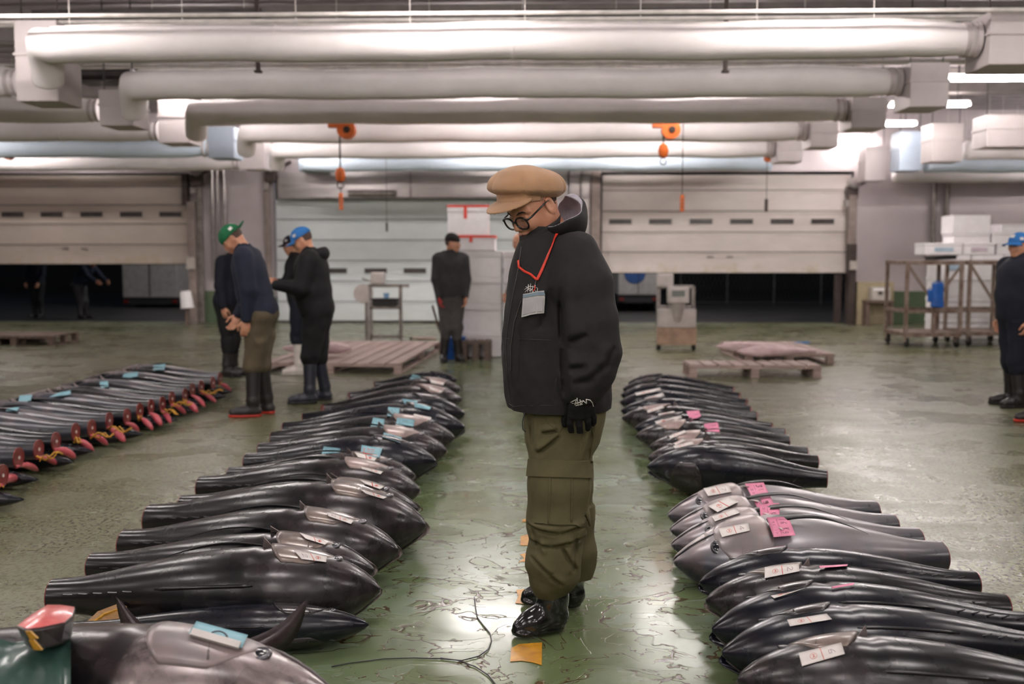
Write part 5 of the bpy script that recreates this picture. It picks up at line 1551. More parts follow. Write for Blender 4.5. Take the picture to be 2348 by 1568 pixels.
GW, GB, GP = 'white paper tags on the tuna', 'blue paper labels on the tuna', 'pink paper labels on the tuna'
WT = [([(672, 1264), (748, 1278), (746, 1291), (690, 1284)], 'on the nearest tuna of the left row', '2'), ([(686, 1224), (752, 1246), (744, 1252), (700, 1238)], 'on the second tuna of the left row', None),
      ([(748, 1176), (810, 1196), (804, 1204), (752, 1186)], 'on the third tuna of the left row', '2'), ([(824, 1102), (880, 1118), (870, 1124), (836, 1112)], 'on the fifth tuna of the left row', None), ([(822, 1122), (886, 1142), (878, 1146), (838, 1134)], 'on the fourth tuna of the left row', None),
      ([(812, 1038), (864, 1052), (858, 1059), (820, 1050)], 'beside the pink gill plate left of the man', None), ([(826, 1070), (878, 1082), (872, 1088), (830, 1076)], 'low on the sixth tuna left of the man', None),
      ([(906, 974), (948, 984), (946, 994), (908, 984)], 'on the ninth tuna of the left row', None), ([(948, 950), (988, 958), (986, 972), (950, 966)], 'on the tenth tuna of the left row', None), ([(984, 870), (1018, 878), (1016, 884), (988, 878)], 'near the far end of the left row', None), ([(982, 886), (1014, 898), (1008, 902), (986, 894)], 'second from the far end of the left row', None)]
for qd, wh, num in WT: paper(qd, PW_, 'small white paper tag with red print ' + wh, GW, white_marks(num, True))
WR = [([(1613, 1122), (1671, 1114), (1678, 1130), (1624, 1140)], 'on the farthest silvery tuna', '7'), ([(1624, 1163), (1672, 1141), (1694, 1153), (1646, 1177)], 'second of the silvery tuna', None), ([(1632, 1187), (1690, 1168), (1698, 1178), (1640, 1198)], 'third of the silvery tuna', None), ([(1648, 1214), (1716, 1201), (1720, 1219), (1656, 1234)], 'on the nearest silvery tuna', '4'),
      ([(1754, 1304), (1832, 1296), (1834, 1313), (1754, 1329)], 'on the fourth tuna from the right row front', '2'), ([(1768, 1369), (1808, 1362), (1846, 1352), (1776, 1375)], 'on the third tuna from the right row front', None), ([(1805, 1424), (1896, 1410), (1908, 1423), (1812, 1439)], 'on the second tuna from the right row front', None), ([(1832, 1500), (1930, 1476), (1938, 1502), (1840, 1530)], 'on the nearest tuna of the right row', '6'),
      ([(1534, 1002), (1570, 988), (1576, 992), (1538, 1008)], 'on the eleventh tuna of the right row', None), ([(1546, 1018), (1568, 1004), (1574, 1010), (1550, 1022)], 'between the pink gill plates of the right row', None), ([(1544, 1024), (1588, 1014), (1592, 1020), (1548, 1030)], 'on the large dark tuna of the right row', None),
      ([(1502, 968), (1562, 954), (1564, 960), (1506, 974)], 'in the middle of the right row', None), ([(1510, 950), (1546, 944), (1550, 949), (1512, 958)], 'beyond the middle of the right row', None), ([(1484, 942), (1520, 930), (1523, 936), (1486, 948)], 'in the far half of the right row', None), ([(1478, 914), (1520, 902), (1524, 908), (1482, 922)], 'in the far third of the right row', None),
      ([(1458, 902), (1514, 890), (1516, 896), (1460, 908)], 'near the far end of the right row', None), ([(1460, 886), (1500, 870), (1502, 876), (1462, 892)], 'at the far end of the right row', None)]
for qd, wh, num in WR: paper(qd, PW_, 'small white paper tag with red print ' + wh, GW, white_marks(num))
BL = [([(744, 1026), (782, 1031), (776, 1063), (735, 1057)], 'upright on the seventh tuna left of the man', '4'), ([(829, 1023), (876, 1031), (870, 1052), (826, 1045)], 'with red writing, right of another blue label', '3'), ([(856, 960), (882, 964), (878, 994), (848, 988)], 'upright in the middle of the left row', '3'), ([(880, 994), (921, 1006), (918, 1018), (876, 1004)], 'on the dark eighth tuna of the left row', None),
      ([(890, 936), (916, 938), (914, 960), (888, 956)], 'beyond the middle of the left row', None), ([(910, 960), (950, 964), (948, 980), (908, 974)], 'flat beyond the middle of the left row', None), ([(922, 916), (958, 921), (954, 930), (926, 926)], 'left one of a pair on a dark tuna', None), ([(950, 926), (988, 936), (984, 942), (950, 936)], 'right one of a pair on a dark tuna', None), ([(946, 860), (970, 866), (962, 888), (935, 878)], 'near the far end of the left row', None)]
for qd, wh, num in BL:
    mk = [('writing', DINK if 'red' not in wh else RINK, words('31', 0.3, 0.2, 0.35, 0.5) + [[(0.1, 0.8), (0.6, 0.85)], [(0.15, 0.15), (0.15, 0.7)]], 0.008)]
    paper(qd, PB_, 'pale blue paper label ' + wh, GB, mk, 0.010)
FL_ = [([(352, 840), (380, 836), (378, 850), (350, 852)], 'farthest'), ([(284, 860), (317, 855), (316, 866), (280, 870)], 'second farthest'), ([(228, 878), (248, 876), (250, 890), (232, 892)], 'middle'), ([(136, 903), (163, 898), (162, 908), (112, 914)], 'fourth'), ([(46, 910), (75, 908), (72, 922), (42, 928)], 'fifth'), ([(16, 940), (46, 936), (40, 946), (14, 946)], 'nearest')]
for qd, wh in FL_: paper(qd, PB_, 'pale blue paper label on the far left row, the %s one' % wh, GB, [], 0.012)
PK = [([(1708, 1116), (1751, 1113), (1776, 1165), (1740, 1178)], 'reading 31 Kg, farthest of three overlapping ones', '31 Kg'), ([(1740, 1165), (1786, 1162), (1788, 1196), (1746, 1209)], 'reading 33 Kg, middle of three overlapping ones', '33 Kg'), ([(1756, 1196), (1806, 1194), (1822, 1237), (1772, 1241)], 'reading 16 Kg, nearest of three overlapping ones', '16 Kg'),
      ([(1613, 979), (1645, 975), (1654, 1014), (1624, 1020)], 'standing out in the middle of the right row', '31 Kg'), ([(1574, 950), (1603, 948), (1608, 962), (1584, 972)], 'small, beyond another in the right row', '3')]
for k, (qd, wh, tx) in enumerate(PK):
    mk = [('writing', DINK, words(tx, 0.52, 0.08, 0.3, 0.84), 0.007), ('small_print', PINK_INK, words('31 12', 0.14, 0.2, 0.12, 0.7) + [[(0.40, 0.1), (0.40, 0.9)]], 0.004)]
    paper(qd, PP_, 'pink paper label ' + wh, GP, mk, 0.016 + 0.003 * k, 0.85)
paper([(1878, 1302), (1944, 1298), (1942, 1302), (1880, 1307)], PP_, 'pink paper label seen edge-on on the fifth tuna from the right front', GP, [], 0.008)
paper([(1905, 1350), (1958, 1341), (1956, 1346), (1908, 1354)], PP_, 'pink paper label seen edge-on on the fourth tuna from the right front', GP, [], 0.008)
paper([(448, 1434), (566, 1466), (552, 1496), (430, 1462)], PB_, 'large blue label with a dark arc, on the big tuna in the corner', GB, [('arc', DINK, [[(0.52 + 0.16 * math.cos(a), 0.72 - 0.42 * math.sin(a)) for a in [math.pi * (0.05 + 0.8 * k / 8) for k in range(9)]]], 0.02), ('white_strip', PW_, [[(0.05, 0.88), (0.95, 0.9)]], 0.09)], 0.012)
# ---- hanging pink tail cuts and twine on the far left row
def flap(T, tail_px, w, m, lab, i):
    e = P(tail_px[0], tail_px[1], 0.07)
    s = T + Vector((0.0, -0.03, -0.05)); e = P(tail_px[0], tail_px[1], 0.05)
    t = thing('tail_piece', lab, 'meat', tuple(s), group='pink tail cuts hanging along the far left row')
    e2 = e - s; mb = MB(); n = 8; pts = [Vector((0, 0, 0)).lerp(e2, k / n) + Vector((0, 0, 0.02 * math.sin(k / n * math.pi))) for k in range(n + 1)]
    mb.tube(pts, [w * 0.5, w * 0.5, w * 0.6, w * 0.8, w, w, w, w * 0.8, w * 0.4], 10); mb.build('flesh', m, t, smooth=True)
    return t
FLP = [((38, 1098), 1), ((86, 1078), 2), ((130, 1064), 3), ((172, 1050), 4), ((214, 1034), 5), ((246, 1020), 6), ((286, 1012), 7), ((318, 990), 8), ((350, 985), 9), ((370, 975), 10), ((392, 970), 11), ((425, 948), 12), ((453, 945), 13), ((470, 932), 14), ((495, 922), 15), ((530, 898), 16)]
for q, i in FLP:
    i = i - 1 if i < 16 else i
    T, o = CUTP[i]
    flap(T, q, 0.022 if i % 3 else 0.028, MEATP, 'pink slice hanging from the cut tail, %s from the near end' % ORDN[i], i)
    if i % 2 == 0 or i in (5, 11, 15):
        a = T + Vector((0.01, -0.03, -0.05)); e = P(q[0] + (18 if i % 4 else -30), q[1] - 26, 0.16)
        tw = thing('twine', 'yellow twine tied round the cut tail, %s from the near end' % ORDN[i], 'twine', tuple(a), group='yellow twine on the far left row')
        mb = MB(); d = e - a; pts = [d * (k / 6) + Vector((0, -0.02, 0.02 * math.sin(k * 1.3 + i))) for k in range(7)]
        mb.tube(pts, 0.007, 6); mb.build('strand', ROPE, tw, smooth=True)
        mb = MB(); pts = [d * (k / 6) * 0.8 + Vector((0.02, -0.02, -0.02 * math.sin(k * 1.7 + i))) for k in range(7)]
        mb.tube(pts, 0.005, 6); mb.build('strand', ROPE, tw, smooth=True)
# ---- other people in the hall
def cloth(name, c, rough=0.8): return mat(name, c, rough, var=0.1, vs=12, bs=0.15, bscale=200, spec=0.3)
NAVY = cloth('navy_cloth', (34, 38, 54)); DKNAVY = cloth('dark_navy', (28, 31, 42)); BLK = cloth('black_cloth', (28, 28, 30)); DKG = cloth('charcoal_cloth', (58, 56, 58))
OLV2 = cloth('worn_olive', (92, 82, 64)); GRYT = cloth('grey_trousers', (84, 80, 80)); MAR = cloth('maroon_cloth', (88, 50, 52))
RBOOT = mat('dark_boot', (38, 34, 34), 0.4); WBOOT = mat('white_boot', (214, 206, 200), 0.4); REDS = mat('red_sole', (190, 48, 34), 0.5)
GRN = cloth('green_cap', (30, 104, 66)); BLC = cloth('blue_cap', (50, 112, 176)); NVC = cloth('navy_cap', (34, 34, 48)); KNIT = cloth('black_beanie', (30, 27, 28))
WPATCH = mat('white_patch', (222, 216, 214), 0.6)
def human(label, px, py, yaw, H=1.70, lean=0, hp=10, hyaw=0, arms=((10, 20), (10, 20)), spread=0.10, step=0.0, jacket=NAVY, trousers=BLK, boots=RBOOT, sole=RUB, boot_h=0.30, cap=None, cap_rev=False, bulk=1.0, hood=False, beanie=False, skin=SKIN, knees=0, foot=None, hair=True, gloves=(None, None), apron=None, offx=0.0, pos=None):
    base = Vector(pos) if pos is not None else P(px, py); root = thing('person', label, 'person', tuple(base)); s = H / 1.70
    ya = R(yaw); F = Vector((math.cos(ya), math.sin(ya), 0)); Lf = Vector((-F.y, F.x, 0)); U = Vector((0, 0, 1))
    W = lambda f, l, u: base + (F * f + Lf * l + U * u) * s
    T_inv = Matrix.Translation(base).inverted()
    def at(o): o.parent = root; o.matrix_parent_inverse = T_inv; return o
    le = R(lean); up2 = U * math.cos(le) + F * math.sin(le); fw2 = F * math.cos(le) - U * math.sin(le)
    hipc = W(-0.04 * math.sin(le) * 3, 0, 0.92); B2 = [tuple(fw2), tuple(Lf), tuple(up2)]
    TT = lambda f, l, u: hipc + (fw2 * f + Lf * l + up2 * u) * s
    neck = TT(0.02, 0, 0.53); 
    hy, hpi = ya + R(hyaw), R(hp)
    hf = Vector((math.cos(hy) * math.cos(hpi), math.sin(hy) * math.cos(hpi), -math.sin(hpi))); hl = Vector((-math.sin(hy), math.cos(hy), 0)); hu = hf.cross(hl)
    if hu.z < 0: hu = -hu
    hcn = neck + (up2 * 0.06 + hu * 0.075 + hf * 0.02) * s; HBk = [tuple(hf), tuple(hl), tuple(hu)]
    HH = lambda f, l, u: hcn + (hf * f + hl * l + hu * u) * 0.001 * s
    feet = []
    for sd in (1, -1): feet.append(W(step * sd + 0.0, sd * spread, 0.0))
    pts = [TT(0, 0.3, 0.6), TT(0, -0.3, 0.6), hcn + Vector((0.15, 0.15, 0.16)), hcn - Vector((0.15, 0.15, 0.16))]
    arms3 = []
    for sd, (ua, eb) in zip((1, -1), arms):
        sh = TT(0, sd * 0.175 * bulk, 0.46); a1 = R(ua); d1 = (-U * math.cos(a1) + F * math.sin(a1) + Lf * sd * 0.10).normalized()
        el = sh + d1 * 0.28 * s; a2 = R(ua + eb); d2 = (-U * math.cos(a2) + F * math.sin(a2) - Lf * sd * (0.02 + 0.25 * math.sin(R(eb)))).normalized()
        wr = el + d2 * 0.25 * s; arms3.append((sh, el, wr, d2, sd)); pts += [sh, el, wr, wr + d2 * 0.22 * s]
    for f_ in feet: pts += [f_ + F * 0.24, f_ - F * 0.1, f_ + Lf * 0.12, f_ - Lf * 0.12]
    lo = Vector([min(p[i] for p in pts) - 0.06 for i in range(3)]); hi = Vector([max(p[i] for p in pts) + 0.06 for i in range(3)]); lo.z = 0.02
    v = Vol(tuple(lo), tuple(hi), 0.0125, fine=(tuple(hcn - Vector((0.14, 0.14, 0.15))), tuple(hcn + Vector((0.14, 0.14, 0.15))), 0.0052))
    head_sdf(v, HH, HBk, s)
    v.chain([(HH(-15, 0, -40), 0.055 * s), (neck, 0.06 * s), (TT(0, 0, 0.42), 0.10 * s), (TT(0, 0, 0.2), 0.11 * s), (TT(0, 0, 0), 0.11 * s)], 0.03)
    for sh, el, wr, d2, sd in arms3:
        v.chain([(sh, 0.05 * s), (el, 0.038 * s), (wr, 0.026 * s)], 0.02)
    legs = []
    for sd, ft in zip((1, -1), feet):
        kn = hipc * 0.48 + ft * 0.52 + (F * (0.03 + knees * 0.10) + Lf * sd * 0.02) * s; an = ft + (U * 0.09) * s; hp_ = TT(0, sd * 0.085, -0.04)
        legs.append((hp_, kn, an, ft, sd)); v.chain([(hp_, 0.075 * s), (kn, 0.045 * s), (an, 0.03 * s)], 0.02)
    at(v.mesh('body', skin))
    for k, (sh, el, wr, d2, sd) in enumerate(arms3):      # hands on a finer grid, rooted in the wrists
        n_ = (Lf * sd * 0.8 - F * 0.2 - d2 * (Lf * sd * 0.8 - F * 0.2).dot(d2)).normalized(); w_ = d2.cross(n_).normalized()
        if w_.dot(F + U * 0.5) < 0: w_ = -w_
        c = wr + d2 * 0.09 * s
        v = Vol(tuple(c - Vector((0.14, 0.14, 0.14))), tuple(c + Vector((0.14, 0.14, 0.14))), 0.006)
        v.chain([(wr - d2 * 0.03 * s, 0.027 * s), (wr + d2 * 0.02 * s, 0.027 * s)], 0.01)
        v.ell(wr + d2 * 0.06 * s, [0.05 * s, 0.042 * s, 0.018 * s], [tuple(d2), tuple(w_), tuple(n_)], 0.012)
        for q, o_ in enumerate((0.030, 0.010, -0.010, -0.028)):
            L_f = (0.068, 0.076, 0.070, 0.056)[q] * s
            a = wr + (d2 * 0.095 + w_ * o_) * s; b1 = a + (d2 * 0.9 - n_ * 0.35).normalized() * L_f * 0.55; c1 = b1 + (d2 * 0.45 - n_ * 0.85).normalized() * L_f * 0.5
            v.chain([(a, 0.0105 * s), (b1, 0.0095 * s), (c1, 0.0085 * s)], 0.003)
        a = wr + (d2 * 0.03 + w_ * 0.03) * s; v.chain([(a, 0.016 * s), (a + (d2 * 0.6 + w_ * 0.6 - n_ * 0.2) * 0.045 * s, 0.012 * s), (a + (d2 * 0.9 + w_ * 0.35 - n_ * 0.4) * 0.08 * s, 0.0095 * s)], 0.006)
        at(v.mesh('glove' if gloves[k] else 'hand', gloves[k] or skin))
    # jacket
    lo2 = Vector((min(p[0] for p in pts) - 0.12, min(p[1] for p in pts) - 0.12, 0.66 * s)); hi2 = Vector((max(p[0] for p in pts) + 0.12, max(p[1] for p in pts) + 0.12, hcn.z + 0.05))
    v = Vol(tuple(lo2), tuple(hi2), 0.011)
    b = bulk
    v.ell(TT(0.015, 0, 0.36), [0.145 * b * s, 0.215 * b * s, 0.20 * s], B2, 0.05)
    v.ell(TT(0.02, 0, 0.16), [0.155 * b * s, 0.20 * b * s, 0.24 * s], B2, 0.05)
    v.cone(TT(0.0, -0.13 * b, 0.47), TT(0.0, 0.13 * b, 0.47), 0.085 * s, 0.085 * s, 0.04)
    v.cone(TT(0.0, -0.06, 0.0), TT(0.0, 0.06, 0.0), 0.14 * b * s, 0.14 * b * s, 0.04)
    for sh, el, wr, d2, sd in arms3:
        v.chain([(sh, 0.082 * b * s), (el, 0.068 * b * s), (wr - d2 * 0.01, 0.048 * s)], 0.03)
    v.chain([(neck - up2 * 0.02, 0.078 * s), (neck + up2 * 0.035 * s + hf * 0.01, 0.074 * s)], 0.02)
    v.wrinkle(0.007, (8, 8, 7), 3.0 + px % 7, warp=0.05)
    v.plane(TT(0, 0, -0.10), -up2, 0.01)
    v.chain([(neck + up2 * 0.02 * s, 0.058 * s), (neck + up2 * 0.12 * s, 0.07 * s)], 0.006, 's')
    at(v.mesh('jacket', jacket))
    if hood:
        v = Vol(tuple(neck - Vector((0.22, 0.22, 0.2))), tuple(neck + Vector((0.22, 0.22, 0.2))), 0.010)
        v.ell(TT(-0.075, 0, 0.51), [0.10 * s, 0.14 * s, 0.085 * s], B2, 0.02); v.ell(TT(-0.05, 0, 0.57), [0.075 * s, 0.10 * s, 0.07 * s], B2, 0.02, 's')
        at(v.mesh('hood', jacket))
    # trousers
    lo3 = Vector((lo.x - 0.05, lo.y - 0.05, 0.10)); hi3 = Vector((hi.x + 0.05, hi.y + 0.05, 1.1 * s))
    v = Vol(tuple(lo3), tuple(hi3), 0.011)
    v.cone(TT(0, -0.05, -0.02), TT(0, 0.05, -0.02), 0.135 * b * s, 0.135 * b * s, 0.04)
    for hp_, kn, an, ft, sd in legs:
        e = an + (kn - an) * ((boot_h + 0.03 - 0.09) * s / max(0.05, (kn - an).z))
        v.chain([(hp_, 0.115 * b * s), (kn, 0.084 * s), (e + U * 0.03, 0.076 * s)], 0.03)
        v.cone(e + U * 0.03, e - U * 0.02, 0.076 * s, 0.066 * s, 0.01)
    v.wrinkle(0.010, (8, 8, 13), 7.0 + px % 5, warp=0.05)
    at(v.mesh('trousers', trousers))
    # boots
    for hp_, kn, an, ft, sd in legs:
        d = (F + Lf * sd * 0.15).normalized()
        v = Vol(tuple(ft - Vector((0.3, 0.3, 0.0))), tuple(ft + Vector((0.3, 0.3, boot_h * s + 0.08))), 0.009)
        e = an + (kn - an) * ((boot_h + 0.04 - 0.09) * s / max(0.05, (kn - an).z))
        v.chain([(e, 0.066 * s), (ft + U * 0.14 * s, 0.055 * s), (ft + U * 0.07 * s, 0.048 * s)], 0.02)
        v.chain([(ft - d * 0.03 + U * 0.05, 0.044 * s), (ft + d * 0.09 + U * 0.052, 0.046 * s), (ft + d * 0.17 + U * 0.044, 0.038 * s)], 0.03)
        v.plane(ft + U * 0.022, -U, 0.004); v.plane(ft + U * (boot_h + 0.03) * s, U, 0.004)
        at(v.mesh('boot', boots))
        v = Vol(tuple(ft - Vector((0.3, 0.3, 0.01))), tuple(ft + Vector((0.3, 0.3, 0.06))), 0.009)
        v.chain([(ft - d * 0.03 + U * 0.03, 0.047 * s), (ft + d * 0.09 + U * 0.03, 0.050 * s), (ft + d * 0.175 + U * 0.03, 0.042 * s)], 0.02)
        v.plane(ft + U * 0.026, U, 0.003); v.plane(ft + U * 0.0015, -U, 0.003)
        at(v.mesh('sole', sole))
    # eyes, brows
    for sd in (-1, 1):
        mb = MB(); r_ = bmesh.ops.create_uvsphere(mb.bm, u_segments=8, v_segments=6, radius=0.011 * s); bmesh.ops.translate(mb.bm, verts=r_['verts'], vec=HH(80, sd * 32, 5)); at(mb.build('eye', IRIS, smooth=True))
        mb = MB(); mb.tube([HH(89, sd * 18, 24), HH(88, sd * 34, 29), HH(80, sd * 50, 25)], 0.0035, 6); at(mb.build('eyebrow', BROWM, smooth=True))
    # hair, headwear
    v = Vol(tuple(hcn - Vector((0.17, 0.17, 0.17))), tuple(hcn + Vector((0.17, 0.17, 0.18))), 0.007)
    v.ell(HH(-10, 0, 30), [0.094 * s, 0.081 * s, 0.093 * s], HBk, 0.01)
    v.box(HH(68, 0, 10), [0.07, 0.12, 0.2], HBk, 0.01, 0.006, 's'); v.box(HH(0, 0, -90), [0.2, 0.2, 0.062], HBk, 0.01, 0.006, 's')
    at(v.mesh('hair', HAIRM if hair else skin))
    if cap or beanie:
        v = Vol(tuple(hcn - Vector((0.24, 0.24, 0.2))), tuple(hcn + Vector((0.24, 0.24, 0.24))), 0.0065)
        v.ell(HH(-4, 0, 42), [0.106 * s, 0.090 * s, (0.098 if beanie else 0.090) * s], HBk, 0.01)
        if beanie: v.ell(HH(-30, 0, 95), [0.05 * s, 0.05 * s, 0.045 * s], HBk, 0.03)
        cutn = -(hu + hf * (0.10 if not cap_rev else -0.05)).normalized(); v.plane(HH(0, 0, 30), cutn, 0.004)
        v.ell(HH(-6, 0, 24), [0.096 * s, 0.081 * s, 0.088 * s], HBk, 0.003, 's')
        cp = at(v.mesh('beanie' if beanie else 'cap', cap or KNIT))
        if cap:
            sg = -1 if cap_rev else 1; rows = []
            for j in range(6):
                t = j / 5; r_ = []
                for k in range(13):
                    a = R(-58 + 116 * k / 12)
                    rr = 100 + 78 * t * math.cos(a * 0.9)
                    r_.append(HH(sg * (rr * math.cos(a) - 4), rr * 0.86 * math.sin(a), 34 - (16 if not cap_rev else -4) * t - 26 * math.sin(a) ** 2 * t))
                rows.append(r_)
            V = [p for r_ in rows for p in r_]; n = len(V); V += [p + hu * 0.006 for p in V]; Fc = []
            for j in range(5):
                for k in range(12):
                    a = j * 13 + k; Fc.append((a, a + 1, a + 14, a + 13)); Fc.append((n + a, n + a + 13, n + a + 14, n + a + 1))
            rim_ = list(range(13)) + [j * 13 + 12 for j in range(1, 6)] + [65 + k for k in range(11, -1, -1)] + [j * 13 for j in range(4, 0, -1)]
            for a, b_ in zip(rim_, rim_[1:] + rim_[:1]): Fc.append((a, b_, n + b_, n + a))
            at(pymesh('visor', V, Fc, cap))
            # white patch on the front panel and one on the side
            for nm, az, el_, w_, h_ in (('cap_patch', 0, 38, 24, 18), ('cap_patch', 62, 18, 17, 13), ('cap_patch', -62, 18, 17, 13)):
                c = R(az); e = R(el_); nn = (hf * sg * math.cos(c) * math.cos(e) + hl * math.sin(c) * math.cos(e) + hu * math.sin(e)).normalized()
                ce = HH(-4, 0, 42) + Vector(hf * sg) * (0.108 * s * math.cos(c) * math.cos(e)) + hl * (0.092 * s * math.sin(c) * math.cos(e)) + hu * (0.092 * s * math.sin(e))
                tt = nn.cross(hu).normalized(); bb_ = nn.cross(tt)
                mb = MB(); mb.poly([ce + (tt * x * w_ + bb_ * y * h_) * 0.001 * s for x, y in ((-1, -1), (1, -1), (1, 1), (-1, 1))], 0.004); at(mb.build(nm, WPATCH))
    return root, W, TT, at
pA = human('man in green cap worn backwards, navy jacket, olive trousers and red-soled boots, looking down', 597, 952, 184, H=1.74, lean=13, hp=48, arms=((-8, 14), (4, 22)), jacket=NAVY, trousers=OLV2, boots=RBOOT, sole=REDS, boot_h=0.40, cap=GRN, cap_rev=True, step=0.04, spread=0.09, hyaw=8)
pB = human('person in dark navy jacket standing half hidden behind the man in the green cap', 528, 862, 345, H=1.66, lean=7, hp=30, jacket=DKNAVY, trousers=BLK, spread=0.07, boot_h=0.3, arms=((-4, 20), (-4, 10)))
pC = human('person in dark cap with white patch and white rubber boots, facing left', 690, 858, 182, H=1.66, lean=3, hp=12, jacket=BLK, trousers=DKNAVY, boots=WBOOT, sole=WBOOT, boot_h=0.40, cap=NVC, spread=0.07, arms=((20, 70), (20, 70)))
pD = human('man in blue cap and black hooded jacket, hands together in front, facing left', 728, 922, 186, H=1.70, lean=5, hp=28, jacket=BLK, trousers=BLK, boots=mat('navy_boot', (40, 42, 52), 0.35), boot_h=0.36, cap=BLC, hood=True, bulk=1.16, arms=((18, 78), (18, 76)), step=0.06, spread=0.10)
pE = human('man in black beanie, charcoal jacket and grey trousers, face turned right, red gloves', 1034, 828, 285, H=1.70, lean=2, hp=2, hyaw=62, jacket=DKG, trousers=GRYT, boots=RBOOT, boot_h=0.32, beanie=True, hood=True, gloves=(None, mat('red_glove', (176, 44, 40), 0.6)), arms=((5, 18), (8, 14)))
pF = human('person in maroon jacket standing by the white foam boxes behind the man', 1208, 824, 200, H=1.74, jacket=MAR, trousers=DKG, boots=WBOOT, sole=WBOOT, hair=True, lean=4, hp=20)
pG = human('stout man in light blue cap and dark navy workwear at the right edge', 2326, 930, 190, H=1.62, lean=-2, hp=4, hyaw=12, jacket=DKNAVY, trousers=DKNAVY, boots=RBOOT, boot_h=0.34, cap=BLC, bulk=1.22, spread=0.11, step=0.03, arms=((0, 12), (0, 12)))
pH = human('person mostly outside the frame, one red-soled dark shoe showing at the right edge', 2400, 972, 190, H=1.70, arms=((-6, 4), (-6, 4)), jacket=DKNAVY, trousers=BLK, boots=RBOOT, sole=REDS)
pI = human('figure in dark clothes standing in the night yard beyond the left door', 88, 728, 260, H=1.70, jacket=DKNAVY, trousers=BLK, pos=(Q(88, 700, 25).x, 25, -0.13))
pJ = human('figure bending forward in the night yard beyond the left door', 195, 728, 340, H=1.70, jacket=NAVY, trousers=DKG, lean=38, hp=40, arms=((40, 20), (40, 20)), pos=(Q(190, 700, 24.5).x, 24.5, -0.13))
# paper held by the man in the green cap, lanyard of the man in the blue cap
c = Q(606, 716, P(597, 952).y - 0.16)
t = thing('folded_paper', 'small folded paper held by the man in the green cap', 'paper', tuple(c))
mb = MB(); mb.box((-0.016, -0.002, -0.045), (0.016, 0.002, 0.045), 0.0, Matrix.Rotation(R(14), 4, 'Y')); mb.build('sheet', mat('cream_paper', (216, 200, 170), 0.6), t)
mb = MB(); mb.box((0.006, 0.003, -0.04), (0.018, 0.005, 0.045), 0.0, Matrix.Rotation(R(20), 4, 'Y')); mb.build('sheet', mat('cream_paper', (216, 200, 170), 0.6), t)
# ================================================================== THINGS STANDING ABOUT
WOOD = mat('pallet_wood', (168, 146, 138), 0.65, var=0.2, vs=4, vscale=(1, 8, 8), bs=0.25, bscale=60)
WOODD = mat('pallet_wood_wet', (116, 96, 86), 0.55, var=0.25, vs=4, vscale=(8, 1, 8), bs=0.25, bscale=60)
FROZ = mat('frozen_tuna_frost', (214, 192, 192), 0.55, var=0.12, vs=6, c2=(184, 154, 158), bs=0.3, bscale=40)
FOAM = mat('white_foam', (246, 242, 244), 0.7, var=0.03, vs=8, bs=0.15, bscale=200)
REDT = mat('red_tape', (224, 60, 46), 0.5)
def pallet(label, cpt, w, d, rot=0, h=0.13, nd=7, m=None, slats_along='y', z=0.0, group=None):
    t = thing('wooden_pallet', label, 'pallet', (cpt.x, cpt.y, z), (0, 0, R(rot)), group); m = m or WOOD
    n = nd; gap = (w / n) * 0.16; bw = w / n - gap
    for k in range(n):
        x = -w / 2 + k * (w / n) + gap / 2
        mb = MB(); mb.box((x, -d / 2, h - 0.022), (x + bw, d / 2, h), 0.004); mb.build('slat', m, t)
    for y in (-d / 2 + 0.05, 0, d / 2 - 0.05):
        mb = MB(); mb.box((-w / 2, y - 0.05, h - 0.044), (w / 2, y + 0.05, h - 0.0225), 0.004); mb.build('cross_board', m, t)
        for x in (-w / 2 + 0.05, 0, w / 2 - 0.05):
            mb = MB(); mb.box((x - 0.045, y - 0.045, 0.022), (x + 0.045, y + 0.045, h - 0.0445), 0.004); mb.build('block', m, t)
    for x in (-w / 2 + 0.05, 0, w / 2 - 0.05):
        mb = MB(); mb.box((x - 0.05, -d / 2, 0.0), (x + 0.05, d / 2, 0.0215), 0.004); mb.build('bottom_board', m, t)
    return t
p1 = P(770, 858); p2 = P(770, 800)
pallet('long wet wooden pallet behind the men in caps, planks running away from the aisle', Vector((p1.x, (p1.y + p2.y) / 2, 0)), 1.75, p2.y - p1.y - 0.1, -3, nd=9)
a, b_ = P(1580, 866), P(1882, 866); c2 = P(1800, 815)
pallet('pale wooden pallet in front of another, right of the man', Vector(((a.x + b_.x) / 2, a.y + 0.28, 0)), b_.x - a.x, 0.55, 0, h=0.15, nd=9)
pallet('pale wooden pallet carrying two frozen tuna, right of the man', Vector((P(1755, 812).x, P(1755, 838).y + 1.05, 0)), 1.15, 1.9, 0, h=0.15, nd=7)
a = P(50, 792)
pallet('dark wooden pallet at the left edge, lower one', Vector((-8.35, a.y + 0.4, 0)), 1.3, 0.9, 0, h=0.16, nd=8, m=WOODD)
pallet('dark wooden pallet at the left edge, resting on another', Vector((-8.75, a.y + 0.55, 0.162)), 0.9, 0.8, 4, h=0.13, nd=6, m=WOODD)
a = P(1098, 826)
pallet('small wooden pallet with odds and ends behind the man in the beanie', Vector((P(1090, 826).x, a.y + 0.3, 0)), 0.42, 0.55, 0, h=0.26, nd=4, m=WOODD)
def frozen(label, s, t_, z, ff=0.8):
    S_, T_ = s, t_
    o = place_tuna(TUNA_SILV, S_, T_, 0, label, 'frozen tuna on pallets', fatscale=ff)
    bpy.context.view_layer.update()
    for ch in list(o.children):
        nm = ch.name.split('.')[0]
        if nm in ('pectoral_fin', 'fin_membrane', 'finlets', 'eye_ring', 'lip', 'cheek_ridge', 'dorsal_fin'): bpy.data.objects.remove(ch, do_unlink=True)
        elif nm != 'cut_face':
            ch.data = ch.data.copy(); ch.data.materials.clear(); ch.data.materials.append(FROZ)
    return o
Yf = c2.y
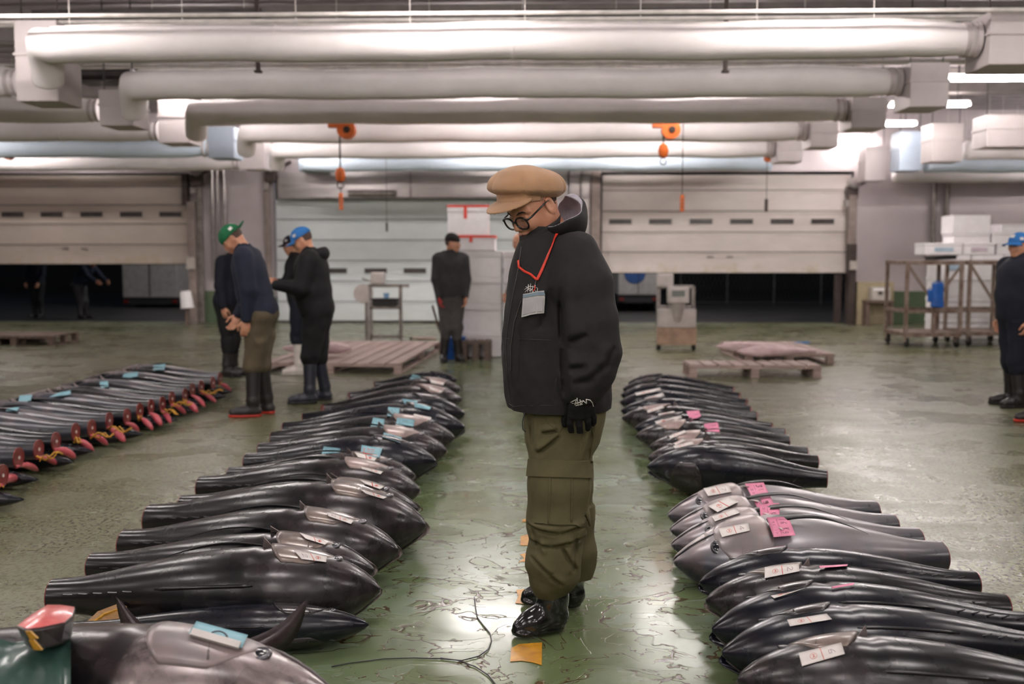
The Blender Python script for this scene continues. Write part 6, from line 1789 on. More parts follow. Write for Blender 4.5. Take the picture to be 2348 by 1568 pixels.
frozen('frosted pale tuna lying on the pallet, nearer one', P(1690, 806, 0.25), P(1868, 805, 0.23), 0.25, 0.62)
frozen('frosted pale tuna lying on the pallet, farther one', P(1640, 794, 0.25), P(1822, 797, 0.23), 0.25, 0.62)
Ym = (p1.y + p2.y) / 2
frozen('frosted pale tuna at the left end of the long pallet', P(645, 798, 0.25), P(752, 801, 0.23), 0.2, 0.8)
frozen('frosted pale tuna on the long pallet behind the man in the blue cap', P(806, 799, 0.25), P(690, 796, 0.24), 0.2, 0.9)
bl = P(1845, 826)
t = thing('blue_rag', 'crumpled blue plastic scrap on the pallet right of the man', 'rag', (Q(1838, 824, Yf + 0.4).x, Yf + 0.4, 0.132))
v = Vol((-0.14, -0.1, 0.0), (0.14, 0.1, 0.08), 0.006); v.ell((-0.03, 0, 0.012), (0.09, 0.05, 0.02)); v.ell((0.05, 0.01, 0.015), (0.06, 0.04, 0.022)); v.wrinkle(0.012, (30, 30, 30)); v.plane((0, 0, 0.002), (0, 0, -1), 0.002)
v.mesh('sheet', mat('blue_plastic', (40, 110, 170), 0.35), t)
# ---- foam boxes
def foam_box(label, x0, x1, z0, z1, Y, dep, group=None, tape=False, lid=True, m=None, rot=0, stripe=None):
    t = thing('foam_box', label, 'foam box', ((x0 + x1) / 2, Y + dep / 2, z0), (0, 0, R(rot)), group); w = (x1 - x0) / 2; h = z1 - z0; d = dep / 2
    lz = h * 0.78 if lid else h
    mb = MB(); mb.box((-w + 0.006, -d + 0.006, 0), (w - 0.006, d - 0.006, lz - 0.003), 0.012); mb.build('box_body', m or FOAM, t)
    if lid:
        mb = MB(); mb.box((-w, -d, lz), (w, d, h), 0.014); mb.build('lid', m or FOAM, t)
    if tape:
        mb = MB(); mb.box((-w - 0.003, -d - 0.003, h - 0.03), (w + 0.003, d + 0.003, h + 0.002)); mb.build('red_tape', REDT, t)
        mb = MB(); mb.box((-w * 0.12 - 0.02, -d - 0.008, h * 0.55), (-w * 0.12 + 0.025, -d - 0.003, h)); mb.build('red_tape', REDT, t)
    if stripe:
        mb = MB(); mb.box((-w * 0.5, -d - 0.004, h * 0.28), (w * 0.5, -d + 0.004, h * 0.6)); mb.build('printed_patch', stripe, t)
    return t
Ys = 13.9
def X_(px, Y): return Q(px, 620, Y).x
def Z_(py, Y, px=1174): return Q(px, py, Y).z
gF = 'white foam boxes stacked behind the man'
zz = [0.005, Z_(742, Ys), Z_(690, Ys), Z_(640, Ys), Z_(590, Ys)]
zz = [0.005] + [0.005 + (Z_(575, Ys) - 0.005) * k / 4 for k in range(1, 5)]
for k in range(4):
    foam_box('large white foam box in the tall stack behind the man, %s from the floor' % ORD[k], X_(1058, Ys), X_(1150, Ys), zz[k] + 0.002, zz[k + 1], Ys, 0.6, gF)
for k in range(4):
    foam_box('large white foam box in the right-hand stack behind the man, %s from the floor' % ORD[k], X_(1153, Ys), X_(1240, Ys), zz[k] + 0.002, zz[k + 1] - 0.0, Ys + 0.05, 0.6, gF)
foam_box('wide flat white foam box with red tape edge, under the topmost box', X_(1036, Ys), X_(1136, Ys), Z_(575, Ys) + 0.004, Z_(540, Ys), Ys - 0.02, 0.6, gF, tape=True)
foam_box('topmost white foam box with red tape on its lid, behind the man', X_(1026, Ys), X_(1120, Ys), Z_(540, Ys) + 0.004, Z_(470, Ys), Ys - 0.02, 0.55, gF, tape=True)
# things on the right: rack trolleys with foam boxes
RUST = mat('rusty_galvanised', (158, 142, 132), 0.55, 0.3, var=0.3, vs=8, c2=(112, 88, 74))
def trolley(label, pl, pr, ptop, pbot, Y, dep=0.9):
    x0, x1 = X_(pl, Y), X_(pr, Y); zt = Z_(ptop, Y, 2200)
    t = thing('rack_trolley', label, 'trolley', ((x0 + x1) / 2, Y + dep / 2, 0)); w = (x1 - x0) / 2; d = dep / 2; zb = 0.19
    for sx in (-1, 1):
        for sy in (-1, 1):
            mb = MB(); mb.beam((sx * (w - 0.03), sy * (d - 0.03), zb), (sx * (w - 0.03), sy * (d - 0.03), zt), 0.05); mb.build('post', RUST, t)
            mb = MB(); mb.tube([(sx * (w - 0.06) - 0.02, sy * (d - 0.06), 0.075), (sx * (w - 0.06) + 0.02, sy * (d - 0.06), 0.075)], 0.074, 14); wh = mb.build('wheel', RUB, t)
            mb = MB(); mb.box((sx * (w - 0.06) - 0.035, sy * (d - 0.06) - 0.03, 0.08), (sx * (w - 0.06) + 0.035, sy * (d - 0.06) + 0.03, zb - 0.002), 0.004); mb.build('caster', RUST, t)
    for z in (zb, zt, zb + (zt - zb) * 0.33):
        for sy in (-1, 1):
            mb = MB(); mb.beam((-w, sy * (d - 0.03), z), (w, sy * (d - 0.03), z), 0.045); mb.build('rail', RUST, t)
        for sx in (-1, 1):
            mb = MB(); mb.beam((sx * (w - 0.03), -d, z), (sx * (w - 0.03), d, z), 0.045); mb.build('rail', RUST, t)
    for sx in (-1, 1):
        mb = MB(); mb.beam((sx * (w - 0.04), -d + 0.02, zt - 0.03), (0.0, -d + 0.02, zb + (zt - zb) * 0.45), 0.035); mb.build('brace', RUST, t)
    mb = MB(); mb.beam((0, -d + 0.02, zb), (0, -d + 0.02, zb + (zt - zb) * 0.45), 0.045); mb.build('post', RUST, t)
    mb = MB(); mb.box((-w, -d, zt + 0.022), (w, d, zt + 0.045), 0.004); mb.build('deck', RUST, t)
    mb = MB(); mb.box((-w, -d, zb + 0.022), (w, d, zb + 0.04), 0.004); mb.build('deck', RUST, t)
    return t, zt + 0.046
Yt = 15.6
t1, zt1 = trolley('rusty steel rack trolley on casters, left of two by the right wall', 2078, 2212, 604, 792, Yt, 0.95)
t2, zt2 = trolley('rusty steel rack trolley on casters, right of two by the right wall', 2222, 2345, 604, 790, Yt + 0.25, 0.95)
gR = 'white foam boxes on and behind the rack trolleys'
PRINT = mat('faint_blue_print', (176, 198, 216), 0.6)
def fb(lab, pl, pr, pt, pb, Y, dep=0.45, **k): return foam_box(lab, X_(pl, Y), X_(pr, Y), Z_(pb, Y, 2200), Z_(pt, Y, 2200), Y, dep, gR, **k)
Yb = 17.2
# stacks from the floor behind the trolleys
for k in range(4):
    z0, z1 = 0.004 + k * 0.36, 0.004 + (k + 1) * 0.36 - 0.004
    foam_box('white foam box in the left stack behind the trolleys, %s from the floor' % ORD[k], X_(2150, Yb), X_(2225, Yb), z0, z1, Yb, 0.5, gR, stripe=PRINT if k == 3 else None)
    foam_box('white foam box in the middle stack behind the trolleys, %s from the floor' % ORD[k], X_(2228, Yb), X_(2300, Yb), z0, z1, Yb, 0.5, gR)
    foam_box('white foam box in the right stack behind the trolleys, %s from the floor' % ORD[k], X_(2303, Yb), X_(2375, Yb), z0, z1, Yb, 0.5, gR)
z1 = 1.444
def fz(lab, pl, pr, za, zb_, Y, **k): return foam_box(lab, X_(pl, Y), X_(pr, Y), za, zb_, Y, 0.5, gR, **k)
zA, zB, zC = Z_(557, Yb, 2200), Z_(545, Yb, 2200), Z_(493, Yb, 2200)
fz('long white foam box with faint blue print, on the left stack', 2120, 2206, z1 + 0.003, zA, Yb - 0.02, stripe=PRINT)
fz('white foam box with faint print, right of the long one on the stack', 2208, 2280, z1 + 0.003, zA, Yb - 0.02, stripe=mat('faint_pink_print', (214, 196, 208), 0.6))
fz('flat white foam box near the top of the stack', 2184, 2268, zA + 0.003, Z_(536, Yb, 2200), Yb)
fz('topmost white foam box, tall and square', 2180, 2268, Z_(536, Yb, 2200) + 0.003, zC, Yb, lid=False)
fz('white foam box on the right stack, lower', 2284, 2372, z1 + 0.003, Z_(560, Yb, 2200), Yb)
fz('white foam box on the right stack, middle', 2272, 2362, Z_(560, Yb, 2200) + 0.003, Z_(532, Yb, 2200), Yb)
fz('white foam box on the right stack, topmost', 2292, 2380, Z_(532, Yb, 2200) + 0.003, Z_(514, Yb, 2200), Yb)
t = thing('black_tray', 'black plastic tray on top of the left trolley', 'tray', (X_(2156, Yt + 0.3), Yt + 0.3, zt1 + 0.001))
mb = MB(); mb.box((-0.17, -0.2, 0), (0.17, 0.2, 0.05), 0.01, Matrix.Rotation(R(-3), 4, 'Y') @ Matrix.Translation((0, 0, 0.01))); mb.build('tray_body', RUB, t)
mb = MB(); mb.box((-0.19, -0.22, 0.05), (0.19, 0.22, 0.065), 0.004, Matrix.Rotation(R(-3), 4, 'Y') @ Matrix.Translation((0, 0, 0.01))); mb.build('rim', RUB, t)
BLUE = mat('bright_blue_plastic', (30, 92, 176), 0.4, var=0.15, vs=8)
def apron(label, px, pt, pb, Y, w):
    c = Q(px, pt, Y); h = c.z - Q(px, pb, Y).z
    t = thing('blue_apron', label, 'apron', tuple(c)); v = Vol((-w - 0.03, -0.06, -h - 0.03), (w + 0.03, 0.06, 0.04), 0.012)
    v.box((0, 0, -h / 2), (w, 0.025, h / 2), None, 0.02); v.wrinkle(0.02, (14, 5, 3), 2.0); v.mesh('sheet', BLUE, t); 
    mb = MB(); mb.tube([(-w * 0.8, 0, -0.01), (0, 0, 0.03), (w * 0.8, 0, -0.01)], 0.008, 6); mb.build('loop', BLUE, t, smooth=True)
apron('bright blue waterproof sheet hung on the front of the left trolley', 2150, 648, 705, Yt - 0.06, 0.10)
apron('narrow blue waterproof sheet hung beside another on the left trolley', 2133, 664, 694, Yt - 0.06, 0.05)
# green bin, wall cabinet with white sink
t = thing('wall_cabinet', 'beige board cabinet against the wall right of the right door', 'cabinet', ((qx(1959) + qx(2043)) / 2, WY - 0.2, 0))
w = (qx(2043) - qx(1959)) / 2; h = qz(645); BEI = mat('beige_board', (176, 162, 132), 0.6, var=0.15, vs=3)
mb = MB(); mb.box((-w, -0.02, 0), (w, 0.13, h), 0.008); mb.build('back_board', BEI, t)
for sx in (-1, 1):
    mb = MB(); mb.box((sx * w * 0.62 - 0.03, -0.32, 0), (sx * w * 0.62 + 0.03, -0.025, h * 0.52), 0.006); mb.build('leg', WOODD, t)
mb = MB(); mb.box((-w * 0.72, -0.36, h * 0.52 + 0.001), (w * 0.72, -0.025, h * 0.58), 0.006); mb.build('shelf', WOODD, t)
t = thing('white_basin', 'white box standing on the shelf of the beige wall cabinet', 'basin', ((qx(1981) + qx(2024)) / 2, WY - 0.42, h * 0.58 + 0.002))
mb = MB(); mb.box((-0.19, -0.11, 0), (0.19, 0.11, 0.27), 0.02); mb.build('casing', BOXW, t)
mb = MB(); mb.box((-0.06, -0.125, 0.12), (0.02, -0.11, 0.18), 0.004); mb.build('dial', DKPOST, t)
mb = MB(); mb.box((-0.16, -0.116, 0.2), (0.16, -0.1105, 0.25), 0.002); mb.build('front_panel', FOAM, t)
# bucket hung by the post of the left door
c = Q(429, 667, 20.3)
t = thing('white_bucket', 'white plastic bucket hung upside down beside the left door post', 'bucket', (c.x, 20.3, Q(429, 706, 20.3).z))
mb = MB(); mb.lathe([(0.135, 0.0), (0.135, 0.02), (0.128, 0.025), (0.11, 0.34), (0.10, 0.35)], 24, Matrix.Rotation(R(-6), 4, 'Y')); mb.build('shell', FOAM, t, smooth=False)
mb = MB(); mb.lathe([(0.140, 0.0), (0.140, 0.02)], 24, Matrix.Rotation(R(-6), 4, 'Y')); mb.build('rim', FOAM, t)
mb = MB(); mb.tube([(-0.02, 0, -t.location.z + 0.003), (-0.02, 0, -0.001)], 0.035, 10); mb.build('stake', WOODD, t)
# ---- scales
PANEL = mat('scale_panel', (186, 178, 174), 0.4, 0.3, var=0.12, vs=4)
def frame_bars(t, bars, m=BRUSH, r=0.05):
    for a, b_ in bars:
        mb = MB(); mb.beam(a, b_, r); mb.build('frame_bar', m, t)
g = P(1552, 803); Ysr = g.y
t = thing('floor_scale', 'steel floor scale with digital head, standing right of the man', 'scale', (g.x, Ysr + 0.2, 0)); k = pxm(Ysr)
W_, H_ = 40 * k, (803 - 628) * k
frame_bars(t, [((-W_, 0, 0.08), (-W_, 0, H_)), ((W_, 0, 0.08), (W_, 0, H_ - 0.2)), ((-W_, 0, H_ * 0.56), (W_, 0, H_ * 0.56)), ((-W_, 0, H_ - 0.2), (W_, 0, H_ - 0.2))])
mb = MB(); mb.box((-W_ - 0.03, -0.22, 0.08), (W_ + 0.03, -0.03, 0.34), 0.01); mb.build('base_box', mat('rusty_base', (170, 140, 118), 0.5, var=0.25, vs=5), t)
mb = MB(); mb.box((-W_ - 0.02, -0.20, 0.345), (W_ + 0.02, -0.03, 0.62), 0.01); mb.build('plate', PANEL, t)
for sx in (-1, 1):
    mb = MB(); mb.tube([(sx * W_ - 0.03, -0.1, 0.04), (sx * W_ + 0.03, -0.1, 0.04)], 0.04, 12); mb.build('wheel', RUB, t)
mb = MB(); mb.box((-0.15, -0.26, H_ - 0.44), (0.17, -0.08, H_ - 0.20), 0.02); hd = mb.build('display_head', PANEL, t)
mb = MB(); mb.box((-0.09, -0.27, H_ - 0.34), (0.10, -0.2605, H_ - 0.25), 0.003); mb.build('display', mat('lcd_grey', (120, 124, 120), 0.2), hd)
mb = MB(); mb.tube([(0.0, -0.15, H_ - 0.45), (0.0, -0.15, H_ - 0.72)], [0.13, 0.07], 16); mb.build('funnel', PANEL, t, smooth=False)
mb = MB(); mb.tube([(0.0, -0.15, H_ - 0.722), (0.0, -0.15, 0.62)], 0.035, 12); mb.build('column', BRUSH, t)
mb = MB(); mb.box((-W_ - 0.03, -0.06, H_ - 0.2), (-W_ + 0.22, 0.05, H_), 0.02); mb.build('junction_box', PANEL, t)
g = P(880, 788); Ysl = g.y
t = thing('scale_stand', 'tall steel scale stand with white digital head, in front of the middle door', 'scale', (g.x, Ysl + 0.2, 0)); k = pxm(Ysl)
x0, x1, H_ = -34 * k, 36 * k, (788 - 655) * k
frame_bars(t, [((x0, 0, 0.0), (x0, 0, H_)), ((x1, 0, 0.0), (x1, 0, H_)), ((x0, 0, H_), (x1 + 0.14, 0, H_)), ((x0, 0, H_ * 0.62), (x1, 0, H_ * 0.62)), ((x0, 0, 0.1), (x1, 0, 0.1)), ((x0 - 0.12, 0.3, 0), (x0 - 0.12, 0.3, H_ * 0.95)), ((x0 - 0.12, 0.3, H_ * 0.95), (x0, 0, H_))], r=0.055)
mb = MB(); mb.box((x0 + 0.02, -0.12, H_ + 0.03), (x0 + 0.24, 0.1, H_ + 0.22), 0.02); mb.build('display_head', PANEL, t)
mb = MB(); mb.beam((x0 - 0.14, 0, H_ + 0.12), (x0 + 0.05, 0, H_ + 0.06), 0.03); mb.build('arm', BRUSH, t)
mb = MB(); mb.tube([(x0 - 0.12, -0.02, H_ * 0.86), (x0 - 0.12, 0.04, H_ * 0.86)], 0.16, 22); mb.build('dial', PANEL, t)
t2_ = thing('black_crate', 'black plastic crate on the shelf of the scale stand', 'crate', (g.x + (x0 + x1) / 2, Ysl + 0.2, H_ * 0.62 + 0.03))
mb = MB(); mb.box((-0.2, -0.13, 0), (0.2, 0.13, 0.1), 0.01); mb.build('shell', RUB, t2_); mb = MB(); mb.box((-0.23, -0.15, 0.1), (0.23, 0.15, 0.12), 0.004); mb.build('rim', RUB, t2_)
t2_ = thing('blue_cup', 'small blue cup in the black crate', 'cup', (g.x + 0.02, Ysl + 0.2, H_ * 0.62 + 0.152))
mb = MB(); mb.lathe([(0.035, 0), (0.05, 0.08), (0.046, 0.08), (0.03, 0.01)], 16); mb.build('shell', mat('pale_blue', (130, 170, 210), 0.4), t2_); mb = MB(); mb.lathe([(0.052, 0.07), (0.052, 0.085)], 16); mb.build('rim', mat('pale_blue', (130, 170, 210), 0.4), t2_)
# shovel in the red-gloved hand, blue drum
a = pE[0].location
c0 = Q(992, 703, a.y + 0.02); c1 = Q(1006, 752, a.y + 0.02)
t = thing('long_handled_hook', 'wooden-handled hook held in the red-gloved hand', 'hook', (c1.x, c1.y, c1.z))
mb = MB(); mb.tube([(0, 0, 0), (c0 - c1) * 1.05], 0.016, 8); mb.build('handle', WOODD, t); mb = MB(); mb.tube([(0, 0, 0), (0.0, 0, -0.05), (0.04, 0, -0.07), (0.06, 0, -0.04)], 0.006, 6); mb.build('hook', DKPOST, t)
t = thing('blue_drum', 'blue plastic tub on the floor behind the man in the beanie', 'tub', (Q(1048, 780, 13.9).x - 0.02, 13.7, 0))
mb = MB(); mb.lathe([(0.13, 0), (0.15, 0.30), (0.14, 0.30), (0.12, 0.02)], 24); mb.build('shell', BLUE, t); mb = MB(); mb.lathe([(0.157, 0.28), (0.157, 0.305)], 24); mb.build('rim', BLUE, t)
# pole lying on the floor
a, b_ = P(945, 778), P(1000, 778)
t = thing('pole', 'pale wooden pole lying on the floor left of the man in the beanie', 'pole', (a.x, a.y, 0.02))
mb = MB(); mb.tube([(0, 0, 0), (b_.x - a.x, 0, 0)], 0.02, 8); mb.build('shaft', WOOD, t); mb = MB(); mb.tube([(-0.04, 0, 0), (0.001, 0, 0)], 0.021, 8); mb.build('end_cap', RUB, t)
# ---- chain hoists
ORG = mat('hoist_orange', (206, 98, 30), 0.45, var=0.15, vs=6); CH = mat('chain_dark', (60, 50, 46), 0.5, 0.6)
def hoist(label, px, py, Y, hook_py=None, pend=None, s=1.0, flip=1):
    c = Q(px, py, Y); t = thing('chain_hoist', label, 'chain hoist', tuple(c))
    mb = MB(); mb.tube([(0, -0.07, 0), (0, 0.07, 0)], 0.13 * s, 24); mb.build('drum_casing', ORG, t, angle=40)
    mb = MB(); mb.box((-0.26 * s * flip, -0.05, 0.03), (-0.04 * s * flip, 0.05, 0.13 * s), 0.01); mb.build('motor', ORG, t)
    mb = MB(); mb.lathe([(0.05 * s, 0), (0.04 * s, 0.02)], 16, Matrix.Translation((0.01, -0.07, 0)) @ Matrix.Rotation(R(90), 4, 'X')); mb.build('emblem', CH, t)
    mb = MB(); mb.beam((-0.3 * s, 0, 0.15 * s), (0.2 * s, 0, 0.15 * s), 0.04); mb.build('trolley_plate', CH, t)
    mb = MB(); mb.beam((0, 0, 0.13), (0, 0, CZ - c.z - 0.03), 0.03); mb.build('suspension_rod', CH, t)
    if hook_py:
        z = Q(px, hook_py, Y).z - c.z; x = -0.10 * s * flip
        mb = MB(); mb.tube([(x, 0, z + 0.1), (x, 0, 0.0)], 0.012, 6); mb.build('chain', CH, t)
        mb = MB(); mb.lathe([(0.02, -0.11), (0.06, -0.08), (0.075, 0.0), (0.06, 0.07), (0.02, 0.10)], 16, Matrix.Translation((x, 0, z))); mb.build('hook_block', ORG, t, angle=40)
        mb = MB(); mb.tube([(x + 0.045 * math.sin(R(a_)), 0, z - 0.15 - 0.045 * math.cos(R(a_))) for a_ in range(-150, 140, 24)], 0.01, 6); mb.build('hook', CH, t)
    if pend:
        for (pp, pq, mm) in pend:
            q = Q(pp, pq, Y); x, z = q.x - c.x, q.z - c.z
            mb = MB(); mb.tube([(x, 0, z + 0.1), (x, 0, 0.1)], 0.006, 6); mb.build('pendant_cable', CH, t)
            mb = MB(); mb.box((x - 0.028, -0.03, z - 0.12), (x + 0.028, 0.03, z + 0.12), 0.012); pd = mb.build('pendant', mm, t)
            for bz in (0.05, 0.0, -0.05):
                mb = MB(); mb.lathe([(0.012, 0), (0.010, 0.008)], 10, Matrix.Translation((x, -0.03, z + bz)) @ Matrix.Rotation(R(90), 4, 'X')); mb.build('button', CH, pd)
hoist('orange chain hoist hanging left of the man in the cap', 795, 298, 14.2, 400, [(782, 462, ORG)])
hoist('orange chain hoist hanging right of the man in the cap', 1538, 298, 14.2, 345, [(1564, 466, ORG)], flip=1)
hoist('small far orange hoist above the right door', 1762, 362, 18.9, None, [(1757, 471, DKPOST)], 0.6)
hoist('orange hoist glimpsed at the left edge among the ducts', 20, 356, 18.9, None, None, 0.7)
t = thing('pull_cord', 'thin hanging control cord in front of the middle door', 'cord', tuple(Q(887, 525, 18.9)))
mb = MB(); mb.box((-0.02, -0.02, -0.05), (0.02, 0.02, 0.12), 0.008); mb.build('grip', DKPOST, t); mb = MB(); mb.tube([(0, 0, 0.12), (0, 0, CZ - t.location.z - 0.04)], 0.005, 5); mb.build('cord', CH, t)
for (px_, py_, Y_) in ((1663, 150, 10.2), (592, 150, 10.2)):
    t = thing('ceiling_bracket', 'short dark bracket hanging between the first two ducts, %s' % ('right of the man' if px_ > 1000 else 'left of the man'), 'bracket', tuple(Q(px_, py_ + 12, Y_)))
    mb = MB(); mb.box((-0.02, -0.02, 0), (0.02, 0.02, CZ - t.location.z - 0.04), 0.004); mb.build('bar', CH, t); mb = MB(); mb.box((-0.035, -0.035, -0.02), (0.035, 0.035, 0.0), 0.004); mb.build('foot_plate', CH, t)
# ---- wire on the floor
WIRE = mat('thin_dark_wire', (44, 44, 42), 0.4)
pts = [(1088, 1368), (1090, 1392), (1095, 1416), (1110, 1436), (1124, 1452), (1127, 1468), (1120, 1488), (1098, 1504), (1060, 1514), (1010, 1510), (950, 1508), (880, 1510), (800, 1520), (760, 1528)]
mb = MB(); mb.tube([P(*p_, 0.004) for p_ in pts], 0.0022, 6); o = mb.build('loose_wire', WIRE, smooth=True); tag(o, 'thin dark wire curling over the floor in front of the man', 'wire')
pts = [(1010, 1508), (1050, 1514), (1090, 1528), (1120, 1548), (1136, 1570)]
mb = MB(); mb.tube([P(*p_, 0.004) for p_ in pts], 0.0022, 6); o = mb.build('loose_wire', WIRE, smooth=True); tag(o, 'second short wire crossing the first at the bottom of the aisle', 'wire')
# ---- near left corner: meat cut, green sheet, tail fins
def blade(t, base, tip, w, th_=0.006, m=FINM, bow=0.05, side=1):
    b0, b1 = Vector(base), Vector(tip); d = b1 - b0; n = Vector((0, -1, 0)); s_ = d.cross(n).normalized() * side
    V, F = [], []; N_ = 12
    for i in range(N_ + 1):
        u = i / N_; c = b0 + d * u + s_ * bow * math.sin(u * math.pi) ; ww = w * (1 - u) ** 0.8 * (1 + 0.3 * u); tt = th_ * (1 - u * 0.8)
        V += [c - s_ * ww * 0.5, c + n * tt, c + s_ * ww * 0.5, c - n * tt]
    for i in range(N_):
        for k in range(4): F.append((4 * i + k, 4 * i + (k + 1) % 4, 4 * i + 4 + (k + 1) % 4, 4 * i + 4 + k))
    F.append((3, 2, 1, 0)); F.append(tuple(4 * N_ + k for k in range(4)))
    o = pymesh('fin_blade', V, F, m, t); return o
FINB = mat('fin_violet_brown', (66, 54, 56), 0.35, 0.1, var=0.2, vs=30, vscale=(1, 1, 4), coat=0.3)
Yc = 3.1
c = Q(480, 1500, Yc); t = thing('tail_fin', 'crescent tuna tail fin standing behind the big pale head', 'fin', tuple(c))
L0 = lambda px, py, Y=Yc: tuple(Q(px, py, Y) - c)
blade(t, L0(400, 1520), L0(266, 1368), 0.12, m=FINB, bow=0.03, side=-1); blade(t, L0(572, 1500), L0(704, 1374), 0.11, m=FINB, bow=0.03, side=1)
mb = MB(); mb.tube([L0(400, 1530), L0(480, 1560), L0(570, 1510)], [0.012, 0.03, 0.012], 12); mb.build('fin_root', FINB, t, smooth=True)
Yd_ = 2.62
c = Q(392, 1600, Yd_); t = thing('tail_fin', 'dark pointed fin rising in front of the big pale head', 'fin', tuple(c))
blade(t, (0.0, 0, -0.03), tuple(Q(413, 1450, Yd_) - c), 0.085, m=FINM, bow=0.02, side=-1); mb = MB(); mb.tube([(-0.05, 0.02, -0.04), (0.05, 0.02, -0.05)], 0.03, 10); mb.build('fin_root', FINM, t, smooth=True)
c = Q(92, 1610, Yd_); t = thing('tail_fin', 'dark pointed fin in front of the green sheet in the corner', 'fin', tuple(c))
blade(t, (0.0, 0, -0.03), tuple(Q(36, 1455, Yd_) - c), 0.085, m=FINM, bow=0.01, side=1); mb = MB(); mb.tube([(-0.05, 0.02, -0.04), (0.05, 0.02, -0.05)], 0.03, 10); mb.build('fin_root', FINM, t, smooth=True)
# cut tail block: oval wedge with a flat meat top
Ye = 2.40
t0c = [Q(px, py, Ye + o_) for px, py, o_ in ((36, 1436, -0.06), (72, 1408, 0.02), (108, 1386, 0.10), (140, 1386, 0.14), (174, 1391, 0.12), (168, 1412, 0.04), (150, 1428, -0.02), (95, 1440, -0.08), (60, 1444, -0.1))]
b0c = [Q(px, py, Ye + o_) for px, py, o_ in ((58, 1480, -0.06), (84, 1470, 0.02), (110, 1462, 0.10), (134, 1460, 0.14), (164, 1462, 0.12), (158, 1474, 0.04), (140, 1480, -0.02), (100, 1488, -0.08), (74, 1490, -0.1))]
t = thing('tuna_tail_block', 'cut tuna tail block with bright red meat on top, in the near left corner', 'meat', tuple(b0c[7]))
o_ = Vector(t.location); n = len(t0c)
V = [tuple(p - o_) for p in b0c] + [tuple((p + q_ * 0 ) - o_) for p, q_ in zip(t0c, b0c)]
F = [(k, (k + 1) % n, n + (k + 1) % n, n + k) for k in range(n)] + [tuple(range(n - 1, -1, -1)), tuple(n + k for k in range(n))]
o = pymesh('skin_block', V, F, mat('tail_skin', (62, 56, 56), 0.35, 0.1, var=0.3, vs=12, vscale=(3, 3, 1), coat=0.3), t, smooth=False)
md = o.modifiers.new('bevel', 'BEVEL'); md.width = 0.006; md.segments = 2
cc_ = sum(t0c, Vector()) / n; up_ = Vector((0, 0, 0.004))
V = [tuple(cc_ + (p - cc_) * 0.95 + up_ * 0.3 - o_) for p in t0c] + [tuple(cc_ + (p - cc_) * 0.6 + up_ * 2.5 - o_) for p in t0c] + [tuple(cc_ + up_ * 3.2 - o_)]
F = [(k, (k + 1) % n, n + (k + 1) % n, n + k) for k in range(n)] + [(n + k, n + (k + 1) % n, 2 * n) for k in range(n)]
pymesh('meat_face', V, F, mat('bright_red_meat', (196, 62, 66), 0.3, var=0.15, vs=26, c2=(214, 104, 100), coat=0.4, bs=0.2, bscale=90), t)
for (qa, qb) in (((66, 1445), (74, 1462)), ((74, 1465), (84, 1488))):
    p_, q_ = Q(*qa, Ye - 0.115), Q(*qb, Ye - 0.115)
    mb = MB(); mb.poly([p_ - o_ + Vector((-0.006, 0, 0)), p_ - o_ + Vector((0.006, 0, 0)), q_ - o_ + Vector((0.016, 0, 0)), q_ - o_ + Vector((-0.004, 0, 0))], 0.006); mb.build('finlet', YFIN, t)
GRS = mat('dark_green_sheet', (52, 80, 72), 0.3, var=0.12, vs=5, coat=0.3, bs=0.2, bscale=12)
Vs, Fs, cs = [], [], Q(60, 1530, 2.3)
t = thing('green_sheet', 'dark green plastic sheet spread in the near left corner', 'sheet', tuple(cs))
nx_, ny_ = 14, 10
for j in range(ny_ + 1):
    for i in range(nx_ + 1):
        px_ = -150 + 312 * i / nx_; py_ = 1478 - 20 * (i / nx_) + (150 + 10 * (i / nx_)) * j / ny_
        Yq = 2.46 - 0.22 * (j / ny_) ** 0.6
        p_ = Q(px_, py_, Yq) + Vector((0, 0, 0.008 * math.sin(i * 1.3 + j * 0.8)))
        Vs.append(tuple(p_ - cs))
w_ = nx_ + 1; nn_ = len(Vs); Vs += [(a_, b2, c3 - 0.006) for a_, b2, c3 in Vs]
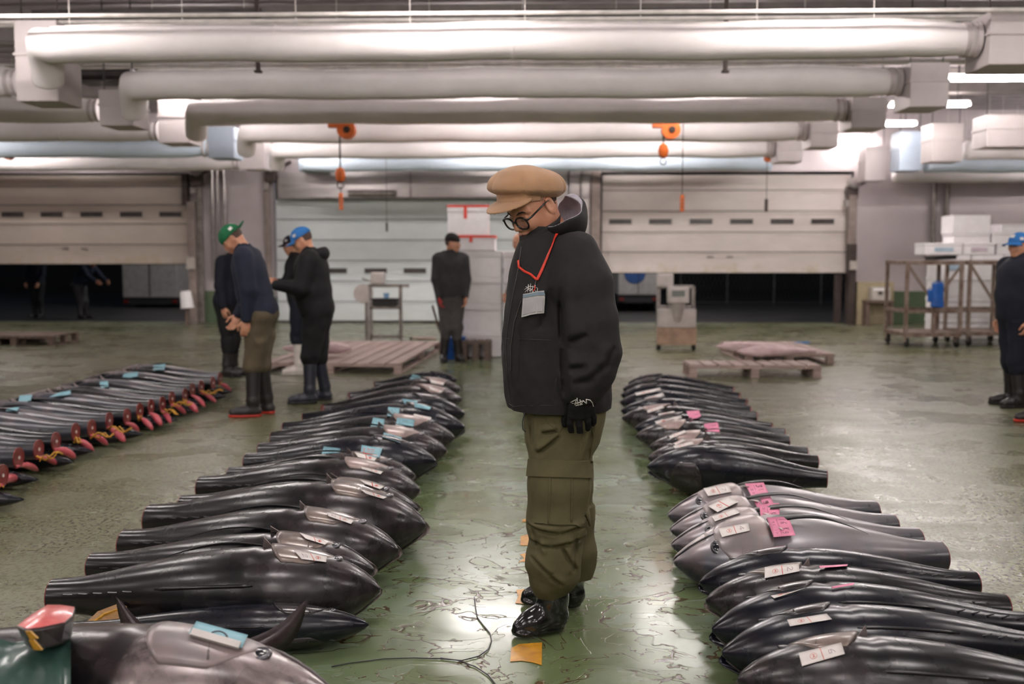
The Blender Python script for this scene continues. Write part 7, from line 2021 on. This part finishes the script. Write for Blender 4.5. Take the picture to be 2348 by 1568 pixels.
for j in range(ny_):
    for i in range(nx_):
        a_ = j * w_ + i; Fs.append((a_, a_ + w_, a_ + w_ + 1, a_ + 1)); Fs.append((nn_ + a_, nn_ + a_ + 1, nn_ + a_ + w_ + 1, nn_ + a_ + w_))
rim_ = list(range(w_)) + [j * w_ + nx_ for j in range(1, ny_ + 1)] + [ny_ * w_ + i for i in range(nx_ - 1, -1, -1)] + [j * w_ for j in range(ny_ - 1, 0, -1)]
for a_, b2 in zip(rim_, rim_[1:] + rim_[:1]): Fs.append((a_, nn_ + a_, nn_ + b2, b2))
o = pymesh('sheet', Vs, Fs, GRS, t)
zb_ = min(v_.co.z for v_ in o.data.vertices)
# brown fin slice and blue paper lying between the near fish
BRF = mat('brown_fin_slice', (120, 88, 62), 0.45, var=0.25, vs=30, vscale=(1, 6, 6), c2=(150, 110, 50))
c = Q(250, 1430, 3.45); t = thing('fin_slice', 'brown ribbed fin slice poking out under the nearest dark tuna', 'fin', tuple(c))
mb = MB(); mb.poly([Q(200, 1436, 3.42) - c, Q(225, 1412, 3.46) - c, Q(272, 1394, 3.52) - c, Q(292, 1400, 3.52) - c, Q(290, 1426, 3.44) - c, Q(262, 1442, 3.4) - c], 0.02); mb.build('fin_plate', BRF, t)
mb = MB(); mb.tube([Q(205, 1434, 3.40) - c, Q(240, 1408, 3.44) - c, Q(280, 1394, 3.5) - c], 0.006, 6); mb.build('fin_edge', YFIN, t)
# wood blocks under the large dark tuna on the right
for k_, (px_, py_) in enumerate(((1568, 1128), (1590, 1134))):
    p_ = P(px_, py_); t = thing('wood_block', 'wooden block under the large dark tuna, %s one' % ('left' if k_ == 0 else 'right'), 'wood block', (p_.x, p_.y + 0.06, 0))
    mb = MB(); mb.box((-0.05, -0.05, 0), (0.05, 0.05, 0.05), 0.004); mb.build('block', mat('block_wood', (140, 116, 88), 0.7, var=0.2), t); mb = MB(); mb.box((-0.04, -0.04, 0.051), (0.04, 0.04, 0.065), 0.003); mb.build('shim', mat('block_wood', (140, 116, 88), 0.7, var=0.2), t)
